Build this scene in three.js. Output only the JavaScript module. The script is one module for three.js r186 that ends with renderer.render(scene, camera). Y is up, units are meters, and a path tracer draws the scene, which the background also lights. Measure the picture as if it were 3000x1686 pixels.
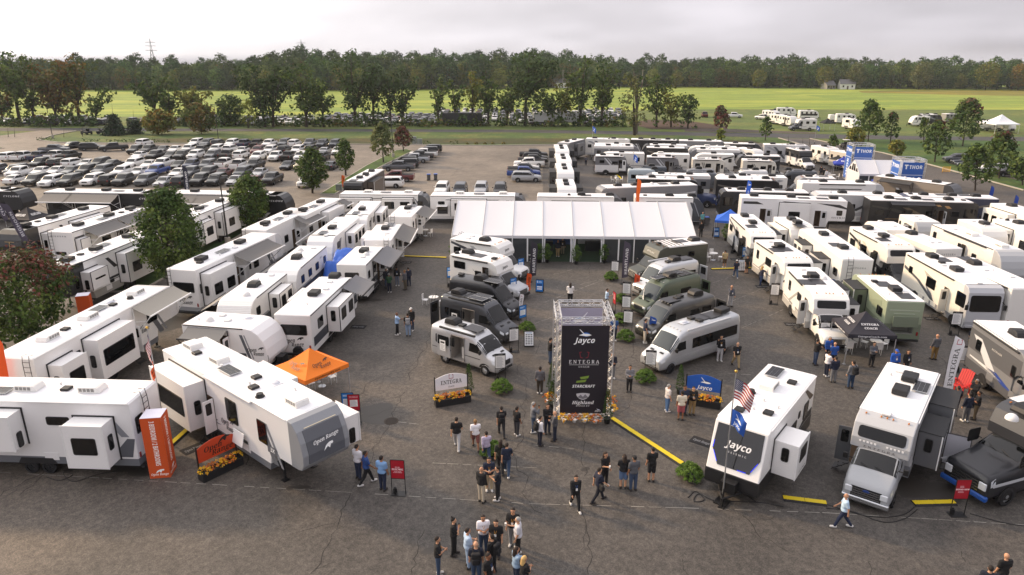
import * as THREE from 'three';
import { mergeGeometries } from 'three/addons/utils/BufferGeometryUtils.js';
import { Brush, Evaluator, SUBTRACTION } from 'three-bvh-csg';
import { RoundedBoxGeometry } from 'three/addons/geometries/RoundedBoxGeometry.js';

// ---------- camera ----------
const scene = new THREE.Scene();
const camera = new THREE.PerspectiveCamera(44.71, 3000 / 1686, 0.5, 4000);
camera.position.set(0, 19.5, 0);
camera.rotation.order = 'YXZ';
camera.rotation.set(-18.2 * Math.PI / 180, 0, 0);

// ---------- sky: bright broken overcast, sun veiled to the left ----------
const SUN_AZ = -62 * Math.PI / 180, SUN_EL = 24 * Math.PI / 180;          // azimuth from the viewing direction, positive to the right
const sunDir = new THREE.Vector3(Math.sin(SUN_AZ) * Math.cos(SUN_EL), Math.sin(SUN_EL), -Math.cos(SUN_AZ) * Math.cos(SUN_EL));
const HT = new Float32Array(65536); { let q = 12345; for (let i = 0; i < 65536; i++) { q = (Math.imul(q, 1664525) + 1013904223) >>> 0; HT[i] = q / 4294967296; } }
const hash2 = (x, y) => HT[(Math.imul(x | 0, 73) + Math.imul(y | 0, 19349) + 7) & 65535];
function vnoise(x, y, p) {                                                   // value noise, period p in x and y
  const xi = Math.floor(x), yi = Math.floor(y), fx = x - xi, fy = y - yi, sx = fx * fx * (3 - 2 * fx), sy = fy * fy * (3 - 2 * fy);
  const x0 = ((xi % p) + p) % p, y0 = ((yi % p) + p) % p, x1 = x0 + 1 === p ? 0 : x0 + 1, y1 = y0 + 1 === p ? 0 : y0 + 1;
  const a = HT[(x0 * 73 + y0 * 19349) & 65535], b = HT[(x1 * 73 + y0 * 19349) & 65535], c = HT[(x0 * 73 + y1 * 19349) & 65535], d = HT[(x1 * 73 + y1 * 19349) & 65535];
  return (a + (b - a) * sx) * (1 - sy) + (c + (d - c) * sx) * sy;
}
function fbm(x, y, p, n) { let s = 0, a = .5, t = 0; for (let i = 0; i < n; i++) { s += a * vnoise(x + i * 17.3, y + i * 9.1, p); t += a; a *= .5; x *= 2; y *= 2; p *= 2; } return s / t; }
{
  const w = 1024, h = 512, d = new Float32Array(w * h * 4), v = new THREE.Vector3();
  for (let j = 0; j < h; j++) for (let i = 0; i < w; i++) {
    const el = ((j + .5) / h - .5) * Math.PI, th = ((i + .5) / w - .5) * 2 * Math.PI;
    v.set(Math.cos(th) * Math.cos(el), Math.sin(el), Math.sin(th) * Math.cos(el));
    const c = v.dot(sunDir), up = Math.max(0, v.y), k = 1 / (Math.max(v.y, 0) + .12);
    const cl = fbm(v.x * k * .55 + 40, v.z * k * .55 + 40, 256, 5) - .5, fine = fbm(v.x * k * 2.2 + 7, v.z * k * 2.2 + 3, 256, 4) - .5;
    const glow = Math.exp(-(1 - c) * 3.6), core = Math.exp(-(1 - c) * 22);
    let l = .5 + .3 * Math.pow(up, .7) + 1.35 * glow + 1.8 * core + cl * (.5 + .25 * up) + fine * .16;
    l = Math.max(.3, l);
    const warm = Math.min(1, glow * 1.1), o = (j * w + i) * 4;
    d[o] = l * (1 + .05 * warm); d[o + 1] = l * (.955 + .045 * warm); d[o + 2] = l * (1.025 - .12 * warm); d[o + 3] = 1;
  }
  const t = new THREE.DataTexture(d, w, h, THREE.RGBAFormat, THREE.FloatType);
  t.mapping = THREE.EquirectangularReflectionMapping; t.magFilter = t.minFilter = THREE.LinearFilter; t.needsUpdate = true;
  scene.background = t; scene.environment = t;
}
const sun = new THREE.DirectionalLight(0xffd9aa, 3.3);
sun.position.copy(sunDir).multiplyScalar(260).add(new THREE.Vector3(0, 0, -90)); sun.target.position.set(0, 0, -90);
sun.castShadow = true; sun.shadow.radius = 9; sun.shadow.mapSize.set(4096, 4096);
Object.assign(sun.shadow.camera, { left: -170, right: 170, top: 130, bottom: -130, near: 10, far: 560 });
scene.add(sun, sun.target);
scene.fog = new THREE.FogExp2(0xdfe3ea, .00013);
const renderer = new THREE.WebGLRenderer({ antialias: true });
renderer.toneMapping = THREE.LinearToneMapping;
renderer.toneMappingExposure = 1.12;
renderer.shadowMap.enabled = true;

// ---------- helpers ----------
const R = (d) => d * Math.PI / 180;
function rng(s) { let a = s >>> 0; return () => { a = (a + 0x6D2B79F5) | 0; let t = Math.imul(a ^ (a >>> 15), 1 | a); t = (t + Math.imul(t ^ (t >>> 7), 61 | t)) ^ t; return ((t ^ (t >>> 14)) >>> 0) / 4294967296; }; }
const taken = {};
function numbered(n) { const k = taken[n] = (taken[n] ?? -1) + 1; return k ? n + '_' + String(k).padStart(3, '0') : n; }
const mats = {};
function mat(hex, rough = .6, metal = 0, more) {                               // cached plain materials, hex colours are sRGB
  const key = hex + '|' + rough + '|' + metal + (more ? JSON.stringify(more) : '');
  return mats[key] ??= new (more ? THREE.MeshPhysicalMaterial : THREE.MeshStandardMaterial)({ color: new THREE.Color(hex), roughness: rough, metalness: metal, side: THREE.DoubleSide, ...(more || {}) });
}
const paint = (hex) => mat(hex, .45, 0, { clearcoat: .35, clearcoatRoughness: .12 });
const GLASS = mat('#0b0d0f', .05), TYRE = mat('#17171a', .85), BLACK = mat('#121214', .5), CHROME = mat('#c9ccd0', .22, 1), ALU = mat('#d5d8dc', .32, .9), WHITE = mat('#efefee', .45), DARK = mat('#0c0c0d', .8), BLACKCLOTH = mat('#18181b', .9);
function bare(g) { g = g.index ? g.toNonIndexed() : g; for (const k of Object.keys(g.attributes)) if (k !== 'position' && k !== 'normal') g.deleteAttribute(k); return g; }
function merged(gs) { gs = [gs].flat(3).filter(Boolean); return gs.length === 1 ? gs[0] : mergeGeometries(gs.map(bare)); }
function obj(name, geos, m, parent) {
  const o = new THREE.Mesh(merged(geos), m); o.name = parent ? name : numbered(name); o.castShadow = o.receiveShadow = true; (parent || scene).add(o); return o;
}
function thing(name, label, category, x = 0, z = 0, turn = 0, group, y = 0) {
  const o = new THREE.Group(); o.name = numbered(name); o.position.set(x, y, z); o.rotation.y = turn; o.userData = { label, category }; if (group) o.userData.group = group; scene.add(o); return o;
}
function copy(o, label, x, z, turn = 0, group) { const c = o.clone(); c.name = numbered(o.name.replace(/_\d\d\d$/, '')); c.position.set(x, o.position.y, z); c.rotation.y = turn; c.userData = { ...o.userData, label }; if (group) c.userData.group = group; scene.add(c); return c; }
function tag(o, label, category, group) { o.userData = { ...o.userData, label, category, ...(group ? { group } : {}) }; return o; }
const geoCache = {};
const cached = (k, f) => geoCache[k] ??= f();
const at = (g, x, y, z, ry = 0, rx = 0, rz = 0) => g.clone().applyMatrix4(new THREE.Matrix4().makeRotationFromEuler(new THREE.Euler(rx, ry, rz, 'YXZ')).setPosition(x, y, z));
function box(w, h, d, x = 0, y = 0, z = 0) { return new THREE.BoxGeometry(w, h, d).translate(x, y, z); }
function rbox(w, h, d, x = 0, y = 0, z = 0, r = .03, s = 1) { return new RoundedBoxGeometry(w, h, d, s, Math.min(r, w / 2.01, h / 2.01, d / 2.01)).translate(x, y, z); }
function cyl(r0, r1, h, x = 0, y = 0, z = 0, n = 12) { return new THREE.CylinderGeometry(r0, r1, h, n).translate(x, y, z); }
function bar(a, b, r, n = 6) {                                                // round bar from a to b
  const A = new THREE.Vector3(...a), B = new THREE.Vector3(...b), l = A.distanceTo(B), g = new THREE.CylinderGeometry(r, r, l, n);
  g.applyQuaternion(new THREE.Quaternion().setFromUnitVectors(new THREE.Vector3(0, 1, 0), B.clone().sub(A).normalize()));
  return g.translate((a[0] + b[0]) / 2, (a[1] + b[1]) / 2, (a[2] + b[2]) / 2);
}
function tube(pts, r, n = 6, seg) { return new THREE.TubeGeometry(new THREE.CatmullRomCurve3(pts.map((p) => new THREE.Vector3(...p))), seg || pts.length * 4, r, n); }
function shapeOf(pts) { return new THREE.Shape(pts.map((p) => new THREE.Vector2(p[0], p[1]))); }
function ext(pts, z0, z1, bev = 0) {                                           // polygon in x,y pushed from z0 to z1
  const g = new THREE.ExtrudeGeometry(shapeOf(pts), bev ? { depth: z1 - z0 - 2 * bev, bevelEnabled: true, bevelSize: bev, bevelThickness: bev, bevelOffset: -bev, bevelSegments: 2 } : { depth: z1 - z0, bevelEnabled: false });
  return g.translate(0, 0, z0 + bev);
}
function rrect(x0, x1, y0, y1, r) {                                            // rounded rectangle outline
  r = Math.min(r, (x1 - x0) / 2.01, (y1 - y0) / 2.01); const p = [];
  for (const [cx, cy, a] of [[x1 - r, y1 - r, 0], [x0 + r, y1 - r, 90], [x0 + r, y0 + r, 180], [x1 - r, y0 + r, 270]]) for (let k = 0; k <= 2; k++) p.push([cx + r * Math.cos(R(a + k * 45)), cy + r * Math.sin(R(a + k * 45))]);
  return p;
}
function sheetXZ(pts, y, uvScale = 1) {                                        // flat polygon on the ground, uv in metres
  const g = new THREE.ShapeGeometry(shapeOf(pts.map(([x, z]) => [x, -z]))); g.rotateX(-Math.PI / 2).translate(0, y, 0);
  const p = g.attributes.position, uv = new Float32Array(p.count * 2); for (let i = 0; i < p.count; i++) { uv[2 * i] = p.getX(i) * uvScale; uv[2 * i + 1] = -p.getZ(i) * uvScale; } g.setAttribute('uv', new THREE.BufferAttribute(uv, 2)); return g;
}
const csg = new Evaluator(); csg.useGroups = false; csg.attributes = ['position', 'normal', 'uv'];
function carve(p, x, y, z, w, h, d, lining = '#6a5745', s = 1, axis = 'z') {       // cut a real recess into the shell and line it; x, y, z is the middle of its mouth, s the side it opens to
  const [bw, bd] = axis === 'z' ? [w, d * 2] : [d * 2, w], cut = new Brush(new THREE.BoxGeometry(bw, h, bd)); cut.position.set(x, y, z); cut.updateMatrixWorld(); const cb = new THREE.Box3().setFromCenterAndSize(cut.position, new THREE.Vector3(bw, h, bd));
  for (const m of [...p.children]) { if (!['body', 'lower_panel', 'flank_panel', 'graphic_stripe', 'rocker_trim', 'belt_moulding'].includes(m.name)) continue; const g = m.geometry; g.computeBoundingBox(); if (!g.boundingBox.intersectsBox(cb)) continue; if (!g.attributes.uv) g.setAttribute('uv', new THREE.BufferAttribute(new Float32Array(g.attributes.position.count * 2), 2)); const b = new Brush(g.clone()); b.updateMatrixWorld(); m.geometry = csg.evaluate(b, cut, SUBTRACTION).geometry; }
  const t = .012, g = [box(w, h, t, 0, 0, -d + t), box(t, h, d, -w / 2 + t, 0, -d / 2), box(t, h, d, w / 2 - t, 0, -d / 2), box(w, t, d, 0, h / 2 - t, -d / 2), box(w, t, d, 0, -h / 2 + t, -d / 2)].map((q) => at(q, x, y, z, axis === 'z' ? (s > 0 ? 0 : Math.PI) : -Math.PI / 2)); obj('interior', g, mat(lining, .75), p);
}
function dataTex(n, f, srgb = true) {                                          // f(u, v) -> [r, g, b] 0..255
  const d = new Uint8Array(n * n * 4);
  for (let j = 0; j < n; j++) for (let i = 0; i < n; i++) { const c = f(i / n, j / n), o = (j * n + i) * 4; d[o] = c[0]; d[o + 1] = c[1]; d[o + 2] = c[2]; d[o + 3] = 255; }
  const t = new THREE.DataTexture(d, n, n); t.wrapS = t.wrapT = THREE.RepeatWrapping; t.magFilter = THREE.LinearFilter; t.minFilter = THREE.LinearMipmapLinearFilter; t.generateMipmaps = true; if (srgb) t.colorSpace = THREE.SRGBColorSpace; t.needsUpdate = true; return t;
}
function canvasMat(w, h, draw, rough = .5, alpha = false, more = {}) {
  const c = document.createElement('canvas'); c.width = w; c.height = h; const x = c.getContext('2d'); if (alpha) x.clearRect(0, 0, w, h); draw(x, w, h);
  const t = new THREE.CanvasTexture(c); t.colorSpace = THREE.SRGBColorSpace; t.anisotropy = 4;
  return new THREE.MeshStandardMaterial({ map: t, roughness: rough, side: THREE.DoubleSide, ...(alpha ? { transparent: true, alphaTest: .35 } : {}), ...more });
}
function plane(w, h, x, y, z, ry = 0, rx = 0, rz = 0) { return at(new THREE.PlaneGeometry(w, h), x, y, z, ry, rx, rz); }
// ---------- ground, roads, field ----------
function structure(name, geo, m, label) { const o = new THREE.Mesh(geo, m); o.name = numbered(name); o.receiveShadow = o.castShadow = true; o.userData = { kind: 'structure', label, category: name.split('_').pop() }; scene.add(o); return o; }
const mix = (a, b, t) => a.map((v, i) => v + (b[i] - v) * t), clamp01 = (v) => Math.min(1, Math.max(0, v));
const rA = rng(5);
const asphaltTex = dataTex(2048, (u, v) => {
  const big = fbm(u * 5, v * 5, 5, 5), mid = fbm(u * 37, v * 37, 37, 4), gr = hash2(u * 2048, v * 2048), sp = fbm(u * 400, v * 400, 400, 2);
  let k = .86 + (big - .5) * .26 + (mid - .5) * .16 + (gr - .5) * .4 + (sp - .5) * .34;
  const st = clamp01((fbm(u * 14 + 3, v * 14 + 8, 14, 4) - .64) * 9); k *= 1 - .16 * st;
  const w = clamp01((big - .45) * 3);
  return mix([91, 86, 81], [96, 88, 80], w).map((c) => Math.max(30, Math.min(190, c * k)));
});
asphaltTex.repeat.set(1 / 62, 1 / 62);
const sunlitSandTex = dataTex(1024, (u, v) => { const k = .9 + (fbm(u * 6, v * 6, 6, 5) - .5) * .35 + (hash2(u * 1024, v * 1024) - .5) * .3 + (fbm(u * 60, v * 60, 60, 3) - .5) * .2; return [128 * k, 119 * k, 108 * k]; }); sunlitSandTex.repeat.set(1 / 50, 1 / 50);
const asphaltBump = dataTex(512, (u, v) => { const a = fbm(u * 128, v * 128, 128, 3) * 255; return [a, a, a]; }, false); asphaltBump.repeat.set(1 / 4, 1 / 4);
const ASPHALT = new THREE.MeshStandardMaterial({ map: asphaltTex, roughness: .72, bumpMap: asphaltBump, bumpScale: .008 });
const grassTex = dataTex(1024, (u, v) => {
  const a = fbm(u * 9, v * 9, 9, 5), b = fbm(u * 90, v * 90, 90, 3), c = hash2(u * 1024, v * 1024);
  const g = mix([64, 88, 30], [104, 104, 46], clamp01((a - .44) * 2.4)); const k = .72 + b * .5 + (c - .5) * .3; return g.map((q) => q * k);
});
grassTex.repeat.set(1 / 45, 1 / 45);
const GRASS = new THREE.MeshStandardMaterial({ map: grassTex, roughness: .95 });
const meadowTex = dataTex(1024, (u, v) => {
  const a = fbm(u * 6, v * 22, 22, 5), b = fbm(u * 60, v * 120, 120, 3), c = hash2(u * 1024, v * 1024);
  const g = mix([80, 98, 36], [112, 114, 48], clamp01((a - .38) * 2)); const k = .78 + b * .4 + (c - .5) * .2; return g.map((q) => q * k);
});
meadowTex.repeat.set(1 / 90, 1 / 90);
const MEADOW = new THREE.MeshStandardMaterial({ map: meadowTex, roughness: .95 });
const cropTex = dataTex(1024, (u, v) => {
  const a = fbm(u * 4, v * 26, 26, 5), b = fbm(u * 30, v * 160, 160, 3), row = .5 + .5 * Math.sin(v * Math.PI * 2 * 120);
  const g = mix([112, 134, 42], [156, 162, 56], clamp01((a - .36) * 2.1)); const k = .78 + b * .34 + row * .06; return g.map((q) => Math.min(255, q * k));
});
cropTex.repeat.set(1 / 160, 1 / 160);
const CROP = new THREE.MeshStandardMaterial({ map: cropTex, roughness: .95 });  // lighter crop colour, partly sun beyond the cloud shade painted in
const ROADMAT = new THREE.MeshStandardMaterial({ map: asphaltTex, roughness: .8, color: 0xccd6e6 });
structure('ground', sheetXZ([[-1500, 90], [1500, 90], [1500, -1900], [-1500, -1900]], -.04), GRASS, 'mown grass verge around the paved show lot');
structure('meadow', sheetXZ([[-420, -206], [-40, -206], [50, -199], [150, -188], [420, -180], [420, -276], [90, -288], [-60, -262], [-160, -246], [-420, -240]], -.032), MEADOW, 'grassy parking meadow behind the row of trees');
structure('crop_field', sheetXZ([[-700, -240], [-160, -246], [-60, -262], [90, -288], [250, -270], [420, -262], [700, -262], [700, -580], [-700, -580]], -.036), CROP, 'bright yellow green crop field in front of the woods');
structure('stubble_field', sheetXZ([[205, -425], [262, -392], [330, -372], [700, -350], [700, -440], [420, -448], [262, -462], [215, -450]], -.03), new THREE.MeshStandardMaterial({ map: cropTex, roughness: .95, color: 0xe8c48c }), 'ripe tan strip of the crop field');
structure('county_road', sheetXZ([[-420, -210], [-150, -209.5], [-49, -205.2], [0, -203.7], [47, -196.6], [82, -191.5], [113, -185], [420, -176], [420, -166.5], [125, -175.2], [76, -181], [45, -188], [0, -196], [-47, -198.4], [-130, -200], [-420, -200]], -.02), ROADMAT, 'grey two lane road beyond the grass verge');
structure('show_lot', sheetXZ([[-300, 80], [300, 80], [300, -100], [78.6, -107], [79.6, -135], [79.4, -152], [77, -163], [75, -180], [68, -181.5], [68, -168], [50, -167.5], [16, -167.5], [-6, -165], [-40, -167.8], [-90, -169.2], [-110, -171.6], [-117, -176], [-121, -187], [-122, -201], [-133, -201], [-135, -186], [-146, -180], [-300, -176]], 0), ASPHALT, 'worn grey asphalt of the show lot');
structure('car_park', sheetXZ([[-300, -82], [-62, -92], [-40, -94], [-29.4, -94], [-27, -91.5], [-12, -90.5], [4.2, -91], [4.8, -108], [5.6, -128], [7, -146], [13, -165.6], [-6, -164.8], [-40, -167.6], [-90, -169], [-110, -171.4], [-117, -176], [-121, -187], [-122, -201], [-133, -201], [-135, -186], [-146, -180], [-300, -176]], .0035), new THREE.MeshStandardMaterial({ map: sunlitSandTex, roughness: .8, bumpMap: asphaltBump, bumpScale: .006 }), 'older sandy asphalt of the car park with sunlit paleness painted in');  // sandy paving tone plus sunshine on the far lot, put into the colour
structure('dirt_patch', sheetXZ([[40, -205.5], [52, -204], [62, -205], [64, -213], [58, -232], [46, -238], [36, -225]], -.024), new THREE.MeshStandardMaterial({ map: asphaltTex, roughness: .95, color: 0xcfa37c }), 'bare brown earth beside the road');
structure('gravel_drive', sheetXZ([[48, -198.5], [82, -192.3], [84, -196], [64, -205], [50, -206]], -.016), new THREE.MeshStandardMaterial({ map: asphaltTex, roughness: .95, color: 0xf2e6d6 }), 'pale gravel pull-in beside the road');
// brown banks of the verge, islands and kerbs
structure('verge_bank', sheetXZ([[-95, -171], [-20, -169], [18, -169], [60, -169.5], [60, -176], [10, -181], [-90, -181]], -.028), new THREE.MeshStandardMaterial({ map: grassTex, roughness: .95, color: 0xd8b088 }), 'dry brown bank above the lot kerb');
const LAWN = new THREE.MeshStandardMaterial({ map: grassTex, roughness: .95, color: 0xd8f0b8 });
function island(pts, label) {                                               // raised lawn with a concrete kerb round it
  structure('grass_island', sheetXZ(pts, .12), LAWN, label);
  const gs = []; pts.forEach((a, i) => { const b = pts[(i + 1) % pts.length], l = Math.hypot(b[0] - a[0], b[1] - a[1]); gs.push(at(box(l + .12, .13, .15), (a[0] + b[0]) / 2, .066, (a[1] + b[1]) / 2, Math.atan2(-(b[1] - a[1]), b[0] - a[0]))); });
  structure('kerb', merged(gs), CONC, label.replace('lawn', 'kerb round the lawn'));
}
const CONC = mat('#a9a39a', .85);
island([[-28.8, -104], [-26.6, -104], [-24.6, -133], [-21.8, -155], [-23.5, -157.9], [-25.6, -156], [-27.6, -133]], 'narrow lawn strip with a lamp and two young trees');
island([[-36, -58], [-32.6, -58], [-31.6, -73], [-31, -90], [-34, -90], [-35.2, -73]], 'lawn strip under trees between two trailer rows');
island([[-134, -161], [-118, -162.4], [-115, -160.2], [-118, -157.6], [-140, -154], [-160, -160]], 'lawn tip at the entrance drive');
structure('grass_lawn', sheetXZ([[79.2, -106.8], [300, -99.8], [300, -166], [125, -174], [80, -179.5], [78, -163], [80.2, -152], [80.4, -135]], .06), LAWN, 'lawn along the drive with young maples');
{
  const line = (pts, label) => { const gs = []; for (let i = 0; i + 1 < pts.length; i++) { const a = pts[i], b = pts[i + 1], l = Math.hypot(b[0] - a[0], b[1] - a[1]); gs.push(at(box(l + .08, .15, .3), (a[0] + b[0]) / 2, .075, (a[1] + b[1]) / 2, Math.atan2(-(b[1] - a[1]), b[0] - a[0]))); } structure('kerb', merged(gs), CONC, label); };
  line([[300, -100.3], [79, -107.2], [80, -135], [79.8, -152], [77.4, -163], [75.4, -180]], 'pale concrete kerb along the lawn with maples');
  line([[68, -181.3], [68.2, -168.2], [50, -167.7], [16, -167.7], [-6, -165.2], [-40, -168], [-90, -169.4], [-110, -171.8], [-117.2, -176.2], [-121.2, -187], [-122.2, -200]], 'concrete kerb between the lot and the brown bank');
  structure('parking_pocket', sheetXZ([[84.6, -114], [97, -116], [97, -137], [84.6, -137]], .068), ASPHALT, 'small car park on the lawn by the maples');
}
// cracks, tar seams, faded lines, puddle marks lie on the asphalt
const lotMarks = [];
function ribbon(pts, w, y) {                                                  // flat strip along pts with varying width
  const v = [], idx = []; pts.forEach((p, i) => { const a = pts[Math.max(0, i - 1)], b = pts[Math.min(pts.length - 1, i + 1)], dx = b[0] - a[0], dz = b[1] - a[1], l = Math.hypot(dx, dz) || 1, k = (typeof w === 'function' ? w(i) : w) / 2; v.push(p[0] - dz / l * k, y, p[1] + dx / l * k, p[0] + dz / l * k, y, p[1] - dx / l * k); if (i) idx.push(2 * i - 2, 2 * i, 2 * i - 1, 2 * i - 1, 2 * i, 2 * i + 1); });
  const g = new THREE.BufferGeometry(); g.setAttribute('position', new THREE.Float32BufferAttribute(v, 3)); g.setIndex(idx); g.computeVertexNormals(); const n = g.attributes.normal; for (let i = 0; i < n.count; i++) n.setXYZ(i, 0, 1, 0); return g;
}
function wander(a, b, step, amp, r) { const l = Math.hypot(b[0] - a[0], b[1] - a[1]), n = Math.max(2, Math.round(l / step)), out = []; let off = 0; for (let i = 0; i <= n; i++) { const t = i / n; off = off * .7 + (r() - .5) * amp; const e = Math.sin(Math.PI * t) ** .3 * off, nx = -(b[1] - a[1]) / l, nz = (b[0] - a[0]) / l; out.push([a[0] + (b[0] - a[0]) * t + nx * e, a[1] + (b[1] - a[1]) * t + nz * e]); } return out; }
const CRACKS = [[[4.09,-34.79],[3.86,-33.15],[3.7,-31.87],[3.55,-30.68],[3.53,-29.66]],[[3.04,-22.79],[3.18,-24.54],[3.26,-25.9],[3.21,-27.37]],[[1.36,-26.73],[0.86,-27.29],[0.6,-28.68],[0.56,-29.96],[0.22,-30.86],[0.26,-32.31],[0.61,-33.21],[0.63,-34.43],[0.8,-36.17],[0.67,-37.26],[1.0,-38.57]],[[0.91,-37.19],[0.88,-38.88],[1.02,-40.54],[0.39,-41.77],[0.88,-43.26],[1.73,-44.85],[1.87,-47.66]],[[-6.59,-38.74],[-6.82,-36.78],[-6.85,-34.71],[-7.07,-32.82],[-7.38,-29.41],[-7.59,-27.87],[-7.66,-26.64]],[[-5.78,-51.05],[-6.05,-47.66],[-6.36,-44.65],[-6.33,-43.07],[-6.5,-40.37]],[[-7.66,-26.64],[-7.75,-24.54],[-8.05,-22.79]],[[8.55,-43.07],[8.15,-44.04],[8.65,-46.11],[8.84,-48.35]],[[6.73,-41.95],[7.47,-43.26],[8.15,-44.04]],[[7.24,-38.4],[6.92,-36.89],[6.26,-36.17]],[[-3.79,-25.58],[-3.92,-24.03],[-3.96,-22.79]],[[33.98,-54.49],[34.53,-52.72],[33.27,-48.4]],[[29.26,-43.94],[28.86,-40.46],[28.78,-37.17],[28.74,-36.0]],[[-14.72,-32.93],[-14.27,-31.89],[-13.46,-31.15],[-12.99,-30.56]],[[-8.7,-40.53],[-9.17,-39.42],[-9.42,-34.88],[-9.54,-32.4]],[[-23.94,-28.03],[-23.63,-28.99],[-23.22,-30.16]],[[-23.11,-28.17],[-23.04,-29.3],[-22.84,-30.4]],[[7.76,-68.67],[7.45,-62.98]],[[4.96,-58.75],[5.37,-56.21]],[[1.6,-137.2],[-1.02,-111.89]],[[-8.73,-137.2],[-10.51,-121.15]],[[1.56,-160.29],[-9.21,-125.57]],[[6.98,-23.73],[7.0,-22.79]],[[10.33,-26.59],[10.62,-25.05],[11.45,-24.19]],[[14.51,-23.55],[14.2,-22.79]],[[18.68,-24.19],[18.47,-23.55]]];
const LINES = [[[-25.51,-30.04],[-19.98,-29.51],[-8.06,-28.38],[0.78,-27.45],[7.78,-27.14],[14.0,-26.79],[18.23,-26.37],[22.61,-25.9]],[[1.74,-50.41],[3.17,-51.7]],[[1.69,-50.39],[3.43,-52.07]],[[2.59,-62.06],[5.89,-64.91]],[[2.73,-55.3],[9.21,-62.43]],[[6.17,-60.14],[8.65,-62.1]],[[18.14,-60.49],[20.99,-63.02]],[[17.41,-49.42],[22.3,-53.74]],[[18.56,-55.64],[22.0,-58.79]],[[-4.03,-30.86],[1.32,-30.4]],[[1.27,-32.56],[3.31,-32.19]],[[-6.41,-35.06],[-5.16,-34.78]],[[13.99,-41.37],[15.7,-41.25]],[[76.33,-146.85],[76.36,-145.83]],[[66.86,-115.95],[71.78,-119.51]]];
const STAINS = [[-18.77,-30.34,1.6,0.7],[19.26,-28.66,2.0,1.5],[-26.58,-50.39,2.4,1.7],[-7.87,-36.02,1.7,1.2],[12.25,-27.34,0.42,0.3],[11.88,-27.65,0.3,0.16],[12.28,-24.23,0.15,0.12],[-21.95,-30.28,0.35,0.25],[-10.24,-28.72,0.55,0.28],[9.49,-29.79,0.8,0.45],[-11.86,-56.06,0.9,0.6],[27.27,-46.56,0.9,0.5],[30.75,-42.39,1.6,0.7],[19.83,-46.76,0.4,0.3],[9.31,-41.68,0.7,0.4],[7.7,-33.41,0.3,0.16],[3.67,-30.3,0.3,0.2],[16.48,-30.59,0.9,0.4],[-3.42,-24.23,0.4,0.3],[-4.56,-29.96,0.3,0.5]];

{
  const r = rng(11), dark = [], white = [], stain = [];
  for (const c of CRACKS) { const p = []; for (let i = 0; i + 1 < c.length; i++) p.push(...wander(c[i], c[i + 1], .35, .32, r)); dark.push(ribbon(p, () => .012 + r() * .03, .006));
    for (const q of p) if (r() < .09) { const a = r() * 6.28, l = .5 + r() * 1.8; dark.push(ribbon(wander(q, [q[0] + Math.cos(a) * l, q[1] + Math.sin(a) * l], .3, .3, r), () => .008 + r() * .014, .007)); } }
  for (const c of LINES) for (let i = 0; i + 1 < c.length; i++) { const n = Math.max(1, Math.round(Math.hypot(c[i + 1][0] - c[i][0], c[i + 1][1] - c[i][1]) / .8)); for (let k = 0; k < n; k++) if (r() < .9) { const f = (t) => [c[i][0] + (c[i + 1][0] - c[i][0]) * t, c[i][1] + (c[i + 1][1] - c[i][1]) * t]; white.push(ribbon([f(k / n), f((k + .55 + r() * .45) / n)], .018 + r() * .02, .0055)); } }
  for (const [x, z, a, b] of STAINS) { const p = []; for (let i = 0; i < 36; i++) { const t = i / 36 * Math.PI * 2, k = .8 + .25 * Math.sin(t * 2 + x) + .12 * Math.sin(t * 5 + z) + (r() - .5) * .1; p.push([x + Math.cos(t) * a * k, z + Math.sin(t) * b * k]); } stain.push(sheetXZ(p, .0045)); }
  structure('asphalt_cracks', merged(dark), mat('#2a2725', .95), 'dark cracks wandering across the asphalt').userData.kind = 'stuff';
  structure('lane_lines', merged(white), mat('#9c9890', .9), 'faded white paint lines on the asphalt');
  structure('damp_stains', merged(stain), mat('#37332f', .55), 'dark damp stains on the asphalt').userData.kind = 'stuff';
}

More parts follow.
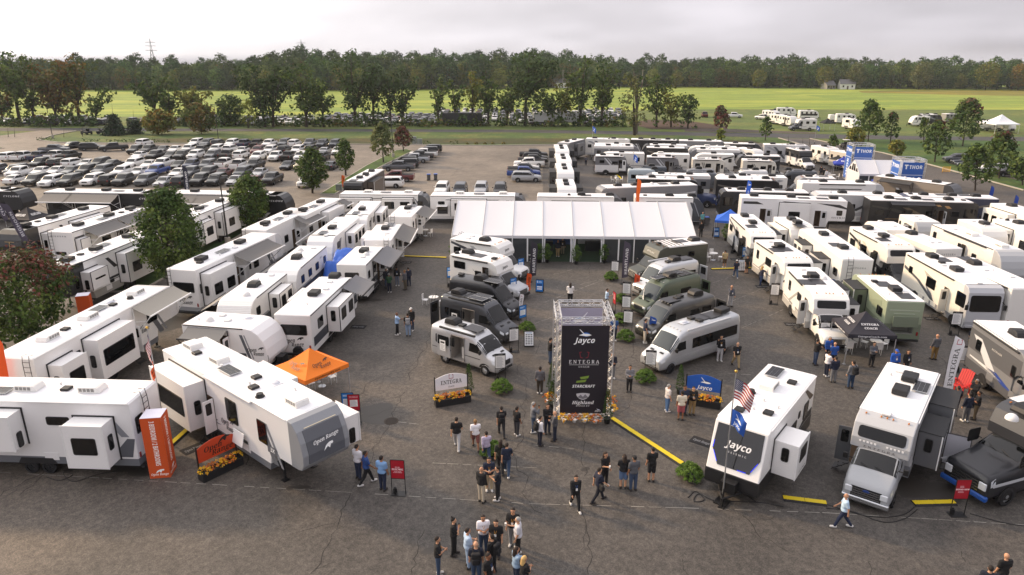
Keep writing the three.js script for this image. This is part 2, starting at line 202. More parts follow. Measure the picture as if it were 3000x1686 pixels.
// ---------- lofted vehicle bodies ----------
const HALF = [[-.86, 0], [-.97, .07], [-1, .24], [-1, .5], [-.985, .66], [-.955, .82], [-.9, .925], [-.8, .975], [-.5, .995], [0, 1]];
const SEC = [...HALF, ...HALF.slice(0, -1).reverse().map(([a, b]) => [-a, b])];
function loft(st, sec = SEC) {                                                // st: [x, yBottom, yTop, halfWidth] from tail to nose
  st = [...st].sort((a, b) => a[0] - b[0]); const n = sec.length, v = [], idx = [];
  for (const [x, b, t, w] of st) for (const [zf, yf] of sec) v.push(x, b + (t - b) * yf, zf * w);
  for (let i = 0; i + 1 < st.length; i++) for (let j = 0; j + 1 < n; j++) { const a = i * n + j, b = a + 1, c = a + n, d = c + 1; idx.push(a, b, c, b, d, c); }
  for (let i = 0; i + 1 < st.length; i++) { const a = i * n, b = a + n - 1, c = a + n, d = c + n - 1; idx.push(a, c, b, b, c, d); }
  let g = new THREE.BufferGeometry(); g.setAttribute('position', new THREE.Float32BufferAttribute(v, 3)); g.setIndex(idx); g.computeVertexNormals(); g = bare(g);
  const cap = (i, s) => { const [x, b, t, w] = st[i]; const q = new THREE.ShapeGeometry(shapeOf(sec.map(([zf, yf]) => [zf * w, b + (t - b) * yf]))); q.rotateY(Math.PI / 2 * s).translate(x, 0, 0); return bare(q); };
  g = mergeGeometries([g, cap(0, -1), cap(st.length - 1, 1)]);
  const lerp = (x) => { let i = 0; while (i + 2 < st.length && st[i + 1][0] < x) i++; const a = st[i], b = st[i + 1], t = (x - a[0]) / (b[0] - a[0]); return a.map((q, k) => q + (b[k] - q) * t); };
  const P = (x, t) => { const [, b, tp, w] = lerp(x), f = (t + 1) / 2 * (n - 1), i = Math.min(n - 2, Math.floor(f)), u = f - i; const z = sec[i][0] + (sec[i + 1][0] - sec[i][0]) * u, y = sec[i][1] + (sec[i + 1][1] - sec[i][1]) * u; return new THREE.Vector3(x, b + (tp - b) * y, z * w); };
  const hw = (x, y) => { const [, b, tp, w] = lerp(x), yf = (y - b) / (tp - b); let i = 0; while (i < 8 && HALF[i + 1][1] < yf) i++; const a = HALF[i], c = HALF[i + 1], t = Math.min(1, (yf - a[1]) / (c[1] - a[1])); return -w * (a[0] + (c[0] - a[0]) * t); };
  const patch = (x0, x1, t0, t1, off = .012, nx = 4, nt = 8) => {              // strip of the skin between two x and two section positions
    const pv = [], pi = []; for (let i = 0; i <= nx; i++) for (let j = 0; j <= nt; j++) { const x = x0 + (x1 - x0) * i / nx, t = t0 + (t1 - t0) * j / nt, p = P(x, t), e = P(x + .01, t).sub(p), f = P(x, Math.min(1, t + .01)).sub(p), m = new THREE.Vector3().crossVectors(f, e).normalize(); if (m.y < 0) m.negate(); pv.push(p.x + m.x * off, p.y + m.y * off, p.z + m.z * off); }
    for (let i = 0; i < nx; i++) for (let j = 0; j < nt; j++) { const a = i * (nt + 1) + j; pi.push(a, a + nt + 1, a + 1, a + 1, a + nt + 1, a + nt + 2); }
    const q = new THREE.BufferGeometry(); q.setAttribute('position', new THREE.Float32BufferAttribute(pv, 3)); q.setIndex(pi); q.computeVertexNormals(); return bare(q);
  };
  const side = (pts, sg, off = .012) => { const q = bare(new THREE.ShapeGeometry(shapeOf(pts))), p = q.attributes.position; for (let i = 0; i < p.count; i++) p.setZ(i, sg * (hw(p.getX(i), p.getY(i)) + off)); q.computeVertexNormals(); return q; };
  return { geo: g, P, hw, patch, side };
}
function wheelParts(parent, x, z, r, w, style = 'alu') {
  const s = Math.sign(z) || 1, k = r.toFixed(2) + w;
  const t = new THREE.Mesh(cached('ty' + k, () => new THREE.LatheGeometry([[r * .58, -w / 2], [r * .9, -w / 2], [r * .98, -w * .36], [r, 0], [r * .98, w * .36], [r * .9, w / 2], [r * .58, w / 2]].map((p) => new THREE.Vector2(...p)), 18).rotateX(Math.PI / 2)), TYRE);
  t.name = 'wheel'; t.position.set(x, r, z); parent.add(t);
  const rim = new THREE.Mesh(cached('ri' + k + s + style, () => { const gs = [at(cyl(r * .6, r * .6, w * .3, 0, 0, 0, 16), 0, 0, s * w * .12, 0, Math.PI / 2), at(cyl(r * .2, r * .2, w * .2, 0, 0, 0, 8), 0, 0, s * w * .36, 0, Math.PI / 2)]; for (let i = 0; i < 5; i++) gs.push(at(box(r * .5, r * .15, w * .1), Math.cos(i * 1.2566) * r * .32, Math.sin(i * 1.2566) * r * .32, s * w * .32, 0, 0, i * 1.2566)); return merged(gs); }), style === 'dark' ? mat('#3a3b3e', .4, .6) : style === 'plain' ? mat('#8f9295', .5, .5) : ALU);
  rim.name = 'rim'; t.add(rim);
  return t;
}
// ---------- lettering ----------
const texts = {};
function txt(s, o = {}) {                                                     // printed lettering, alpha cut
  const k = s + JSON.stringify(o); const h = o.h || 64, w = o.w || 256;
  return texts[k] ??= canvasMat(w, h, (x) => {
    if (o.bg) { x.fillStyle = o.bg; x.fillRect(0, 0, w, h); }
    x.fillStyle = o.c || '#222'; x.textAlign = 'center'; x.textBaseline = 'middle'; const lines = s.split('\n');
    lines.forEach((l, i) => { const fs = (o.fs || .8) * h / lines.length; x.font = (o.font || 'bold') + ' ' + fs + 'px ' + (o.fam || 'sans-serif'); const m = x.measureText(l).width; x.save(); x.translate(w / 2, h * (i + .5) / lines.length); if (o.sp) { const ch = [...l], tw = ch.reduce((a, q) => a + x.measureText(q).width, 0) + o.sp * fs * (ch.length - 1); let p = -tw / 2, kx = Math.min(1, w * .96 / tw); x.scale(kx, 1); x.textAlign = 'left'; for (const q of ch) { x.fillText(q, p, 0); p += x.measureText(q).width + o.sp * fs; } } else { x.scale(Math.min(1, w * .96 / m), 1); x.fillText(l, 0, 0); } x.restore(); });
    o.draw?.(x, w, h);
  }, .5, !o.bg);
}
function horse(x, w, h, c) {                                                  // galloping head and mane emblem
  x.save(); x.strokeStyle = c; x.fillStyle = c; x.lineCap = 'round';
  for (let i = 0; i < 6; i++) { x.lineWidth = h * (.07 - i * .007); x.beginPath(); x.moveTo(w * (.92 - i * .05), h * (.18 + i * .03)); x.quadraticCurveTo(w * (.6 - i * .03), h * (.1 + i * .1), w * (.3 - i * .04), h * (.5 + i * .09)); x.stroke(); }
  x.beginPath(); x.moveTo(w * .95, h * .12); x.lineTo(w * .99, h * .36); x.lineTo(w * .86, h * .52); x.lineTo(w * .78, h * .42); x.lineTo(w * .62, h * .9); x.lineTo(w * .48, h * .6); x.lineTo(w * .72, h * .2); x.fill(); x.restore();
}
const openRange = (c) => txt('Open', { c, w: 256, h: 128, font: 'italic', fam: 'serif', key: 'or', fs: .001, draw: (x, w, h) => { x.fillStyle = c; x.font = 'italic bold 70px serif'; x.textAlign = 'left'; x.save(); x.transform(1, -.1, 0, 1, 0, 0); x.fillText('Open', 6, 66, 130); x.fillText('Range', 84, 122, 150); x.restore(); x.save(); x.translate(150, 2); x.scale(.36, .4); horse(x, w, h, c); x.restore(); } });
function bird(x, cx, cy, s, blue = '#2f6fc4', white = '#ffffff') {             // flying bird emblem over an oval
  x.save(); x.translate(cx, cy); x.scale(s, s); x.fillStyle = blue; x.beginPath(); x.ellipse(.12, .12, .5, .26, .05, 0, 7); x.fill(); x.strokeStyle = white; x.fillStyle = white; x.lineCap = 'round';
  for (let i = 0; i < 6; i++) { x.lineWidth = .075; x.beginPath(); x.moveTo(.1 + i * .03, .14 + i * .02); x.quadraticCurveTo(-.3 + i * .02, -.05 + i * .03, -.62 + i * .1, -.52 + i * .1); x.stroke(); }
  x.beginPath(); x.moveTo(-.75, .22); x.quadraticCurveTo(-.1, -.08, .5, .06); x.lineTo(.82, .2); x.quadraticCurveTo(.3, .42, -.1, .3); x.lineTo(-.75, .22); x.fill(); x.restore();
}
const jayco = (c) => txt('Jayco', { c, font: 'italic bold', w: 256, h: 96 });
// ---------- recreational vehicles ----------
const AC_B = mat('#1b1b1d', .55), AC_W = mat('#e9e8e4', .5), ROOF = mat('#eeeef0', .5), TRIM = mat('#1d1d20', .6), SOLAR = mat('#23252b', .25, .2), FRAME = mat('#17181a', .5), AWN = mat('#6d6b69', .8), VENT = mat('#dedede', .55), RED = mat('#8c1414', .4), AMBER = mat('#b86a18', .4);
function clip(pts, ax, c, keepAbove) {                                        // cut a polygon along x = c or y = c
  const out = [], s = keepAbove ? 1 : -1; pts.forEach((a, i) => { const b = pts[(i + 1) % pts.length], da = (a[ax] - c) * s, db = (b[ax] - c) * s; if (da >= 0) out.push(a); if (da * db < 0) { const t = da / (da - db); out.push([a[0] + (b[0] - a[0]) * t, a[1] + (b[1] - a[1]) * t]); } }); return out;
}
function profileOf(kind, l, H, front) {
  if (kind === 'fifth') return [[-l, .62], [-l, H - .06], [-l + .1, H], [l - 1.15, H], [l - .75, H - .07], [l - .38, H - .4], [l - .14, H - .9], [l, H - 1.5], [l - .04, 2.0], [l - .22, 1.74], [l - .5, 1.66], [l - 2.75, 1.62], [l - 3.05, .62]];
  if (kind === 'classa') return [[-l, .5], [-l, H - .1], [-l + .12, H], [l - .75, H], [l - .32, H - .13], [l - .1, H - .45], [l, 1.5], [l + .02, .95], [l - .12, .42]];
  if (kind === 'classc') return [[-l, .5], [-l, H - .1], [-l + .12, H], [l - 2.95, H], [l - 2.4, H - .08], [l - 2.02, H - .3], [l - 1.77, H - .95], [l - 1.8, 2.06], [l - 2.9, 1.98], [l - 3.1, 1.7], [l - 3.1, .5]];
  if (kind === 'superc') return [[-l, .6], [-l, H - .1], [-l + .12, H], [l - 3.7, H], [l - 3.2, H - .1], [l - 2.85, H - .32], [l - 2.6, H - .97], [l - 2.65, 2.4], [l - 3.2, 2.3], [l - 3.5, 2], [l - 3.5, .6]];
  if (front === 'slope') return [[-l, .5], [-l, H - .06], [-l + .1, H], [l - 1.0, H], [l - .72, H - .1], [l - .1, 1.5], [l, 1.2], [l, .55], [l - .1, .45]];
  return [[-l, .5], [-l, H - .06], [-l + .1, H], [l - 1.55, H], [l - 1.05, H - .09], [l - .62, H - .36], [l - .3, H - .8], [l - .1, H - 1.35], [l, H - 1.95], [l - .08, 1.0], [l - .4, .5]];
}
function windowOn(parent, side, x0, x1, y0, y1, zf, r = .09) {                  // side: R L (z faces), B F (x faces)
  const w = x1 - x0, h = y1 - y0, k = 'w' + w.toFixed(2) + h.toFixed(2);
  const f = new THREE.Mesh(cached(k + 'f', () => ext(rrect(-w / 2, w / 2, -h / 2, h / 2, r), 0, .03, .006)), FRAME); f.name = 'window';
  const p = new THREE.Mesh(cached(k + 'p', () => ext(rrect(-w / 2 + .045, w / 2 - .045, -h / 2 + .045, h / 2 - .045, r * .7), .02, .036)), GLASS); p.name = 'pane'; f.add(p);
  const cx = (x0 + x1) / 2, cy = (y0 + y1) / 2;
  if (side === 'R') f.position.set(cx, cy, zf - .005); else if (side === 'L') { f.position.set(cx, cy, -zf + .005); f.rotation.y = Math.PI; } else if (side === 'B') { f.position.set(-zf + .005, cy, cx); f.rotation.y = -Math.PI / 2; } else { f.position.set(zf - .005, cy, cx); f.rotation.y = Math.PI / 2; }
  f.userData.half = 1; parent.add(f); return f;
}
function decal(parent, m, side, x, y, w, h, zf, name = 'lettering', rot = 0) {
  const o = new THREE.Mesh(new THREE.PlaneGeometry(w, h).rotateZ(rot), m); o.name = name;
  if (side === 'R') o.position.set(x, y, zf + .012); else if (side === 'L') { o.position.set(x, y, -zf - .012); o.rotation.y = Math.PI; } else if (side === 'B') { o.position.set(-zf - .012, y, x); o.rotation.y = -Math.PI / 2; } else { o.position.set(zf + .012, y, x); o.rotation.y = Math.PI / 2; }
  parent.add(o); return o;
}
function stripe(parent, side, pts, m, W, name = 'graphic_stripe') {              // flat vinyl on a flank, pts in x,y
  for (const s of side === 'B' ? [1, -1] : [side === 'R' ? 1 : -1]) obj(name, ext(pts, -.004, .004).translate(0, 0, s * (W / 2 + .004)), m, parent);
}
const acGeo = () => cached('ac', () => merged([ext([[-.5, 0], [-.46, .24], [-.36, .32], [.2, .36], [.42, .26], [.52, .1], [.52, 0]], -.36, .36, .05), box(.9, .04, .8, 0, .02, 0)]));
const acBox = () => cached('acb', () => merged([rbox(.95, .3, .72, 0, .17, 0, .06, 2)]));
const acWhite = () => cached('acw', () => merged([ext([[-.62, 0], [-.62, .1], [-.5, .26], [-.38, .3], [.42, .3], [.5, .24], [.5, 0]], -.36, .36, .03)]));
const acGrille = () => cached('acg', () => { const gs = []; for (let i = 0; i < 4; i++) gs.push(box(.15, .16, .012, -.27 + i * .2, .16, .365), box(.15, .16, .012, -.27 + i * .2, .16, -.365)); return merged(gs); });
function roofThing(p, t, x, z, H) {
  const put = (name, g, m, y = H + .015) => { const o = new THREE.Mesh(g, m); o.name = name; o.position.set(x, y, z); p.add(o); return o; };
  if (t === 'a') put('air_conditioner', acGeo(), AC_B);
  else if (t === 'b') put('air_conditioner', acBox(), AC_B);
  else if (t === 'w') { const o = put('air_conditioner', acWhite(), AC_W), gq = new THREE.Mesh(acGrille(), mat('#8b8a86', .7)); gq.name = 'grille'; o.add(gq); }
  else if (t === 'v') { const o = put('roof_vent', cached('rv', () => rbox(.4, .1, .4, 0, .05, 0, .03)), VENT); }
  else if (t === 'k') put('roof_vent', cached('rk', () => merged([rbox(.44, .13, .44, 0, .065, 0, .04, 2)])), AC_B);
  else if (t === 's') { const o = put('solar_panel', cached('so', () => rbox(1.35, .035, .7, 0, .09, 0, .01)), mat('#b9bbbd', .4, .6)); const c = new THREE.Mesh(cached('soc', () => { const gs = []; for (let i = 0; i < 6; i++) for (let j = 0; j < 3; j++) gs.push(box(.205, .006, .205, -.54 + i * .216, .111, -.216 + j * .216)); return merged(gs); }), SOLAR); c.name = 'solar_cells'; o.add(c); }
  else if (t === 'S') put('solar_panel', cached('soS', () => merged([rbox(1.3, .02, 1.0, 0, .03, 0, .01)])), mat('#303136', .35));
  else if (t === 'd') put('antenna_dome', cached('do', () => merged([cyl(.16, .2, .16, 0, .1, 0, 14), cyl(.23, .23, .03, 0, .015, 0, 14)])), AC_B);
  else if (t === 'D') put('antenna_dome', cached('dD', () => new THREE.SphereGeometry(.28, 14, 7, 0, 7, 0, 1.57)), VENT);
  else if (t === 'y') put('skylight', cached('sk', () => merged([rbox(.75, .02, .55, 0, .01, 0, .01), new THREE.SphereGeometry(.3, 12, 6, 0, 7, 0, 1.57).scale(1, .4, .7)])), mat('#cfd2da', .25));
  else if (t === 'p') put('vent_pipe', cached('pi', () => merged([cyl(.05, .05, .12, 0, .06, 0, 8), cyl(.09, .09, .03, 0, .13, 0, 8)])), VENT);
}
function tread(parent, x, z, s, yTop) {                                        // entry steps under a door
  const g = []; const n = 3; for (let i = 0; i < n; i++) g.push(box(.62, .03, .24, x, yTop - .18 - i * .2, s * (z + .16 + i * .22))); for (const q of [-.31, .31]) g.push(bar([x + q, yTop - .08, s * z], [x + q, yTop - .18 - 2 * .2 - .1, s * (z + .3 + 2 * .22)], .02));
  obj('entry_steps', g, BLACK, parent);
}
function doorOn(p, s, x, y0, zf, open, m, h = 1.85) {
  if (open) carve(p, x, y0 + h / 2, s * (zf + .006), .64, h - .02, .95, '#6a5745', s);
  const piv = new THREE.Group(); piv.name = 'door'; piv.position.set(x + .33, y0, s * (zf + .02)); piv.rotation.y = s * R(open); p.add(piv);
  const d = new THREE.Mesh(cached('door' + h, () => rbox(.64, h - .02, .045, -.33, h / 2, 0, .02)), m); d.name = 'door_leaf'; piv.add(d);
  const w = new THREE.Mesh(cached('doorw' + h, () => merged([ext(rrect(-.5, -.16, h * .55, h * .9, .06), -.03, .03)])), GLASS); w.name = 'window'; piv.add(w);
}
function awning(p, s, x0, x1, y, zf, out, drop, m = AWN, armM = WHITE) {
  out *= .72; const w = x1 - x0, n = 6, v = [], ix = [];
  for (let i = 0; i <= n; i++) for (const xx of [x0, x1]) { const t = i / n; v.push(xx, y - drop * t - .06 * Math.sin(Math.PI * t), s * (zf + out * t)); } for (let i = 0; i < n; i++) { const a = i * 2; ix.push(a, a + 1, a + 2, a + 1, a + 3, a + 2); }
  const g = new THREE.BufferGeometry(); g.setAttribute('position', new THREE.Float32BufferAttribute(v, 3)); g.setIndex(ix); g.computeVertexNormals();
  const a = obj('awning', g, m, p); obj('roller', [bar([x0 - .05, y - drop, s * (zf + out)], [x1 + .05, y - drop, s * (zf + out)], .06, 8)], armM, a);
  for (const xx of [x0 - .02, x1 + .02]) obj('awning_arm', [bar([xx, y - drop, s * (zf + out)], [xx, Math.max(.9, y - 1.9), s * (zf + .05)], .03), bar([xx, y - 1.0, s * (zf + .03)], [xx, y - drop - .35, s * (zf + out * .7)], .022), bar([xx, y - .1, s * (zf + .04)], [xx, Math.max(.8, y - 2), s * (zf + .04)], .04, 4)], armM, a);
}
function ladder(p, z, l, H) { const g = []; for (const q of [-.2, .2]) g.push(tube([[-l - .1, .9, z + q], [-l - .12, H - .1, z + q], [-l - .02, H + .22, z + q], [-l + .25, H + .12, z + q]], .018, 5, 10)); for (let y = 1.1; y < H; y += .3) g.push(bar([-l - .11, y, z - .2], [-l - .11, y, z + .2], .016, 5)); obj('ladder', g, TRIM, p); }
const KINDNAME = { trailer: ['travel_trailer', 'travel trailer'], fifth: ['fifth_wheel_trailer', 'camper trailer'], classa: ['bus_motorhome', 'motorhome'], classc: ['cabover_motorhome', 'motorhome'], superc: ['truck_motorhome', 'motorhome'] };
function cabNose(p, o, l, paintM) {                                            // van or truck front under the cab-over
  const big = o.kind === 'superc', hh = o.hood || (big ? 1.75 : 1.22), wb = big ? 1.2 : o.cabW || 1.0, n0 = big ? 2.6 : 0, top = big ? 2.5 : 2.15, back = big ? -3.9 : -2.9, yb = big ? .5 : .38;
  const xs = big ? [[0, .75], [-.1, .9], [-1.6, 1], [-1.9, 1.08]] : [[0, .72], [-.1, .88], [-.75, 1], [-1.0, 1.07]];
  const st = xs.map(([x, f], i) => [l + x, yb, hh * f, wb * [.84, .93, .99, 1][i]]); const xc = xs[3][0], xt = xc - .78;
  st.push([l + xt, yb, top - .08, wb * .97], [l + xt - .25, yb, top, wb * .95], [l + back, yb, top, wb * .97]);
  const L = loft(st), c = obj('cab', L.geo, paintM, p);
  obj('windshield', L.patch(l + xt + .03, l + xc - .02, -.36, .36, .012), GLASS, c);
  for (const s of [1, -1]) {
    obj('side_window', L.side([[l + xc - .42, hh + .12], [l + xt + .02, top - .16], [l + xt - .6, top - .16], [l + xt - .62, hh + .08]], s), GLASS, c);
    obj('headlight', L.side([[l - .12, hh * .62], [l - .13, hh * .78], [l - .42, hh * .84], [l - .4, hh * .68]], s, .014), mat('#d9dde2', .12, .1), c); obj('headlight', rbox(.1, hh * .2, wb * .3, l - .0, hh * .6, s * wb * .7, .04), mat('#d9dde2', .12, .1), c);
    obj('mirror', [rbox(.1, .3, .22, l + xc - .25, hh + .32, s * (wb + .22), .03), bar([l + xc - .3, hh + .25, s * wb * .9], [l + xc - .25, hh + .3, s * (wb + .15)], .025)], BLACK, c);
    wheelParts(p, l - (big ? 1.25 : .95), s * (wb - .1), big ? .5 : .4, .26);
    obj('wheel_arch', [ext([...Array(9)].map((_, i) => [l - (big ? 1.25 : .95) + Math.cos(i * Math.PI / 8) * (big ? .62 : .5), .35 + Math.sin(i * Math.PI / 8) * (big ? .68 : .55)]), s > 0 ? wb - .02 : -wb - .012, s > 0 ? wb + .012 : -wb + .02)], BLACK, c);
  }
  const bars = []; for (let i = 0; i < 4; i++) bars.push(box(.05, .045, wb * 1.1, l + .005, hh * (.44 + i * .075), 0));
  obj('grille', [box(.04, hh * .34, wb * 1.2, l - .01, hh * .56, 0)], BLACK, c); obj('grille_bar', bars, CHROME, c);
  obj('bumper', [rbox(.22, .26, wb * 1.9, l - .02, hh * .3, 0, .07, 2)], o.bumper || (big ? mat('#1d4f9e', .35) : BLACK), c);
  obj('wiper', [bar([l + xc + .02, hh * 1.09 + .03, -.5], [l + xc - .1, hh * 1.09 + .14, -.05], .012), bar([l + xc + .02, hh * 1.09 + .03, .15], [l + xc - .1, hh * 1.09 + .14, .6], .012)], BLACK, c);
}
function buildRV(o) {
  const { kind, L, H } = o, l = L / 2, W = o.W || 2.5, [nm, cat] = KINDNAME[kind], p = thing(nm, o.label, cat, o.x, o.z, o.a, o.group);
  const bm = paint(o.body || '#eceae6'), pr = profileOf(kind, l, H, o.front), X = (f) => -l + f * L, z = W / 2;
  const bg = ext(pr, -z, z, .05), bp = bg.attributes.position, bu = bg.attributes.uv; for (let i = 0; i < bp.count; i++) bu.setXY(i, bp.getX(i) + bp.getZ(i), bp.getY(i));
  obj('body', bg, bm, p);
  const rx1 = kind === 'fifth' ? l - 1.15 : kind === 'classa' ? l - .75 : kind === 'classc' ? l - 2.95 : kind === 'superc' ? l - 3.7 : o.front === 'slope' ? l - 1 : l - 1.55;
  obj('roof', ext([[-l + .04, H - .03], [-l + .1, H + .012], [rx1, H + .012], [rx1 + .05, H - .03]], -z + .06, z - .06, .01), ROOF, p);
  for (const s of [1, -1]) obj('roof_rail', rbox(rx1 + l - .1, .07, .06, (rx1 - l) / 2 + .02, H - .05, s * (z + .005), .02), o.rail ? mat(o.rail, .5) : WHITE, p);
  const puff = (q) => q.map(([a, b]) => [a + Math.sign(a) * .009, b]);
  if (o.low) obj('lower_panel', ext(puff(clip(pr, 1, o.low[0], false)), -z - .006, z + .006), paint(o.low[1]), p);
  if (o.cap) { const c = obj('front_cap', ext(clip(pr, 0, l - o.cap[0], true).map(([a, b]) => [a + (a > l - o.cap[0] + .01 ? .012 : 0), b + (b > H - .3 ? .012 : 0)]), -z - .012, z + .012, .04), paint(o.cap[1]), p); }
  if (o.mid) obj('flank_panel', ext(puff(clip(clip(clip(pr, 1, o.mid[0], true), 1, Math.min(o.mid[1], H - .08), false), 0, l - (o.mid[3] ?? 1), false)), -z - .005, z + .005), paint(o.mid[2]), p);
  for (const [sd, pts, c] of o.st || []) stripe(p, sd, pts.map(([f, y]) => [X(f), y]), typeof c === 'string' ? mat(c, .45) : c, W + .012);
  // chassis, wheels, running gear
  const yc = kind === 'fifth' || kind === 'superc' ? .5 : .42;
  if (kind === 'trailer' || kind === 'fifth') {
    obj('chassis', [box(L * (kind === 'fifth' ? .72 : .92), .2, W * .7, kind === 'fifth' ? -L * .12 : -.1, yc, 0)], DARK, p);
    const wx = o.wx ?? -L * .1; for (const s of [1, -1]) { for (const q of o.axles === 1 ? [0] : [-.45, .45]) wheelParts(p, wx + q, s * (z - .12), .36, .22, 'dark'); obj('wheel_arch', ext([[wx - 1.0, .6], [wx - .8, .92], [wx + .8, .92], [wx + 1.0, .6]], s > 0 ? z - .3 : -z - .02, s > 0 ? z + .02 : -z + .3), TRIM, p); }
    if (kind === 'fifth') { for (const s of [1, -1]) obj('landing_leg', [box(.1, 1.5, .1, l - 2.6, .85, s * .8), box(.3, .04, .3, l - 2.6, .02, s * .8)], BLACK, p); obj('king_pin', [ext([[l - 1.5, 1.65], [l - 1.0, 1.65], [l - 1.15, 1.25], [l - 1.4, 1.25]], -.25, .25)], BLACK, p); }
    else obj('hitch_frame', [bar([l - .5, .5, -.8], [l + 1.0, .5, 0], .05, 4), bar([l - .5, .5, .8], [l + 1.0, .5, 0], .05, 4), box(.5, .5, .7, l + .18, .78, 0), bar([l + .85, 0, 0], [l + .85, .95, 0], .04), box(.3, .04, .3, l + .85, .02, 0)], BLACK, p);
  } else {
    obj('chassis', [box(L * .85, .25, W * .75, -.2, .42, 0)], DARK, p);
    for (const s of [1, -1]) { wheelParts(p, -l + L * .26, s * (z - .14), kind === 'classc' ? .4 : .5, .3); obj('wheel_arch', ext([...Array(9)].map((_, i) => [-l + L * .26 + Math.cos(i * Math.PI / 8) * .58, .35 + Math.sin(i * Math.PI / 8) * .6]), s > 0 ? z - .1 : -z - .008, s > 0 ? z + .008 : -z + .1), TRIM, p); }
    if (kind === 'classa') {
      for (const s of [1, -1]) { wheelParts(p, l - 1.5, s * (z - .14), .5, .3); obj('wheel_arch', ext([...Array(9)].map((_, i) => [l - 1.5 + Math.cos(i * Math.PI / 8) * .58, .35 + Math.sin(i * Math.PI / 8) * .6]), s > 0 ? z - .1 : -z - .008, s > 0 ? z + .008 : -z + .1), TRIM, p); }
      const ws = new THREE.Mesh(ext(rrect(-1.08, 1.08, -.62, .62, .16), 0, .03, .008), GLASS); ws.name = 'windshield'; ws.rotation.set(-.06, Math.PI / 2, 0, 'YXZ'); ws.position.set(l - .045, 2.35, 0); p.add(ws);
      for (const s of [1, -1]) { obj('side_window', ext(rrect(l - 1.55, l - .35, 1.85, 2.9, .12), s > 0 ? z : -z - .03, s > 0 ? z + .03 : -z), GLASS, p); obj('mirror', [rbox(.12, .4, .22, l + .12, 2.1, s * (z + .12), .04), bar([l - .05, 2.5, s * (z - .05)], [l + .1, 2.3, s * (z + .12)], .025)], BLACK, p); obj('headlight', [rbox(.06, .2, .42, l - .02, 1.0, s * .88, .03)], mat('#d9dde2', .12, .1), p); }
      obj('grille', [rbox(.05, .32, 1.1, l, .95, 0, .03)], BLACK, p); obj('bumper', [rbox(.2, .22, 2.3, l - .06, .56, 0, .06)], o.bumper || mat('#8d9095', .4), p);
    } else cabNose(p, o, l, paint(o.cab || o.body || '#eceae6'));
  }
  if (kind === 'classc' || kind === 'superc') {
    if (o.over !== false) { const fw = obj('cab_over_window', ext(rrect(-1.0, 1.0, -.28, .28, .12), 0, .03, .008), GLASS, p); fw.rotation.set(-.367, Math.PI / 2, 0, 'YXZ'); fw.position.set(l - (kind === 'superc' ? 2.72 : 1.89), H - .63, 0); }
    const ml = []; for (const q of [-.9, -.25, 0, .25, .9]) ml.push(rbox(.14, .05, .07, rx1 + .35, H + .0, q, .02)); obj('marker_light', ml, AMBER, p);
  }
  // rear end
  for (const s of [1, -1]) obj('tail_light', [rbox(.05, .28, .12, -l - .02, kind === 'fifth' ? 1.15 : 1.0, s * (z - .18), .02)], RED, p);
  obj('rear_bumper', [rbox(.16, .16, W * .94, -l - .1, .52, 0, .03)], BLACK, p);
  if (o.ladder !== undefined) ladder(p, o.ladder, l, H);
  for (const [y0, y1, z0, z1] of o.bw || []) windowOn(p, 'B', z0, z1, y0, y1, l);
  // slides
  const busy = { R: [], L: [] };
  for (const [sd, f0, f1, d = .75, wins = 1, top, colr] of o.sl || []) {
    const s = sd === 'R' ? 1 : -1, x0 = X(f0), x1 = X(f1), y0 = o.sy0 ?? (kind === 'fifth' && f1 > .82 ? 1.75 : 1.0), y1 = H - (f1 - f0 < .24 ? .75 : .42), zz = z + d; busy[sd].push([f0 - .01, f1 + .01]);
    const sl = obj('slide_out', rbox(x1 - x0, y1 - y0, d + .05, (x0 + x1) / 2, (y0 + y1) / 2, s * (z + d / 2), .025), colr ? paint(colr) : bm, p);
    obj('slide_trim', [box(x1 - x0 + .16, .07, .03, (x0 + x1) / 2, y1 + .04, s * (z + .02)), box(.07, y1 - y0 + .1, .03, x0 - .045, (y0 + y1) / 2, s * (z + .02)), box(.07, y1 - y0 + .1, .03, x1 + .045, (y0 + y1) / 2, s * (z + .02))], TRIM, sl);
    obj('slide_flange', [rbox(x1 - x0 + .12, .05, .05, (x0 + x1) / 2, y1, s * zz, .01), rbox(.05, y1 - y0, .05, x0 - .03, (y0 + y1) / 2, s * zz, .01), rbox(.05, y1 - y0, .05, x1 + .03, (y0 + y1) / 2, s * zz, .01)], o.rail ? mat(o.rail, .5) : WHITE, sl);
    if (top) obj('slide_topper', [ext([[x0 - .03, y1 + .02], [x0 - .03, y1 + .06], [x1 + .03, y1 + .06], [x1 + .03, y1 + .02]], s > 0 ? z : -zz - .05, s > 0 ? zz + .05 : -z)], typeof top === 'string' ? mat(top, .75) : mat('#27282b', .75), sl);
    const len = x1 - x0; if (Array.isArray(wins)) for (const [a, b, c, d2] of wins) windowOn(sl, sd, x0 + len * a, x0 + len * b, c, d2, zz + .02); const n = Array.isArray(wins) ? 0 : wins; for (let i = 0; i < n; i++) { const ww = Math.min(1.25, len / n * .62), c = x0 + len * (i + .5) / n; windowOn(sl, sd, c - ww / 2, c + ww / 2, Math.max(y0 + .75, 1.75), Math.min(y1 - .25, 2.65), zz + .02); }
    if (d > .6 && y1 - y0 > 1.4) windowOn(sl, 'F', s * (z + d / 2) - .17, s * (z + d / 2) + .17, 1.8, Math.min(y1 - .25, 2.6), x1 + .015), windowOn(sl, 'B', s * (z + d / 2) - .17, s * (z + d / 2) + .17, 1.8, Math.min(y1 - .25, 2.6), -x0 + .015);
  }
  for (const [sd, f0, f1, y0 = 1.85, y1 = 2.6] of o.w || []) windowOn(p, sd, X(f0), X(f1), y0, y1, z + .006);
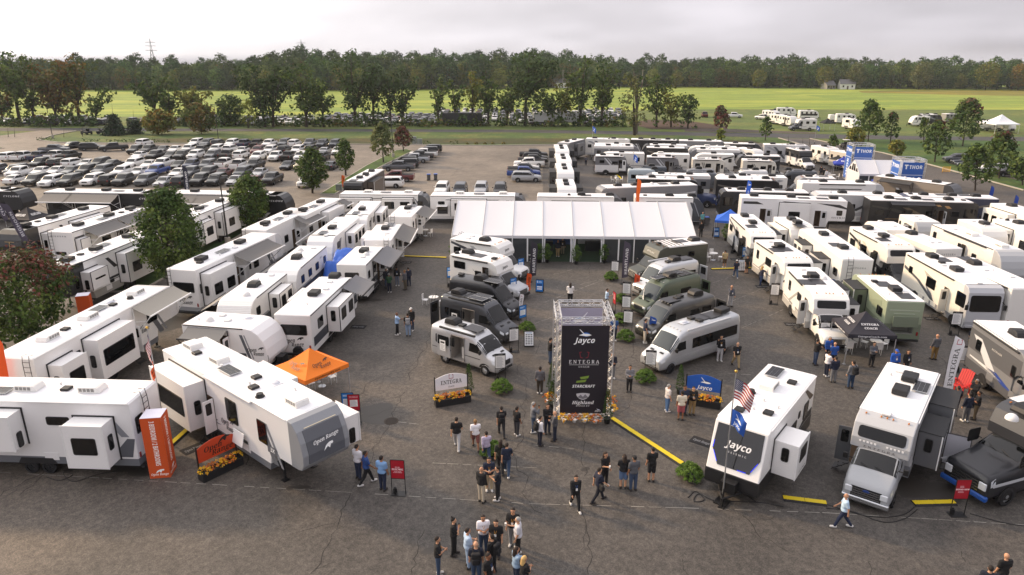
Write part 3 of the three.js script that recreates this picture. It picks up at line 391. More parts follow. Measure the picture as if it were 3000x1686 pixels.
  if (!o.w) for (const sd of ['R', 'L']) for (const [f0, f1] of kind === 'classc' ? [[.06, .17], [.3, .42], [.55, .64]] : [[.06, .14], [.3, .4], [.52, .62], [.74, .83]]) if (!busy[sd].some(([a, b]) => f1 > a && f0 < b)) windowOn(p, sd, X(f0), X(f1), 1.95, 2.6, z + .006);
  for (const [sd, f, open = 0, c] of o.dr || []) { doorOn(p, sd === 'R' ? 1 : -1, X(f), kind === 'fifth' ? .95 : .8, z + .01, open, c ? paint(c) : bm); if (open && !o.nosteps) tread(p, X(f), z, sd === 'R' ? 1 : -1, kind === 'fifth' ? .95 : .8); }
  for (const [sd, f0, f1, out = 2.3, drop = .6, c, ac] of o.aw || []) awning(p, sd === 'R' ? 1 : -1, X(f0), X(f1), H - .12, z + .05, out, drop, c ? mat(c, .8) : AWN, ac ? mat(ac, .5) : WHITE);
  for (const [sd, f0, f1, c] of o.ar || []) obj('rolled_awning', [rbox(X(f1) - X(f0), .12, .12, (X(f0) + X(f1)) / 2, H - .12, (sd === 'R' ? 1 : -1) * (z + .07), .05)], mat(c || '#1c1c1e', .5), p);
  for (const [t, f, zz = 0] of o.rf || []) roofThing(p, t, X(f), zz, H);
  // compartment doors low on the flanks
  if (o.hatch !== false) for (const s of [1, -1]) for (const f of kind === 'classa' ? [.35, .45, .55, .66] : [.34, .62]) { const hy = kind === 'classa' ? .8 : 1.02; obj('luggage_hatch', rbox(.72, .4, .02, X(f), hy, s * (z + .008), .008), bm, p); }
  for (const [m, sd, f, y, w, h, rot] of o.tx || []) decal(p, m, sd, sd === 'B' ? f : X(f), y, w, h, sd === 'B' ? l : z + .012, 'lettering', rot || 0);
  return p;
}
// ---------- camper vans ----------
function buildVan(o) {
  const { L, H } = o, l = L / 2, p = thing('camper_van', o.label, 'camper van', o.x, o.z, o.a, o.group), m = o.metal ? mat(o.body, .36, .55, { clearcoat: .6 }) : paint(o.body), W = .99, Hb = H - .02;
  const S = loft([[l, .42, .92, .82], [l - .06, .36, 1.1, .92], [l - .4, .34, 1.27, .96], [l - .74, .34, 1.41, .97], [l - .84, .34, 1.47, .975], [l - 1.3, .34, 2.02, .975], [l - 1.62, .34, H - .38, .97], [l - 1.95, .34, H - .13, .97], [l - 2.5, .34, Hb, .98], [0, .34, Hb + .02, W], [-l + .25, .36, Hb, W], [-l + .08, .4, Hb - .05, .97], [-l, .45, Hb - .2, .93]]);
  obj('body', S.geo, m, p);
  obj('windshield', S.patch(l - 1.64, l - .88, -.38, .38, .012, 5, 8), o.clearGlass ? mat('#2b3137', .05) : GLASS, p);
  for (const s of [1, -1]) {
    obj('side_window', S.side([[l - 1.2, 1.5], [l - 1.6, 1.97], [l - 2.2, 2.0], [l - 2.25, 1.42], [l - 1.45, 1.4]], s), GLASS, p);
    const x1 = l - 2.75, x0 = -l + .35; const vis = s > 0 ? o.rw : o.lw;
    for (const [a, b, y0 = 1.38, y1 = 1.98] of vis || [[.05, .36], [.42, .72]]) obj('side_window', S.side(rrect(x0 + (x1 - x0) * a, x0 + (x1 - x0) * b, y0, y1, .08), s), GLASS, p);
    obj('headlight', S.side([[l - .08, .86], [l - .1, 1.02], [l - .42, 1.14], [l - .4, .96]], s, .014), mat('#d5dbe2', .1, .1), p); obj('headlight', rbox(.1, .16, .3, l - .02, .92, s * .62, .04), mat('#d5dbe2', .1, .1), p);
    obj('mirror', [rbox(.12, .3, .2, l - 1.2, 1.6, s * 1.14, .05, 2), bar([l - 1.25, 1.55, s * .95], [l - 1.2, 1.56, s * 1.1], .03)], BLACK, p);
    obj('rocker_trim', S.side([[l - .1, .38], [l - .12, .6], [-l + .1, .62], [-l + .1, .42]], s, .01), o.trim ? mat(o.trim, .5) : BLACK, p);
    obj('belt_moulding', S.side([[l - 1.3, 1.02], [l - 1.3, 1.06], [-l + .15, 1.06], [-l + .15, 1.02]], s, .014), o.trim ? mat(o.trim, .5) : TRIM, p);
    for (const xx of [l - .95, -l + L * .22]) { obj('wheel_arch', S.side([...Array(9)].map((_, i) => [xx + Math.cos(i * Math.PI / 8) * .5, .36 + Math.sin(i * Math.PI / 8) * .5]), s, .016), o.arch ? mat(o.arch, .5) : DARK, p); wheelParts(p, xx, s * .9, .37, .25, o.rim || 'alu'); }
    obj('tail_light', [rbox(.06, .5, .1, -l + .02, 1.25, s * .88, .02)], mat('#9a1418', .3), p);
  }
  obj('grille', [rbox(.06, .32, 1.0, l - .012, .82, 0, .02), rbox(.06, .22, 1.5, l - .03, .46, 0, .03)], BLACK, p);
  const gb = []; for (let i = 0; i < 3; i++) gb.push(box(.05, .03, .95, l + .012, .74 + i * .08, 0)); obj('grille_bar', gb, o.dark ? mat('#55585c', .4, .6) : CHROME, p);
  obj('wiper', [bar([l - .84, 1.5, -.5], [l - .96, 1.64, -.05], .012), bar([l - .84, 1.5, .1], [l - .96, 1.64, .6], .012)], BLACK, p);
  obj('hood_vent', [box(.18, .02, .3, l - .6, 1.365, .42), box(.18, .02, .3, l - .6, 1.365, -.42)], BLACK, p);
  if (o.slider) {                                                              // open sliding door, pushed back along the flank
    carve(p, l - 3.18, 1.36, 1.02, 1.12, 1.7, .95, '#8f8a84');
    const d = obj('sliding_door', S.side(rrect(l - 4.95, l - 3.78, .5, 2.22, .1), 1, .1), m, p); obj('window', S.side(rrect(l - 4.85, l - 3.88, 1.36, 2.0, .07), 1, .115), GLASS, d);
    obj('interior_cabinet', [rbox(.45, .8, .4, l - 2.95, .93, .4, .02)], mat('#d8d5cf', .6), p); obj('spec_sheet', [box(.5, .75, .012, l - 4.35, 1.35, 1.17)], SPEC, p);
  }
  if (o.backDoor) { for (const s of o.backDoor) { const d = obj('rear_door', [rbox(.06, 1.75, .95, -l - .48, 1.35, s * 1.02, .03)], m, p); d.rotation.y = 0; obj('window', [rbox(.075, .65, .62, -l - .48, 1.75, s * 1.02, .03)], GLASS, d); } if (o.ladderDoor) { const g = []; for (const q of [-.18, .18]) g.push(tube([[-l - .56, .7, 1.02 + q], [-l - .56, 2.4, 1.02 + q], [-l - .4, 2.75, 1.02 + q]], .02, 5, 8)); for (let y = .8; y < 2.4; y += .3) g.push(bar([-l - .56, y, .84], [-l - .56, y, 1.2], .016, 5)); obj('ladder', g, BLACK, p); } }
  if (o.rack) { const g = []; for (const s of [1, -1]) g.push(bar([-l + .3, H + .1, s * .72], [l - 2.6, H + .1, s * .72], .035)); for (let i = 0; i < 6; i++) { const x = -l + .4 + (L - 3.2) * i / 5; g.push(bar([x, H + .1, -.72], [x, H + .1, .72], .025)); } obj('roof_rack', g, BLACK, p); }
  if (o.awn) obj('rolled_awning', [rbox(L * .55, .14, .14, -l * .15, H - .06, (o.awn > 0 ? 1 : -1) * .98, .05)], o.awnC ? mat(o.awnC, .4) : BLACK, p);
  for (const [t, f, zz = 0] of o.rf || []) roofThing(p, t, -l + f * L, zz, H - .01);
  const ml = []; for (const q of [-.6, -.3, 0, .3, .6]) ml.push(rbox(.1, .04, .06, l - 2.02, H - .1 + (Math.abs(q) < .5 ? .01 : -.015), q, .015)); obj('marker_light', ml, mat('#d8d4c8', .3), p);
  return p;
}
const SPEC = canvasMat(64, 96, (x, w, h) => { x.fillStyle = '#f2f2f0'; x.fillRect(0, 0, w, h); x.fillStyle = '#333'; x.fillRect(10, 12, 44, 16); x.fillStyle = '#aaa'; for (let i = 0; i < 9; i++) x.fillRect(8, 38 + i * 6, 30 + (i * 37) % 20, 2.4); });

const lapBump = dataTex(64, (u, v) => { const k = (v * 8) % 1; const a = k < .82 ? 255 * (.4 + .6 * k) : 60; return [a, a, a]; }, false); lapBump.repeat.set(1, 1.25);
const LAPM = new THREE.MeshPhysicalMaterial({ color: 0xefeeec, roughness: .4, bumpMap: lapBump, bumpScale: .03, clearcoat: .3, side: THREE.DoubleSide });
const G1 = '#5d6067', G2 = '#8f9298', K = '#17181b';
// front diagonal stripes used on many flanks; f along the length, y up
const diag = (f, c1 = G1, c2 = G2, H = 3.6, sd = 'B') => [[sd, [[f, H - .45], [f + .035, H - .45], [f + .12, 1.15], [f + .085, 1.15]], c1], [sd, [[f + .05, H - .45], [f + .065, H - .45], [f + .15, 1.15], [f + .135, 1.15]], c2]];
const band = (f0, f1, y0, y1, c, sd = 'B', sk = .02) => [sd, [[f0, y0], [f1, y0], [f1 + sk, y1], [f0 + sk, y1]], c];
const sweep = (c1 = K, c2 = G2) => [['B', [[.02, 2.9], [.2, 2.5], [.5, 1.5], [.78, 1.2], [.78, 1.35], [.52, 1.75], [.24, 2.7], [.02, 3.1]], c1], ['B', [[.3, 2.9], [.36, 2.9], [.56, 1.75], [.5, 1.75]], c2]];
const STYLES = {
  range5: { body: '#eeedec', cap: [1.35, '#8d9095'], low: [1.0, '#6f7278'], st: [...diag(.72, '#64676d', '#85888d', 3.6), band(.1, .42, 1.35, 1.42, G2), band(.12, .4, 1.46, 1.58, G1)], rf: [['w', .2], ['w', .45], ['w', .8], ['k', .3], ['k', .62], ['s', .55, -.4], ['d', .72, .3], ['p', .35, .5], ['p', .68, -.5], ['y', .66, -.6]] },
  range5b: { body: '#eeedec', cap: [1.3, '#c9cacc'], low: [.95, '#9a9c9f'], st: diag(.74), rf: [['b', .2], ['b', .62], ['s', .4, .2], ['v', .5, .5], ['p', .32, .6], ['k', .14, .4]] },
  horn: { body: '#eeedec', cap: [2.3, '#16171b'], low: [1.25, '#a8a6a1'], rail: '#26272a', st: [band(.2, .8, 1.5, 1.56, '#33353a'), band(.24, .82, 1.62, 1.82, '#2b2d31'), ['B', [[.5, 2.5], [.58, 3.5], [.61, 3.5], [.54, 2.5]], K], ['B', [[.02, 3.35], [.5, 3.35], [.5, 3.43], [.02, 3.43]], K]], rf: [['b', .82], ['b', .55], ['b', .2], ['d', .76, .6], ['k', .68, .2], ['v', .62, -.5], ['s', .44, .3]] },
  storm: { body: '#191a1d', cap: [2.3, '#1b1c20'], st: [['B', [[.12, 1.2], [.3, 1.2], [.42, 2.4], [.38, 2.4], [.28, 1.32], [.12, 1.32]], '#b9bbbf'], ['B', [[.36, 1.15], [.8, 1.15], [.86, 1.9], [.83, 1.9], [.78, 1.25], [.36, 1.25]], '#d9dadc']], rf: [['b', .18], ['b', .5], ['b', .78], ['s', .62, .2], ['p', .84, .3]] },
  lap: { lap: 1, body: '#efeeec', rail: '#1d1d20', st: [band(.03, .97, .95, 1.6, '#3b3e46', 'B', 0), band(.55, .95, 1.6, 1.75, G2)], rf: [['b', .55], ['v', .3, .4], ['v', .75, -.4], ['p', .82, .6], ['D', .4, .5]] },
  rangett: { body: '#f0efee', cap: [1.9, '#efefef'], low: [.9, '#8f9195'], st: [...diag(.68, G1, G2, 3.2), band(.1, .4, 1.3, 1.36, G2)], rf: [['b', .55], ['s', .75, .3], ['v', .3, .5], ['v', .85, -.3], ['p', .2, .5]] },
  roam: { body: '#efeeec', cap: [1.5, '#45484d'], low: [.85, '#d6d6d6'], rail: '#2a2b2e', st: [...diag(.78, '#4d5056', G2, 3.3), band(.15, .7, 2.85, 2.92, K)], rf: [['w', .3], ['w', .75], ['s', .5, .2], ['d', .93, .3], ['p', .4, -.5]] },
  whiteA: { body: '#e9e8e4', low: [.9, '#8b8d92'], st: [['B', [[.05, 3.2], [.3, 2.2], [.62, 1.0], [.72, 1.0], [.36, 2.3], [.12, 3.3]], '#a3a5aa'], ['B', [[.2, 3.3], [.26, 3.3], [.5, 1.1], [.44, 1.1]], '#55585f']], rf: [['b', .2], ['b', .62], ['v', .4, .4], ['p', .5, -.5], ['k', .52, .4], ['S', .8, .3]] },
  greyA: { body: '#7c7d81', low: [1.1, '#e5e5e3'], st: sweep('#d7d8da', '#3c3e43'), rf: [['a', .25], ['a', .65], ['p', .45, .4], ['D', .8, -.3]] },
  blackA: { body: '#17181b', low: [.9, '#3b3d42'], st: sweep('#6f6a62', '#9a8a6c'), rf: [['a', .2], ['a', .45], ['a', .75], ['S', .3, .4], ['S', .55, .3], ['k', .88, .2]] },
  whiteC: { body: '#eeede9', low: [1.0, '#b9b7b2'], st: [['B', [[.03, 1.1], [.2, 1.1], [.44, 2.5], [.4, 2.5], [.18, 1.2], [.03, 1.2]], '#a9a7a2'], band(.2, .6, 1.05, 1.2, '#8d8c8a')], rf: [['b', .3], ['k', .36, .5], ['S', .48, .25], ['v', .16, .4], ['p', .2, -.5]] },
  greyC: { body: '#e9e9e9', mid: [1.75, 4, '#77777a', -1], low: [.8, '#d2d2d4'], cab: '#6f7074', st: [['B', [[.2, 3.0], [.24, 3.0], [.4, 1.7], [.36, 1.7]], '#d4d5d8'], ['B', [[.28, 3.0], [.3, 3.0], [.46, 1.7], [.44, 1.7]], '#c2c3c6']], rf: [['b', .5], ['a', .18], ['v', .3, .4], ['k', .62, .3]] },
  creamC: { body: '#d6d2c8', cab: '#8a8a8a', st: diag(.2, '#8a8780', '#55534f', 3.2), rf: [['b', .5], ['D', .35, .4], ['p', .6, .5], ['S', .2, .2]] },
  plain: { body: '#eceae5', st: [band(.05, .9, 1.1, 1.2, G2), ...diag(.6, G1, G2, 3.1)], rf: [['b', .5], ['v', .25, .4], ['p', .7, .5]] },
  endon: { body: '#e9e9e8', rail: '#222', low: [1.1, '#55585e'], st: [band(.1, .8, 1.4, 1.6, K)], sl: [['R', .3, .75, 1.0, 1, 1, '#2b2d31'], ['L', .25, .7, .95, 1, 1, '#2b2d31']], rf: [['b', .3], ['b', .68], ['v', .5, .5], ['v', .15, -.4]], bw: [[1.6, 2.3, -.7, .7]] },
  darkT: { body: '#2a2c30', cap: [1.5, '#3a3c41'], st: sweep('#8e9096', '#5c5f66'), rf: [['a', .3], ['a', .7], ['p', .5, .4]] },
  midT: { body: '#e7e7e6', mid: [1.5, 2.95, '#74757a', .8], cap: [1.4, '#6d6f75'], st: diag(.3, '#d5d6d8', '#3c3e43', 3.3), rf: [['b', .3], ['b', .72], ['v', .5, .5], ['D', .6, -.3]] },
};
const rvRow = {
  // left rows
  cyc1: ['storm', 'black toy hauler cut by the frame edge, front cap lettered in white', { aw: [['R', .2, .62, 2.4, .7]], tx: [[txt('CYCLONE', { c: '#e8e8ea', sp: .12, font: 'italic bold' }), 'R', .9, 3.35, 2.2, .34]] }],
  cyc2: ['storm', 'black toy hauler with two grey awnings out and three roof coolers', { aw: [['R', .02, .26, 2.6, .75], ['R', .24, .66, 2.6, .75]], tx: [[txt('CYCLONE', { c: '#e8e8ea', sp: .12, font: 'italic bold' }), 'R', .9, 3.35, 2.2, .34]], dr: [['R', .69, 0]] }],
  cyc3: ['storm', 'black toy hauler half hidden by the round tree and the lamp pole', { aw: [['R', .02, .26, 2.5, .75], ['R', .25, .5, 2.5, .75]], tx: [[txt('CYCLONE', { c: '#e8e8ea', sp: .12, font: 'italic bold' }), 'R', .9, 3.35, 2.2, .34], [txt('CYCLONE', { c: '#e8e8ea', sp: .12, font: 'italic bold' }), 'R', .66, 1.5, 2.2, .34]] }],
  big4: ['horn', 'black-nosed camper behind the leaning lettered banner', { sl: [['L', .68, .8, .8, 1], ['L', .15, .5, .9, 1]] }],
  big5: ['horn', 'camper showing its white rear with thin lettering and a ladder', { cap: [1.5, '#eeedec'], aw: [['R', .5, .85, 2.2, .6], ['R', .12, .48, 2.2, .6]], sl: [['R', .02, .12, .6, 0]], bw: [[1.75, 2.05, -.8, .3]], ladder: -.95, tx: [[txt('BIGHORN', { c: '#8d8f92', sp: .35 }), 'B', -.2, 3.55, 1.7, .24]], dr: [['R', .5, 60]] }],
  big6: ['horn', 'black-nosed camper with a gold mark, in front of the big tree', { sl: [['L', .7, .86, .9, 1], ['L', .12, .5, .95, 2]], w: [['L', .88, .93, 2.0, 2.8], ['L', .56, .6, 1.3, 1.6]] }],
  big7: ['horn', 'camper half hidden between the two trees and the lamp pole', { sl: [['L', .62, .8, .8, 1], ['L', .2, .5, .9, 1], ['L', .02, .12, .8, 1]] }],
  or8: ['range5b', 'long camper showing a rear window, script lettering and ladder, beside the big tree', { aw: [['R', .38, .8, 2.2, .55]], sl: [['R', .04, .3, .85, 2]], dr: [['R', .4, 80], ['R', .55, 0]], bw: [[2.15, 2.95, -.85, .95]], ladder: -1.05, tx: [[openRange('#333'), 'B', 0, 1.55, 1.5, .75]], w: [['R', .6, .66], ['R', .02, .035, 2.0, 2.8]] }],
  or9: ['range5b', 'camper with grey awning out, in the middle of its row behind the blue bin', { aw: [['R', .5, .86, 2.3, .6]], dr: [['R', .48, 85]], ladder: -1.0, w: [['R', .1, .16], ['R', .3, .37], ['L', .3, .4]], bw: [[2, 2.8, -.8, .8]] }],
  or10: ['range5b', 'farthest camper of the fifth wheel row beside the small round tree', { sl: [['R', .35, .75, .9, 2]], aw: [['R', .78, .95, 1.6, .5]], ladder: -1.0, dr: [['R', .3, 80]] }],
  fw11: ['range5', 'camper with long slide-out windows and cream awning, left of the flags', { cap: [1.2, '#ededee'], aw: [['R', .62, .97, 1.7, .55, '#a19c92']], sl: [['R', .27, .52, 1.0, [[.08, .92, 1.8, 2.85]]], ['R', .06, .2, .9, 1], ['L', .2, .55, .8, 1]], dr: [['R', .57, 85]], w: [['R', .18, .25, 2.6, 3.1], ['R', .72, .8, 2.2, 3.0], ['L', .3, .4]], tx: [[openRange('#55585e'), 'R', .68, 2.2, 1.5, .75]], ladder: .9 }],
  fw12: ['range5', 'camper broadside by the frame edge behind the orange column', { cap: [1.2, '#ededee'], sl: [['L', .42, .96, .9, 0], ['L', .07, .22, .95, 1], ['R', .3, .6, .8, 1]], w: [['L', .24, .33, 2.75, 3.2]], bw: [[2.2, 3.1, -1.0, -.35], [1.3, 1.9, -.2, .3]], ladder: -.15, st: [['B', [[.02, 2.2], [.08, 3.3], [.11, 3.3], [.05, 2.2]], G2], ['B', [[.02, 1.1], [.1, 1.1], [.03, 2.1], [.0, 2.1]], G1]], tx: [[openRange('#3c3e43'), 'B', -.25, 2.7, 1.3, .65]] }],
  fw13: ['range5', 'large camper with grey front cap, script lettering and door ajar, beside the orange canopy', { cap: [1.05, '#8d9095'], sl: [['R', .06, .35, 1.1, [[.08, .92, 1.75, 2.85]]], ['L', .84, .97, .9, 0], ['L', .36, .6, .8, 1]], dr: [['R', .38, 100]], w: [['R', .5, .58, 2.0, 3.3], ['R', .72, .78, 1.95, 3.15]], ar: [['R', .36, .7, '#e8e8e8']], tx: [[openRange('#5d6067'), 'R', .5, 1.75, 1.5, .75], [txt('3X', { c: '#f2f2f2', font: 'italic bold', w: 128, h: 64, bg: '#64676d' }), 'R', .805, 1.85, .8, .4]], hatch: true, rf: [['w', .08], ['w', .3], ['w', .84], ['k', .16, .3], ['k', .55, -.2], ['k', .62, .5], ['s', .42, .3], ['d', .7, .8], ['p', .36, .3], ['p', .58, .4], ['p', .75, -.7], ['y', .64, -.5]] }],
  tt14: ['rangett', 'small trailer with rounded white front and black-armed awning, left of the spare-wheel trailer', { cap: [1.55, '#f2f2f2'], low: [1.5, '#44474d'], rail: '#1d1d20', axles: 1, rf: [['v', .3, -.6], ['y', .62, -.5], ['D', .25, .4], ['v', .45, .2], ['p', .12, .4]], aw: [['R', .08, .55, 1.6, .4, '#6e6f70', '#1d1d20']], dr: [['R', .5, 90]], w: [['R', .2, .36], ['L', .3, .5]], tx: [[openRange('#333'), 'R', .86, 1.75, 1.3, .65]] }],
  tt15: ['lap', 'lap-sided trailer showing a spare wheel and script lettering on its rear', { sl: [['R', .3, .62, .95, 2], ['L', .4, .7, .8, 1]], aw: [['R', .64, .98, 2.2, .55, '#77777a', '#1d1d20']], bw: [[1.85, 2.6, -.85, .95]], spare: 1, tx: [[openRange('#222'), 'B', 0, 1.4, 1.5, .75]], rf: [['b', .42], ['v', .55, .4], ['p', .2, .3], ['a', .86], ['v', .72, .1]], w: [['R', .12, .22], ['R', .7, .8], ['L', .1, .2]], dr: [['R', .86, 0]] }],
  tt16: ['lap', 'lap-sided trailer with awning out, right of the blue tarpaulin', { aw: [['R', .25, .95, 2.2, .6, '#77777a', '#1d1d20']], dr: [['R', .5, 85]], bw: [[1.9, 2.6, -.6, .6]] }],
  tt17: ['rangett', 'trailer with rear ladder and awning, third in the aisle row', { cap: undefined, aw: [['R', .2, .95, 2.1, .6]], sl: [['L', .3, .7, .8, 1]], dr: [['R', .35, 85]], ladder: .8, bw: [[1.9, 2.5, -.2, .5]] }],
  tt18: ['rangett', 'farthest trailer of the aisle row, steps down by the white table', { cap: undefined, aw: [['R', .3, .95, 2.0, .55]], dr: [['R', .3, 85]], ladder: -.8 }],
  tt19: ['rangett', 'trailer with rounded front and script lettering behind the white lap-sided one', { sl: [['L', .15, .55, .9, 3]], aw: [['R', .3, .8, 2.2, .8]], fr: '#333' }],
  tt20: ['rangett', 'round-fronted trailer at the back of the second row', { sl: [['L', .1, .5, .85, 2]], aw: [['R', .3, .8, 2.2, .8]] }],
  tt21: ['lap', 'lap-sided trailer left of the blue tarpaulin with dark lower flank', { aw: [['R', .3, .85, 2.2, .9, '#8f8d89', '#1d1d20']], rf: [['a', .5], ['v', .3, .4], ['v', .12, -.4], ['D', .22, .5]], tx: [[txt('COLT', { c: '#333', sp: .2 }), 'L', .22, 2.75, .9, .25]] }],
  tt22: ['lap', 'lap-sided trailer with script on its rounded nose, next to the small trailer', { sl: [['L', .18, .52, .85, 2]], aw: [['R', .3, .85, 2.2, .9, '#8f8d89', '#1d1d20']], rf: [['a', .45], ['v', .25, .5], ['v', .1, -.3], ['D', .75, -.4]], tx: [[txt('COLT', { c: '#333', sp: .2 }), 'L', .12, 2.75, .8, .25]], fr: '#333' }],
  // row behind the white pavilion
  m1: ['roam', 'trailer with black nose broadside behind the aisle row', { sl: [['R', .02, .36, .8, 2], ['R', .48, .82, .8, 2]], w: [['R', .4, .45], ['R', .86, .92]], tx: [[openRange('#55585e'), 'R', .65, 2.6, 1.0, .5]] }],
  m2: ['roam', 'trailer with a fold-up kitchen hatch left of the white pavilion', { sl: [['R', .22, .58, .8, 2]], w: [['R', .08, .15, 2.3, 2.7]], kitchen: 1 }],
  m3: ['roam', 'white trailer behind the middle of the white pavilion', { rf: [['a', .5], ['a', .82], ['S', .55, .3], ['d', .36, .3]], w: [['R', .08, .16]] }],
  m4: ['roam', 'trailer with script name behind the pavilion end', { rf: [['a', .5], ['a', .82], ['k', .15, .2]], tx: [[txt('Roamer', { c: '#333', font: 'italic', fam: 'serif' }), 'R', .6, 2.5, 2.0, .5]], w: [['R', .4, .48]] }],
  n54: ['greyA', 'long grey and white striped motorhome with rounded nose pointing left', { rf: [['a', .2], ['D', .44, .2], ['a', .62], ['a', .8], ['S', .32, .2]] }],
  n53: ['blackA', 'black truck motorhome with curved cab-over behind the striped one', { cab: '#20325c', rf: [['a', .2], ['D', .35, .3], ['a', .55]] }],
  // the two rows of vans and small motorhomes beside the aisle
  clL5: ['whiteC', 'white motorhome with lettered cab-over, nearest the pavilion on the left of the plaza', { over: false, st: sweep('#3a3d44', '#b0b0b2'), tx: [], awn: 1, rf: [['a', .45, .3], ['v', .2, -.4], ['v', .22, .5]], fr: 'J', ar: [['R', .1, .62]], ladder: -.6, low: [.85, '#d9d9d8'], cab: '#ebebe9' }],
  clL4: ['whiteC', 'white and silver motorhome with black roof panel and mountain emblem', { over: false, cab: '#b9bcc1', cap: undefined, st: [['R', [[.36, 2.3], [.5, 1.6], [.42, 1.9]], K]], low: [.9, '#dcdcdc'], rf: [['a', .16], ['S', .34, .2], ['k', .6, .3], ['d', .06, .7]], ar: [['R', .05, .6]], w: [['R', .07, .25, 2.1, 2.75], ['R', .4, .5, 1.75, 2.2]], dr: [['R', .56, 100, K]], fr: 'J', tx: [[txt('GRANITE', { c: '#44474d', sp: .1, draw: (x, w, h) => { x.strokeStyle = '#44474d'; x.lineWidth = 4; x.beginPath(); x.moveTo(30, 20); x.lineTo(80, 2); x.lineTo(120, 16); x.lineTo(160, 4); x.lineTo(220, 20); x.stroke(); } }), 'R', .2, 1.65, .9, .3]], capOver: '#b9bcc1' }],
  clR5: ['whiteC', 'dark green motorhome with roof bars and lettered brow, nearest the pavilion on the right', { body: '#3c4038', cab: '#343830', over: false, low: [.8, '#2a2c28'], st: [band(.1, .6, 1.2, 1.28, '#565a50')], rf: [['a', .1], ['S', .3, .2], ['k', .62, .2]], bars: 1, w: [['L', .2, .3, 2.1, 2.6], ['L', .4, .55, 1.8, 2.4]], fr: 'E' }],
  clR1: ['whiteC', 'white motorhome with wide cab-over window beside the blue canopy', { ar: [['R', .1, .62]], st: [...sweep('#55585f', '#b5b7ba'), ...diag(.3, '#8d9095', '#d0d0d0', 3.3)], dr: [['R', .64, 90, K]], cab: '#26282c', rf: [['b', .12], ['b', .42], ['S', .55, .5], ['v', .28, .2]], sl: [['L', .4, .7, .8, 1, 1]], bumper: BLACK }],
  clR2: ['whiteC', 'white motorhome a woman in a floral top is holding open', { ar: [['R', .08, .5]], dr: [['R', .6, 110, '#b9bcc0']], sl: [['L', .3, .75, .85, 1, 1]], w: [['R', .34, .48, 1.9, 2.6], ['R', .1, .16, 1.9, 2.7]], rf: [['b', .3], ['k', .34, .6], ['S', .42, -.1], ['S', .44, .8], ['v', .12, .2]] }],
  clR3: ['whiteC', 'white motorhome with open side door beside the black canopy', { ar: [['R', .12, .5]], dr: [['R', .62, 110, '#b9bcc0']], sl: [['L', .25, .5, .85, 1, 1], ['L', .55, .75, .8, 0, 1]], w: [['R', .14, .2, 1.9, 2.7], ['R', .4, .5, 1.9, 2.5]], rf: [['b', .3], ['k', .32, .6], ['D', .36, -.6], ['S', .44, .1], ['S', .46, .9], ['v', .1, .2]] }],
  n4: ['plain', 'white trailer with bulky slide-out behind the cab-over motorhome', { sl: [['R', .15, .8, .85, 2]], rf: [['b', .3], ['b', .6], ['S', .8, .2]] }],
  n5: ['whiteA', 'white motorhome with blue swirled tail and ladder', { low: [.9, '#1f3f86'], st: [['B', [[.0, 1.0], [.3, 1.0], [.1, 1.6], [.0, 1.7]], '#23458f'], ['B', [[.3, .95], [.7, .95], [.5, 1.3], [.3, 1.2]], '#8b93a8'], band(.3, .95, 1.6, 1.64, '#33466e')], sl: [['L', .62, .82, .95, 2, 1], ['L', .22, .42, .95, 0, 1, '#d3d3d4']], ladder: -.6, rearBlue: 1, rf: [['b', .72], ['b', .3], ['S', .4, -.2], ['d', .34, -.1], ['p', .5, .3], ['v', .38, .5]], tx: [[txt('ENTEGRA', { c: '#9a9a98', sp: .2, fam: 'serif' }), 'B', .1, 2.95, 1.3, .22]] }],
  n6: ['whiteC', 'pale green motorhome showing its tail with open rear hatch', { body: '#9aa58c', cab: '#9aa58c', low: [1.7, '#77826f'], st: [['B', [[.1, 3.1], [.4, 2.3], [.1, 1.9]], '#8a957e']], sl: [['L', .4, .66, 1.0, 1, 1, '#66705e']], tailHatch: 1, rf: [['b', .26, .1], ['S', .42, -.2], ['S', .12, .3], ['k', .48, -.6], ['v', .2, .6], ['p', .14, -.7]] }],
  n7: ['whiteA', 'cream motorhome with silver brow and open entry door', { body: '#ebe8de', st: [['B', [[.02, 2.3], [.25, 1.9], [.5, 1.0], [.56, 1.0], [.3, 2.0], [.02, 2.55]], '#55585f'], ['B', [[.34, 3.0], [.5, 2.7], [.56, 2.2], [.4, 2.5]], '#b3afa4'], ['B', [[.4, 1.9], [.5, 1.5], [.56, .9], [.46, 1.3]], '#6f7278']], cap: [.85, '#b9bbc0'], w: [['R', .4, .54, 1.85, 2.7], ['R', .1, .16, 2.1, 2.7]], dr: [['R', .7, 100, '#d8d5cb']], ar: [['R', .05, .78]], rf: [['b', .16, -.1], ['b', .56], ['S', .24, -.6], ['k', .34, 0], ['v', .42, .3], ['v', .9, .2]], bumper: mat('#a9abaf', .35) }],
  n8: ['plain', 'white motorhome turned tail-on at the frame edge', { kind: 'classa', rf: [['S', .86, .3], ['a', .7], ['v', .5, -.3], ['p', .48, .2], ['v', .3, .5]], ar: [['L', .05, .7]], tx: [[txt('ENTEGRA', { c: '#8b8b8b', sp: .2, fam: 'serif' }), 'B', .5, 2.7, 1.1, .2]] }],
  n9: ['whiteC', 'black and cream motorhome with wide cab-over window behind the cream one', { body: '#eceae3', cab: '#1b1c20', low: [1.3, '#1d1e22'], st: [...sweep('#1d1e22', '#d6cfbd'), ...diag(.2, '#d9d2c0', '#3a3c41', 3.3)], dr: [['R', .6, 95, K]], ar: [['R', .1, .6]], rf: [['b', .12], ['b', .44], ['k', .38, -.5], ['S', .56, .6], ['v', .28, .1]], bumper: BLACK }],
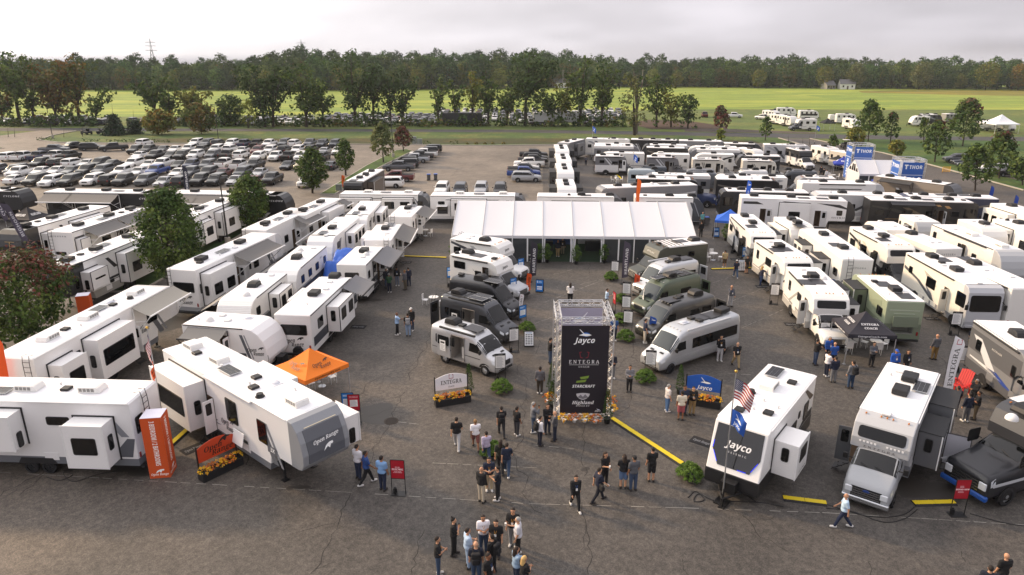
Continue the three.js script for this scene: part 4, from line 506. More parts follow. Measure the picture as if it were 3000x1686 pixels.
  n10: ['plain', 'white trailer with an emblem on its tail behind the cream motorhome', { bw: [], rf: [['a', .78], ['v', .3, -.3], ['v', .3, .4], ['p', .4, 0]], tx: [[txt('ENTEGRA', { c: '#9a9a98', sp: .2, fam: 'serif', draw: (x, w, h) => { x.fillStyle = '#a33'; x.fillRect(w / 2 - 3, 0, 6, 10); } }), 'B', 0, 2.75, 1.4, .3]] }],
  n11: ['plain', 'short white trailer seen from its tail behind the black and cream motorhome', { bw: [] , rf: [['v', .3, .2], ['v', .7, -.2]] }],
  n12: ['plain', 'small trailer with grey rounded nose and open door', { cap: [1.4, '#a3a5a8'], axles: 1, dr: [['R', .45, 95]], rf: [['v', .5, .3], ['v', .2, 0]] }],
  n13: ['lap', 'long lap-sided trailer with two white roof coolers', { cap: [1.5, '#b0b2b5'], dr: [['R', .5, 95, K]], ar: [['R', .2, .78]], w: [['R', .05, .1, 2.0, 2.7], ['R', .42, .47], ['R', .62, .68, 1.6, 2.2]], rf: [['w', .42, .1], ['w', .8, .1], ['v', .2, .3], ['v', .35, -.3]], tx: [] }],
  n14: ['plain', 'short white trailer with rounded end behind the lap-sided one', { axles: 1 }],
  n15: ['plain', 'white trailer with boxy slide-out cut by the frame edge', { sl: [['R', .08, .4, .9, 1], ['R', .6, .9, .9, 1]], rf: [['d', .1, .3], ['a', .25]] }],
  n16: ['plain', 'white trailer with big windows at the frame edge by the lawn', { sl: [['R', .05, .5, .9, 3]], rf: [['a', .2]] }],
  n17: ['blackA', 'glossy black motorhome with tan dashes and open door', { aw: [['R', .18, .58, 1.2, .25, '#2a2c33', '#1d1d20']], dr: [['R', .66, 90, '#c9ccd0']], st: [...sweep('#3a3833', '#6d6250'), ['R', [[.6, 3.3], [.64, 3.3], [.66, 3.1], [.62, 3.1]], '#b08c5c'], ['R', [[.68, 3.2], [.72, 3.2], [.75, 2.9], [.71, 2.9]], '#b08c5c'], band(.15, .45, 1.5, 1.54, '#b08c5c')] }],
  n18: ['horn', 'white camper with black graphics, twin doors and lettering beside the front window', { body: '#e9e9ea', cap: [1.0, '#232428'], low: [.9, '#26282c'], rail: undefined, dr: [['R', .2, 175, '#c4c5c8'], ['R', .68, 175, '#c4c5c8']], sl: [['R', .34, .6, .35, 1]], st: [['R', [[.02, 3.6], [.14, 3.6], [.2, 3.3], [.02, 3.3]], '#333'], ['R', [[.36, 3.75], [.62, 3.6], [.44, 3.45]], '#333'], ['R', [[.66, 3.65], [.86, 3.55], [.98, 2.9], [.8, 3.35]], '#2a2b2f']], w: [['R', .03, .12, 1.6, 2.1], ['R', .24, .28, 2.0, 2.5], ['R', .84, .89, 2.3, 2.9]], tx: [[txt('SEISMIC', { c: '#333', sp: .35 }), 'R', .86, 2.05, 1.5, .26]], rf: [['b', .12], ['b', .45], ['b', .82], ['S', .56, .2], ['S', .72, .2], ['p', .3, .4]] }],
  n19: ['blackA', 'black motorhome with its glossy nose turned left behind the lettered camper', {}],
  n20: ['greyA', 'white-roofed motorhome directly behind the tan dashed black one', { body: '#b9babd' }],
  n21: ['blackA', 'blue and black motorhome at the back right edge of its row', { body: '#1c2747' }],
  n22: ['range5b', 'white camper with black awning bars beside the blue canopies', { st: [band(.2, .7, 3.1, 3.22, K), ['R', [[.1, 2.9], [.22, 1.6], [.3, 1.6], [.16, 2.9]], '#7b7e84']], rf: [['D', .1, .2], ['a', .28, -.1], ['a', .72]], ar: [['R', .2, .75]], tx: [[txt('PASADENA', { c: '#333', fam: 'serif' }), 'R', .62, 2.5, 1.2, .22]] }],
  n23: ['blackA', 'black truck motorhome with sleek curved cab-over in the middle block', { rf: [['a', .2], ['D', .42, .3], ['a', .6], ['p', .3, .3]] }],
  n38: ['midT', 'tan camper with dark rounded nose beside the tall blue tower', { body: '#8f857a', mid: [1.2, 3.1, '#80766b', 1.2], cap: [1.5, '#3a3b40'], rail: '#6b645c', aw: [['R', .1, .5, 1.4, .3, '#3b3a39', '#1d1d20']], low: [1, '#c9c2b8'], rf: [['a', .15], ['D', .35, .2], ['D', .5, -.3], ['a', .72]] }],
  tus: ['blackA', 'brown motorhome with silver swirls beside the red pickup', { body: '#4b443e', cap: [1.1, '#17181b'], st: [['R', [[.1, 1.0], [.3, 1.4], [.5, 2.6], [.7, 2.9], [.7, 3.0], [.48, 2.75], [.28, 1.55], [.1, 1.1]], '#c9c5bd'], ['R', [[.3, .9], [.5, 1.2], [.62, 2.0], [.66, 2.0], [.54, 1.1], [.34, .8]], '#a59f95']], sl: [['L', .35, .75, .9, 0, 1, '#5a5049']], rf: [['a', .7], ['a', .45], ['a', .2], ['S', .85, .3], ['k', .55, -.5]], swirl: 1 }],
  // end-on column
  col1: ['endon', 'nearest trailer of the end-on column, white-tailed with black top rail', {}], col2: ['endon', 'second trailer of the end-on column beyond the white-tailed one', {}], col3: ['endon', 'third trailer of the end-on column', {}], col4: ['endon', 'fourth trailer of the end-on column', {}], col5: ['endon', 'farthest trailer of the end-on column, turned to show its dark flank', { body: '#6d6f73', sl: [['L', .2, .6, .8, 1]] }],
  // block beyond the pavilion, front to back
  n46: ['greyC', 'grey over white motorhome beside the black parasol, first in its row', { w: [['R', .1, .22, 2.1, 2.6], ['R', .4, .54, 1.9, 2.4]], ar: [['R', .04, .62]], dr: [['R', .6, 168]] }],
  n48: ['greyC', 'grey motorhome with brown cab-over, second in its row', { body: '#7a7876', ar: [['R', .04, .64]], dr: [['R', .48, 168]], w: [['R', .54, .64, 1.9, 2.5]] }],
  n30: ['creamC', 'beige motorhome, third in its row beyond the vans', { ar: [['R', .04, .6]], dr: [['R', .58, 168]] }], n28: ['creamC', 'beige motorhome with black window, fourth in its row', { ar: [['R', .1, .62]], w: [['R', .1, .24, 2.0, 2.6], ['R', .4, .52, 1.9, 2.4]], dr: [['R', .6, 168]] }],
  n47: ['plain', 'white trailer with black square window behind the first grey motorhome', { w: [['L', .1, .2, 1.9, 2.6]] }], n49: ['plain', 'white trailer with white roof cooler behind the brown cab-over', { rf: [['w', .7], ['p', .4, .3]] }], n31: ['plain', 'white trailer with sketchy black graphics on its tail', { st: sweep(K, G1) }], n29: ['darkT', 'black camper with white tail and rounded grey nose', {}],
  n42: ['midT', 'grey flanked trailer behind the blue flag pole', {}], n43: ['plain', 'white trailer squeezed behind the grey flanked one', {}], n44: ['blackA', 'black motorhome with plain white roof in the fifth row', { rf: [['a', .25], ['a', .6], ['p', .9, .3]] }], n45: ['darkT', 'white-roofed camper with dark rounded nose pointing left', { body: '#e0e0e0' }],
  n55: ['midT', 'grey trailer with angular white stripes in the fifth row', {}], n56: ['plain', 'white trailer with domed roof coolers in the fifth row', { rf: [['w', .6], ['D', .4, .2], ['w', .2]] }],
  n39: ['whiteA', 'first motorhome of the back row, white with grey swoosh', { low: [.9, '#c9cacd'] }], n40: ['blackA', 'second motorhome of the back row, black with silver bars', { st: diag(.1, '#d5d6d8', '#8c8e93', 3.3) }], n41: ['greyA', 'third motorhome of the back row, grey with white lines', {}], n34: ['darkT', 'fourth vehicle of the back row, black trailer with white roof', { body: '#232428' }], n33: ['whiteA', 'last motorhome of the back row, tall and pale grey', { body: '#c2c2c4', low: [1.5, '#d8d8d8'] }],
  n32: ['plain', 'short white trailer turned away near the back row', { axles: 1 }], n35: ['creamC', 'black motorhome facing the tent aisle with white flank', { body: '#e6e6e6', cab: '#e9e9e9', mid: [1.9, 4, '#17181b', -1], over: false }], n36: ['whiteC', 'white motorhome facing forward beside the beige trailer', { over: false, fr: '' }], n37: ['plain', 'beige trailer with dark nose beside the blue canopy', { body: '#c9c2b6', cap: [1.3, '#34363a'] }],
  n52: ['midT', 'white trailer with rounded nose left of the vans', {}], n24: ['whiteA', 'white-roofed motorhome behind the sleek black one', {}], n26: ['creamC', 'grey motorhome with open rear gate beside the picnic table', { body: '#8f9094', over: false }],
  // big ones in front
  J1: ['plain', 'white trailer with dark sloped nose, blue light strips and side slide-out', { front: 'slope', body: '#f1f0ee', low: [1.25, '#15161a'], st: [['L', [[.02, 2.4], [.1, 2.4], [.24, 3.3], [.2, 3.3]], '#55493f'], ['L', [[.02, 1.7], [.16, 1.7], [.3, 1.3], [.02, 1.3]], K], ['R', [[.02, 1.6], [.5, 1.35], [.5, 1.25], [.02, 1.4]], K]], sl: [['L', .6, .8, 1.1, 1, 0]], w: [['L', .12, .22, 1.6, 2.5], ['L', .36, .5, 1.55, 2.2], ['L', .3, .34, 2.1, 2.5]], rf: [['w', .36, .3], ['s', .14, .6], ['k', .22, -.5], ['d', .5, .8], ['k', .64, .6], ['k', .7, -.6], ['p', .56, 0], ['p', .6, -.8], ['p', .7, .1], ['k', .76, .6]], nose: 1, seis: 1 }],
  E1: ['whiteC', 'silver-nosed motorhome with wide brow window and black slide toppers', { body: '#b3b5b8', cab: '#a3a6aa', hood: 1.42, cabW: 1.05, low: [1.1, '#7b7d82'], sl: [['L', .1, .34, 1.1, 0, 1, '#5d5f63'], ['L', .4, .62, 1.0, 1, 1, '#5d5f63']], aw: [], ar: [['R', .05, .68]], dr: [['R', .72, 100, '#4a4c50']], rf: [['b', .2, -.1], ['b', .4, 0], ['s', .28, -.75], ['v', .12, .5], ['p', .1, .0], ['p', .2, .8], ['v', .7, .1]], bumper: mat('#c9ccd0', .25, .9), ford: 1 }],
  acc: ['greyA', 'grey and blue motorhome with lattice graphics cut by the frame edge', { kind: 'superc', body: '#76777a', mid: [1.9, 3.2, '#57585b', 3], low: [1.2, '#4f5054'], st: [['R', [[.05, 2.9], [.16, 2.9], [.42, 1.3], [.3, 1.3]], '#c9cacd'], ['R', [[.3, 1.5], [.5, 1.1], [.62, 1.1], [.4, 1.55]], '#27418a'], ['R', [[.05, 1.5], [.3, 1.5], [.48, 1.25], [.05, 1.42]], '#d5d5d6']], ar: [['R', .02, .6]], w: [['R', .1, .17, 2.05, 2.75], ['R', .55, .6, 2.0, 2.7]], tx: [[txt('ACCOLADE', { c: '#c9c7c3', sp: .1 }), 'R', .36, 2.75, 1.1, .2]], rf: [['a', .3], ['a', .7]] }],
  S1: ['greyA', 'black and blue truck-nosed motorhome cut by the frame edge', { kind: 'superc', body: '#33353a', cab: '#1a1c22', hood: 1.85, low: [1.2, '#1d4f9e'], st: [band(.3, .99, 1.25, 1.4, '#b9bcc1')], over: false }],
  f1: ['plain', 'truck camper with dark cab on the meadow', { cab: '#4a4d52', kind: 'classc', over: false }], f2: ['plain', 'white camper second in the meadow cluster', {}], f3: ['plain', 'white camper with black doorway in the meadow cluster', { dr: [['R', .5, 168]] }], f4: ['plain', 'white camper with black stripe broadside in the meadow', { st: [band(.05, .9, 1.4, 2.0, K)] }], f5: ['plain', 'tiny cream box trailer on the meadow', { axles: 1, sl: [], w: [] }], f6: ['plain', 'white camper by the tall maple on the meadow', {}], f7: ['plain', 'white teardrop trailer at the roadside', { axles: 1, w: [['R', .3, .6]] }], f8: ['plain', 'white pop-up truck camper on the far meadow', { axles: 1 }], f9: ['darkT', 'dark camper behind the leaning flag on the far meadow', {}], f10: ['plain', 'grey camper behind the maples', { axles: 1, body: '#8d8c88' }], f11: ['plain', 'white camper left of the white marquee', { axles: 1 }], f12: ['plain', 'white trailer under the white marquee', { axles: 1 }], f13: ['plain', 'white camper at the back of the meadow cluster', {}], f14: ['plain', 'white camper beside the red awning on the meadow', {}],
};
const PLACES = {"cyc1":["fifth",-66.5,-86.64,-5.0,13,4.0],
"cyc2":["fifth",-49.65,-85.03,-4.0,14.48,4.0],
"cyc3":["fifth",-33.9,-83.9,-6.0,14.57,4.0],
"big4":["fifth",-46.53,-70.15,-99.0,12.4,4.0],
"big5":["fifth",-41.56,-70.06,82.0,12.5,4.0],
"big6":["fifth",-35.22,-57.96,-96.0,12.6,4.0],
"big7":["fifth",-33.52,-74.58,-96.0,12.6,4.0],
"or8":["fifth",-24.22,-58.06,78.5,13.19,4.0],
"or9":["fifth",-23.6,-70.3,81.0,11.4,4.0],
"or10":["fifth",-21.73,-76.45,80.0,10.4,4.0],
"fw11":["fifth",-26.45,-41.72,83.7,13.7,4.0],
"fw12":["fifth",-24.43,-31.2,177.0,12.8,4.0],
"fw13":["fifth",-13.65,-32.66,-40.6,13.54,4.0],
"tt14":["trailer",-18.17,-42.71,-10.9,5.9,3.2],
"tt15":["trailer",-14.12,-48.35,84.2,9.79,3.3],
"tt16":["trailer",-13.01,-58.94,85.9,7.2,3.3],
"tt17":["trailer",-12.59,-67.45,90.3,7.9,3.3],
"tt18":["trailer",-11.76,-77.29,85.7,7.2,3.3],
"tt19":["trailer",-17.88,-68.56,-93.7,9.96,3.3],
"tt20":["trailer",-16.77,-77.54,-90.0,9.49,3.3],
"tt21":["trailer",-18.28,-57.18,-92.9,8.51,3.3],
"tt22":["trailer",-19.28,-49.27,-93.8,7.39,3.3],
"m1":["trailer",-15.78,-87.13,-2.0,11.33,3.4],
"m2":["trailer",-4.07,-86.16,-2.0,11.94,3.4],
"m3":["trailer",8.56,-85.52,-4.0,10.85,3.4],
"m4":["trailer",19.3,-85.01,-5.0,8.43,3.4],
"n54":["classa",17.37,-89.9,-169.0,13.06,3.9],
"n53":["superc",22.6,-95.94,-9.0,11,3.8],
"vanR1":["van",12.13,-43.85,-145.3,7.71,2.75],
"vanR2":["van",12.11,-48.54,-148.0,6.34,2.7],
"vanR3":["van",12.43,-53.47,-146.5,5.99,2.8],
"vanR4":["van",13.31,-57.96,-150.5,5.92,2.8],
"clR5":["classc",14.38,-62.66,-158.7,7.2,3.2],
"vanL1":["van",-2.67,-42.94,-36.3,5.6,2.6],
"vanL2":["van",-2.41,-48.19,-34.8,5.9,2.85],
"vanL3":["van",-2.06,-52.8,-31.0,5.9,2.8],
"clL4":["classc",-1.9,-57.98,-34.1,6.9,3.2],
"clL5":["classc",-2.05,-63.35,-30.1,7.4,3.3],
"clR1":["classc",24.38,-68.62,-93.7,10.86,3.5],
"clR2":["classc",24.05,-58.94,-87.6,8.82,3.4],
"clR3":["classc",23.06,-49.71,-95.7,9.35,3.4],
"n4":["trailer",29.0,-70.1,-89.1,5.2,3.5],
"n5":["classa",29.01,-61.26,85.5,11.63,3.7],
"n6":["classc",28.0,-50.4,83.3,9.0,3.4],
"n7":["classa",34.93,-53.16,-92.8,9.79,3.6],
"n8":["classa",37.49,-52.64,90.8,9,3.6],
"n9":["classc",34.69,-62.95,-91.0,9.7,3.6],
"n10":["trailer",38.78,-63.87,95.0,7,3.3],
"n11":["trailer",38.49,-70.19,88.7,5.3,3.3],
"n12":["trailer",43.5,-72.7,-95.0,5.0,3.2],
"n13":["trailer",44.17,-64.3,-90.7,11.43,3.3],
"n14":["trailer",48.6,-70.4,-92.0,5,3.2],
"n15":["trailer",51.7,-67.69,-92.0,9,3.4],
"n16":["trailer",56.31,-75.02,-90.0,9,3.6],
"n17":["classa",48.05,-81.26,-8.0,11.91,3.7],
"n18":["fifth",33.19,-80.72,-11.0,12.55,4.0],
"n19":["classa",31.51,-87.2,172.0,10.6,3.7],
"n20":["classa",42.1,-85.05,172.0,10.2,3.7],
"n21":["classa",52.44,-83.56,170.0,10.5,3.7],
"n22":["fifth",43.46,-92.0,-6.0,10.56,3.9],
"n23":["superc",33.5,-95.4,-9.0,11,3.8],
"n38":["fifth",54.1,-92.99,-52.0,10.5,4.0],
"n39":["classa",19.79,-146.07,-12.0,9.12,3.7],
"n40":["classa",29.23,-144.76,-12.0,9.85,3.7],
"n41":["classa",38.16,-142.68,-12.0,8.98,3.7],
"n33":["classa",52.64,-135.98,-12.0,8.32,3.7],
"n34":["trailer",45.25,-138.85,-12.0,7.28,3.6],
"n46":["classc",18.23,-123.26,-7.0,7.2,3.3],
"n48":["classc",26.92,-121.64,-9.0,7.2,3.3],
"n30":["classc",34.19,-119.11,-9.0,7.2,3.3],
"n28":["classc",42.18,-117.51,-11.0,7.2,3.3],
"n42":["trailer",20.35,-136.6,-7.0,8.85,3.4],
"n43":["trailer",20.57,-139.7,-7.0,8.4,3.4],
"n44":["classa",29.08,-132.5,-9.0,7.67,3.6],
"n45":["fifth",29.24,-135.93,171.0,8.52,3.7],
"n47":["trailer",19.73,-127.19,173.0,8.05,3.3],
"n49":["trailer",27.89,-125.61,171.0,7.19,3.3],
"n31":["trailer",35.88,-125.64,169.0,6.95,3.3],
"n29":["fifth",42.27,-121.32,169.0,7.12,3.6],
"n32":["trailer",44.77,-133.05,-60.0,5.6,3.2],
"n55":["trailer",37.51,-131.34,171.0,9.2,3.4],
"n56":["trailer",38.22,-135.21,171.0,9.2,3.4],
"n35":["classc",53.74,-131.08,-82.0,7.0,3.3],
"n36":["classc",60.46,-135.09,-74.0,7.0,3.3],
"n37":["trailer",61.08,-128.3,-70.0,6.2,3.2],
"n51":["van",21.37,-111.07,-7.0,5.9,2.8],
"n51b":["van",22.12,-114.2,172.0,5.9,2.8],
"n52":["trailer",23.87,-101.91,172.0,9.6,3.4],
"n24":["classa",33.84,-99.12,171.0,9.6,3.6],
"n25":["van",44.64,-110.09,168.0,6.0,2.75],
"n26":["classc",43.05,-101.41,170.0,7,3.1],
"n27":["van",37.18,-110.6,170.0,5.9,2.75],
"n57":["van",29.13,-111.6,170.0,5.9,2.75],
"n58":["van",30.49,-107.9,-9.0,5.9,2.75],
"col1":["trailer",7.27,-94.0,-91.0,7.0,3.4],
"col2":["trailer",7.92,-106.26,-91.0,9.0,3.7],
"col3":["trailer",8.51,-117.54,-91.0,9.6,3.7],
"col4":["trailer",9.14,-131.04,-91.0,9.6,3.7],
"col5":["trailer",11.69,-141.76,-118.0,9.4,3.7],
"tus":["classa",-20.68,-98.1,-95.0,11.8,3.8],
"J1":["trailer",12.65,-31.22,-127.3,8.39,3.5],
"E1":["classc",18.92,-30.93,-127.4,9.74,3.5],
"acc":["superc",30.15,-37.2,-95.7,8.5,3.7],
"S1":["superc",24.99,-29.43,-160,8.6,3.9],
"f1":["classc",81.7,-201.13,176,7.0,3.2],
"f2":["trailer",81.66,-220.76,-65,5.5,3.0],
"f3":["trailer",82.67,-214.17,-70,5.2,3.0],
"f4":["trailer",97.9,-237.26,-4,6.2,3.0],
"f5":["trailer",101.98,-226.56,-10,3.6,2.4],
"f6":["trailer",103.43,-221.9,-12,6,3.0],
"f7":["trailer",97.29,-204.98,-80,5.2,3.0],
"f8":["trailer",121.57,-213.95,175,5.0,3.0],
"f9":["trailer",130.05,-222.69,-10,6,2.8],
"f10":["trailer",138.12,-225.75,5,5,2.8],
"f11":["trailer",133.81,-200.78,-10,5.5,2.8],
"f12":["trailer",136.84,-198.33,-80,5.0,2.8],
"f13":["trailer",85.35,-236.48,-60,5.5,3.0],
"f14":["trailer",95.45,-250.13,-15,6.5,3.0]};   // kind, x, z, heading, length, height
const built = {};
for (const [k, [style, label, extra]] of Object.entries(rvRow)) {
  const [kind, x, z, a, L, H] = PLACES[k], s = { ...STYLES[style], ...extra };
  const o = { kind: s.kind || kind, x, z, a: R(a), L, H, label, ...s, kind: s.kind || kind };
  const p = built[k] = buildRV(o), body = p.getObjectByName('body'), l = L / 2, zf = (o.W || 2.5) / 2;
  if (s.lap) { body.material = LAPM; }
  if (s.spare) wheelParts(p, -l - .12, 0, .36, .2, 'dark').rotation.set(0, Math.PI / 2, 0), p.children[p.children.length - 1].position.set(-l - .14, .75, .25);
  if (s.fr === '#333') { const m = decal(p, openRange('#333'), 'F', 0, 1.75, 1.5, .75, l); m.rotation.set(0, Math.PI / 2, 0); m.position.set(l + .03, 1.5, 0); }
  if (s.fr === 'J') { const m = decal(p, jayco('#26282c'), 'F', 0, H - .6, .95, .36, l); m.rotation.set(-.367, Math.PI / 2, 0, 'YXZ'); m.position.set(l - 1.86, H - .62, 0); }
  if (s.fr === 'E') { const m = decal(p, txt('ENTEGRA', { c: '#d9d9d4', sp: .2, fam: 'serif' }), 'F', 0, H - .6, 1.2, .24, l); m.rotation.set(-.367, Math.PI / 2, 0, 'YXZ'); m.position.set(l - 1.86, H - .62, 0); }
  if (s.bars) { const g = []; for (let i = 0; i < 6; i++) g.push(bar([-l + 2.6 + i * .42, H + .07, -1.1], [-l + 2.6 + i * .42, H + .07, 1.1], .03)); obj('roof_rack', g, BLACK, p); }
  if (s.kitchen) { obj('kitchen_hatch', [rbox(1.3, .04, .8, -l + 1.5, 2.2, zf + .42, .015)], WHITE, p).rotation.x = 0; carve(p, -l + 1.5, 1.6, zf + .01, 1.3, .95, .6, '#77726c'); obj('kitchen_unit', [rbox(1.2, .35, .4, -l + 1.5, 1.32, zf - .2, .02)], mat('#3a3a3d', .5), p); }
  if (s.tailHatch) { obj('tail_hatch', [rbox(.05, .8, 1.7, -l - .4, 2.0, 0, .02)], paint('#77826f'), p).rotation.z = 0; carve(p, -l - .02, 1.35, 0, 1.5, .8, .7, '#8a8c86', 1, 'x'); obj('tail_crease', [box(.02, .06, 2.0, -l - .01, 2.7, 0), box(.02, .05, 1.4, -l - .01, 2.45, 0)], paint('#b3bba8'), p); }
  if (s.rearBlue) obj('tail_graphic', [ext([[-1.2, .6], [1.2, .6], [1.2, 1.5], [.4, 1.8], [-.2, 1.9], [-1.2, 1.5]], -.004, .004).rotateY(-Math.PI / 2).translate(-l - .012, 0, 0)], mat('#2a468c', .4), p), obj('tail_graphic', [ext([[-1.1, 1.7], [.2, 2.1], [1.2, 2.2], [1.2, 2.35], [.1, 2.25], [-1.1, 1.85]], -.004, .004).rotateY(-Math.PI / 2).translate(-l - .018, 0, 0)], mat('#70757f', .4), p);
  if (k === 'fw13' || k === 'fw11') {                                                     // dark inset and emblem on the grey cap
    const c = obj('cap_inset', [ext([[l - .34, H - .4], [l - .1, H - .9], [l + .035, H - 1.5], [l + .02, H - 1.95], [l - .06, H - 1.95], [l - .06, H - 1.5], [l - .2, H - .9], [l - .42, H - .4]], -.98, .98, .02)], mat('#5d6067', .35), p);
    const d = decal(c, txt('Open Range', { c: '#ffffff', font: 'italic bold', fam: 'serif', w: 256, h: 160, fs: .001, draw: (x, w, h) => { x.fillStyle = '#fff'; x.font = 'italic bold 50px serif'; x.textAlign = 'center'; x.save(); x.transform(1, -.08, 0, 1, 0, 8); x.fillText('Open Range', w / 2, 44, 220); x.restore(); x.save(); x.translate(84, 84); x.scale(.38, .46); horse(x, w, h, '#fff'); x.restore(); } }), 'R', 0, 0, 1.6, .8, 0); d.rotation.set(-.22, Math.PI / 2, 0, 'YXZ'); d.position.set(l + .015, H - 1.2, 0);
    obj('cap_light_bar', [box(.03, .03, 1.7, l - .38, H - .33, 0)], mat('#f2e6c8', .3), p);
    if (k === 'fw13') { carve(p, -l + 8.1, 1.12, zf + .02, 1.0, .6, .7, '#8c8a86'); const h = obj('hatch_lid', [rbox(1.0, .72, .04, 0, -.2, 0, .02)], paint('#eeedec'), p); h.rotation.x = -.25; h.position.set(-l + 8.1, 1.75, zf + .2); }
  }
  if (/^big/.test(k)) { const g = obj('cap_emblem', [box(.02, .05, 1.0, 0, .3, 0), ext([[-.05, .28], [.05, .28], [0, -.4]], -.01, .01).rotateY(Math.PI / 2)], mat('#a98f62', .35, .6), p); g.position.set(l + .01, H - 1.35, 0); g.rotation.z = .18; }
  if (s.nose) {                                                                        // dark sloped window panel with light strips
    const ang = Math.atan2(.62, H - 1.6), cx = l - .43 + .03, cy = (H + 1.4) / 2 - .02, g = new THREE.Group(); g.name = 'nose_panel'; g.position.set(cx, cy, 0); g.rotation.set(-ang, Math.PI / 2, 0, 'YXZ'); p.add(g);
    obj('panel', [ext([[-1.08, .95], [1.08, .95], [1.12, -.25], [.75, -.98], [-.75, -.98], [-1.12, -.25]], 0, .03, .01)], mat('#16171a', .12, 0, { clearcoat: 1 }), g);
    const d = new THREE.Mesh(new THREE.PlaneGeometry(1.5, .56), jayco('#f4f4f4')); d.name = 'lettering'; d.position.set(.05, .12, .036); g.add(d); const e = new THREE.Mesh(new THREE.PlaneGeometry(.9, .14), txt('SEISMIC', { c: '#b9b9bd', sp: .35 })); e.name = 'lettering'; e.position.set(.05, -.26, .036); g.add(e);
    const blue = new THREE.MeshStandardMaterial({ color: 0x1133ff, emissive: 0x1030ff, emissiveIntensity: .8 });
    obj('light_strip', [bar([-1.08, .1, .04], [-1.09, -.25, .04], .012), bar([-1.04, -.36, .04], [-.8, -.84, .04], .012), bar([1.04, -.36, .04], [.8, -.84, .04], .012), bar([.2, -.95, .04], [.6, -.95, .04], .012)], blue, g);
    decal(p, txt('SEISMIC', { c: '#333', sp: .35 }), 'L', -l + .7 * L, 1.3, 1.1, .2, zf + 1.16);
  }
  if (s.ford) { const e = obj('front_badge', [new THREE.SphereGeometry(1, 14, 8).scale(.02, .07, .17)], mat('#1f3c7a', .3), p); e.position.set(l + .02, .92, 0); decal(p, txt('ENTEGRA', { c: '#5d6066', sp: .3, fam: 'serif' }), 'F', 0, 2.2, 1.4, .2, l - 1.75).position.x = l - 1.745; for (const q of [-.95, .2]) obj('brow_graphic', [...Array(5)].map((_, i) => box(.02, .09, .09, l - 1.765, 2.42, q + i * .16)), mat('#f0f0f0', .4), p); }
}
// ---------- camper vans ----------
const vanRow = {
  vanL1: ['silver camper van with open sliding door nearest the tower', { body: '#cbcdd0', metal: 1, slider: 1, dark: 1, rf: [['a', .22], ['k', .38, .1], ['S', .55, 0]], awn: 1, lw: [] }],
  vanL2: ['dark grey camper van with ladder on its open rear door', { body: '#4c4e53', metal: 1, slider: 1, rack: 1, awn: 1, backDoor: [1], ladderDoor: 1, rf: [['a', .18], ['S', .36, 0], ['s', .52, .3], ['s', .52, -.4]], lw: [] }],
  vanL3: ['black camper van with tall flat roof, third in the row beside the plaza', { body: '#2c2d31', metal: 1, rf: [['a', .42], ['S', .62, 0], ['k', .1, 0], ['s', .64, .3]], rw: [[.1, .4], [.5, .8]] }],
  vanR1: ['silver passenger van with a long dark window band, nearest on the plaza', { body: '#c3c6c9', metal: 1, rim: 'dark', trim: '#c3c6c9', arch: '#9ea1a5', clearGlass: 1, lw: [[.0, .98, 1.32, 2.02]], awn: -1, awnC: '#c3c5c8', rf: [['b', .12], ['S', .26], ['S', .4, .1], ['k', .48, .3], ['y', .6, .1], ['k', .46, -.3]] }],
  vanR2: ['charcoal camper van with ribbed roof beside the silver passenger van', { body: '#4b4b4b', metal: 1, clearGlass: 1, rf: [['a', .2], ['k', .42, .2], ['S', .6], ['k', .5, 0]], backDoor: [-1] }],
  vanR3: ['olive green camper van with a roof rack full of panels', { body: '#4d5846', clearGlass: 1, dark: 1, rack: 1, rf: [['a', .45], ['S', .2], ['s', .62, .2], ['s', .3, .4]], backDoor: [-1], lw: [[.3, .7]] }],
  vanR4: ['white and silver camper van with rear door open, behind the olive one', { body: '#c6c8cb', metal: 1, clearGlass: 1, rf: [['a', .35], ['k', .5, -.2], ['S', .15], ['p', .44, .2]], awn: 1, awnC: '#c3c5c8', backDoor: [-1], lw: [[.02, .3]] }],
  n51: ['pale blue camper van behind the blue flag pole', { body: '#a9b4ba', rf: [['k', .1], ['a', .7]] }], n51b: ['dark blue camper van nosing out behind the pale blue one', { body: '#3c444d', rf: [['a', .4], ['S', .6]] }],
  n25: ['dark grey camper van facing the picnic table', { body: '#4c4f54', metal: 1, rf: [['a', .2], ['a', .7], ['s', .45]] }], n27: ['white camper van in the middle block behind the motorhome roofs', { body: '#d6d7d8', rf: [['a', .3], ['s', .6]] }], n57: ['grey camper van half hidden in the middle block', { body: '#6b6e73', rf: [['a', .4]] }], n58: ['slate camper van with light bars in the middle block', { body: '#50565d', rf: [['a', .5], ['s', .2]] }],
};
for (const [k, [label, o]] of Object.entries(vanRow)) { const [, x, z, a, L, H] = PLACES[k]; built[k] = buildVan({ x, z, a: R(a), L, H, label, ...o }); }

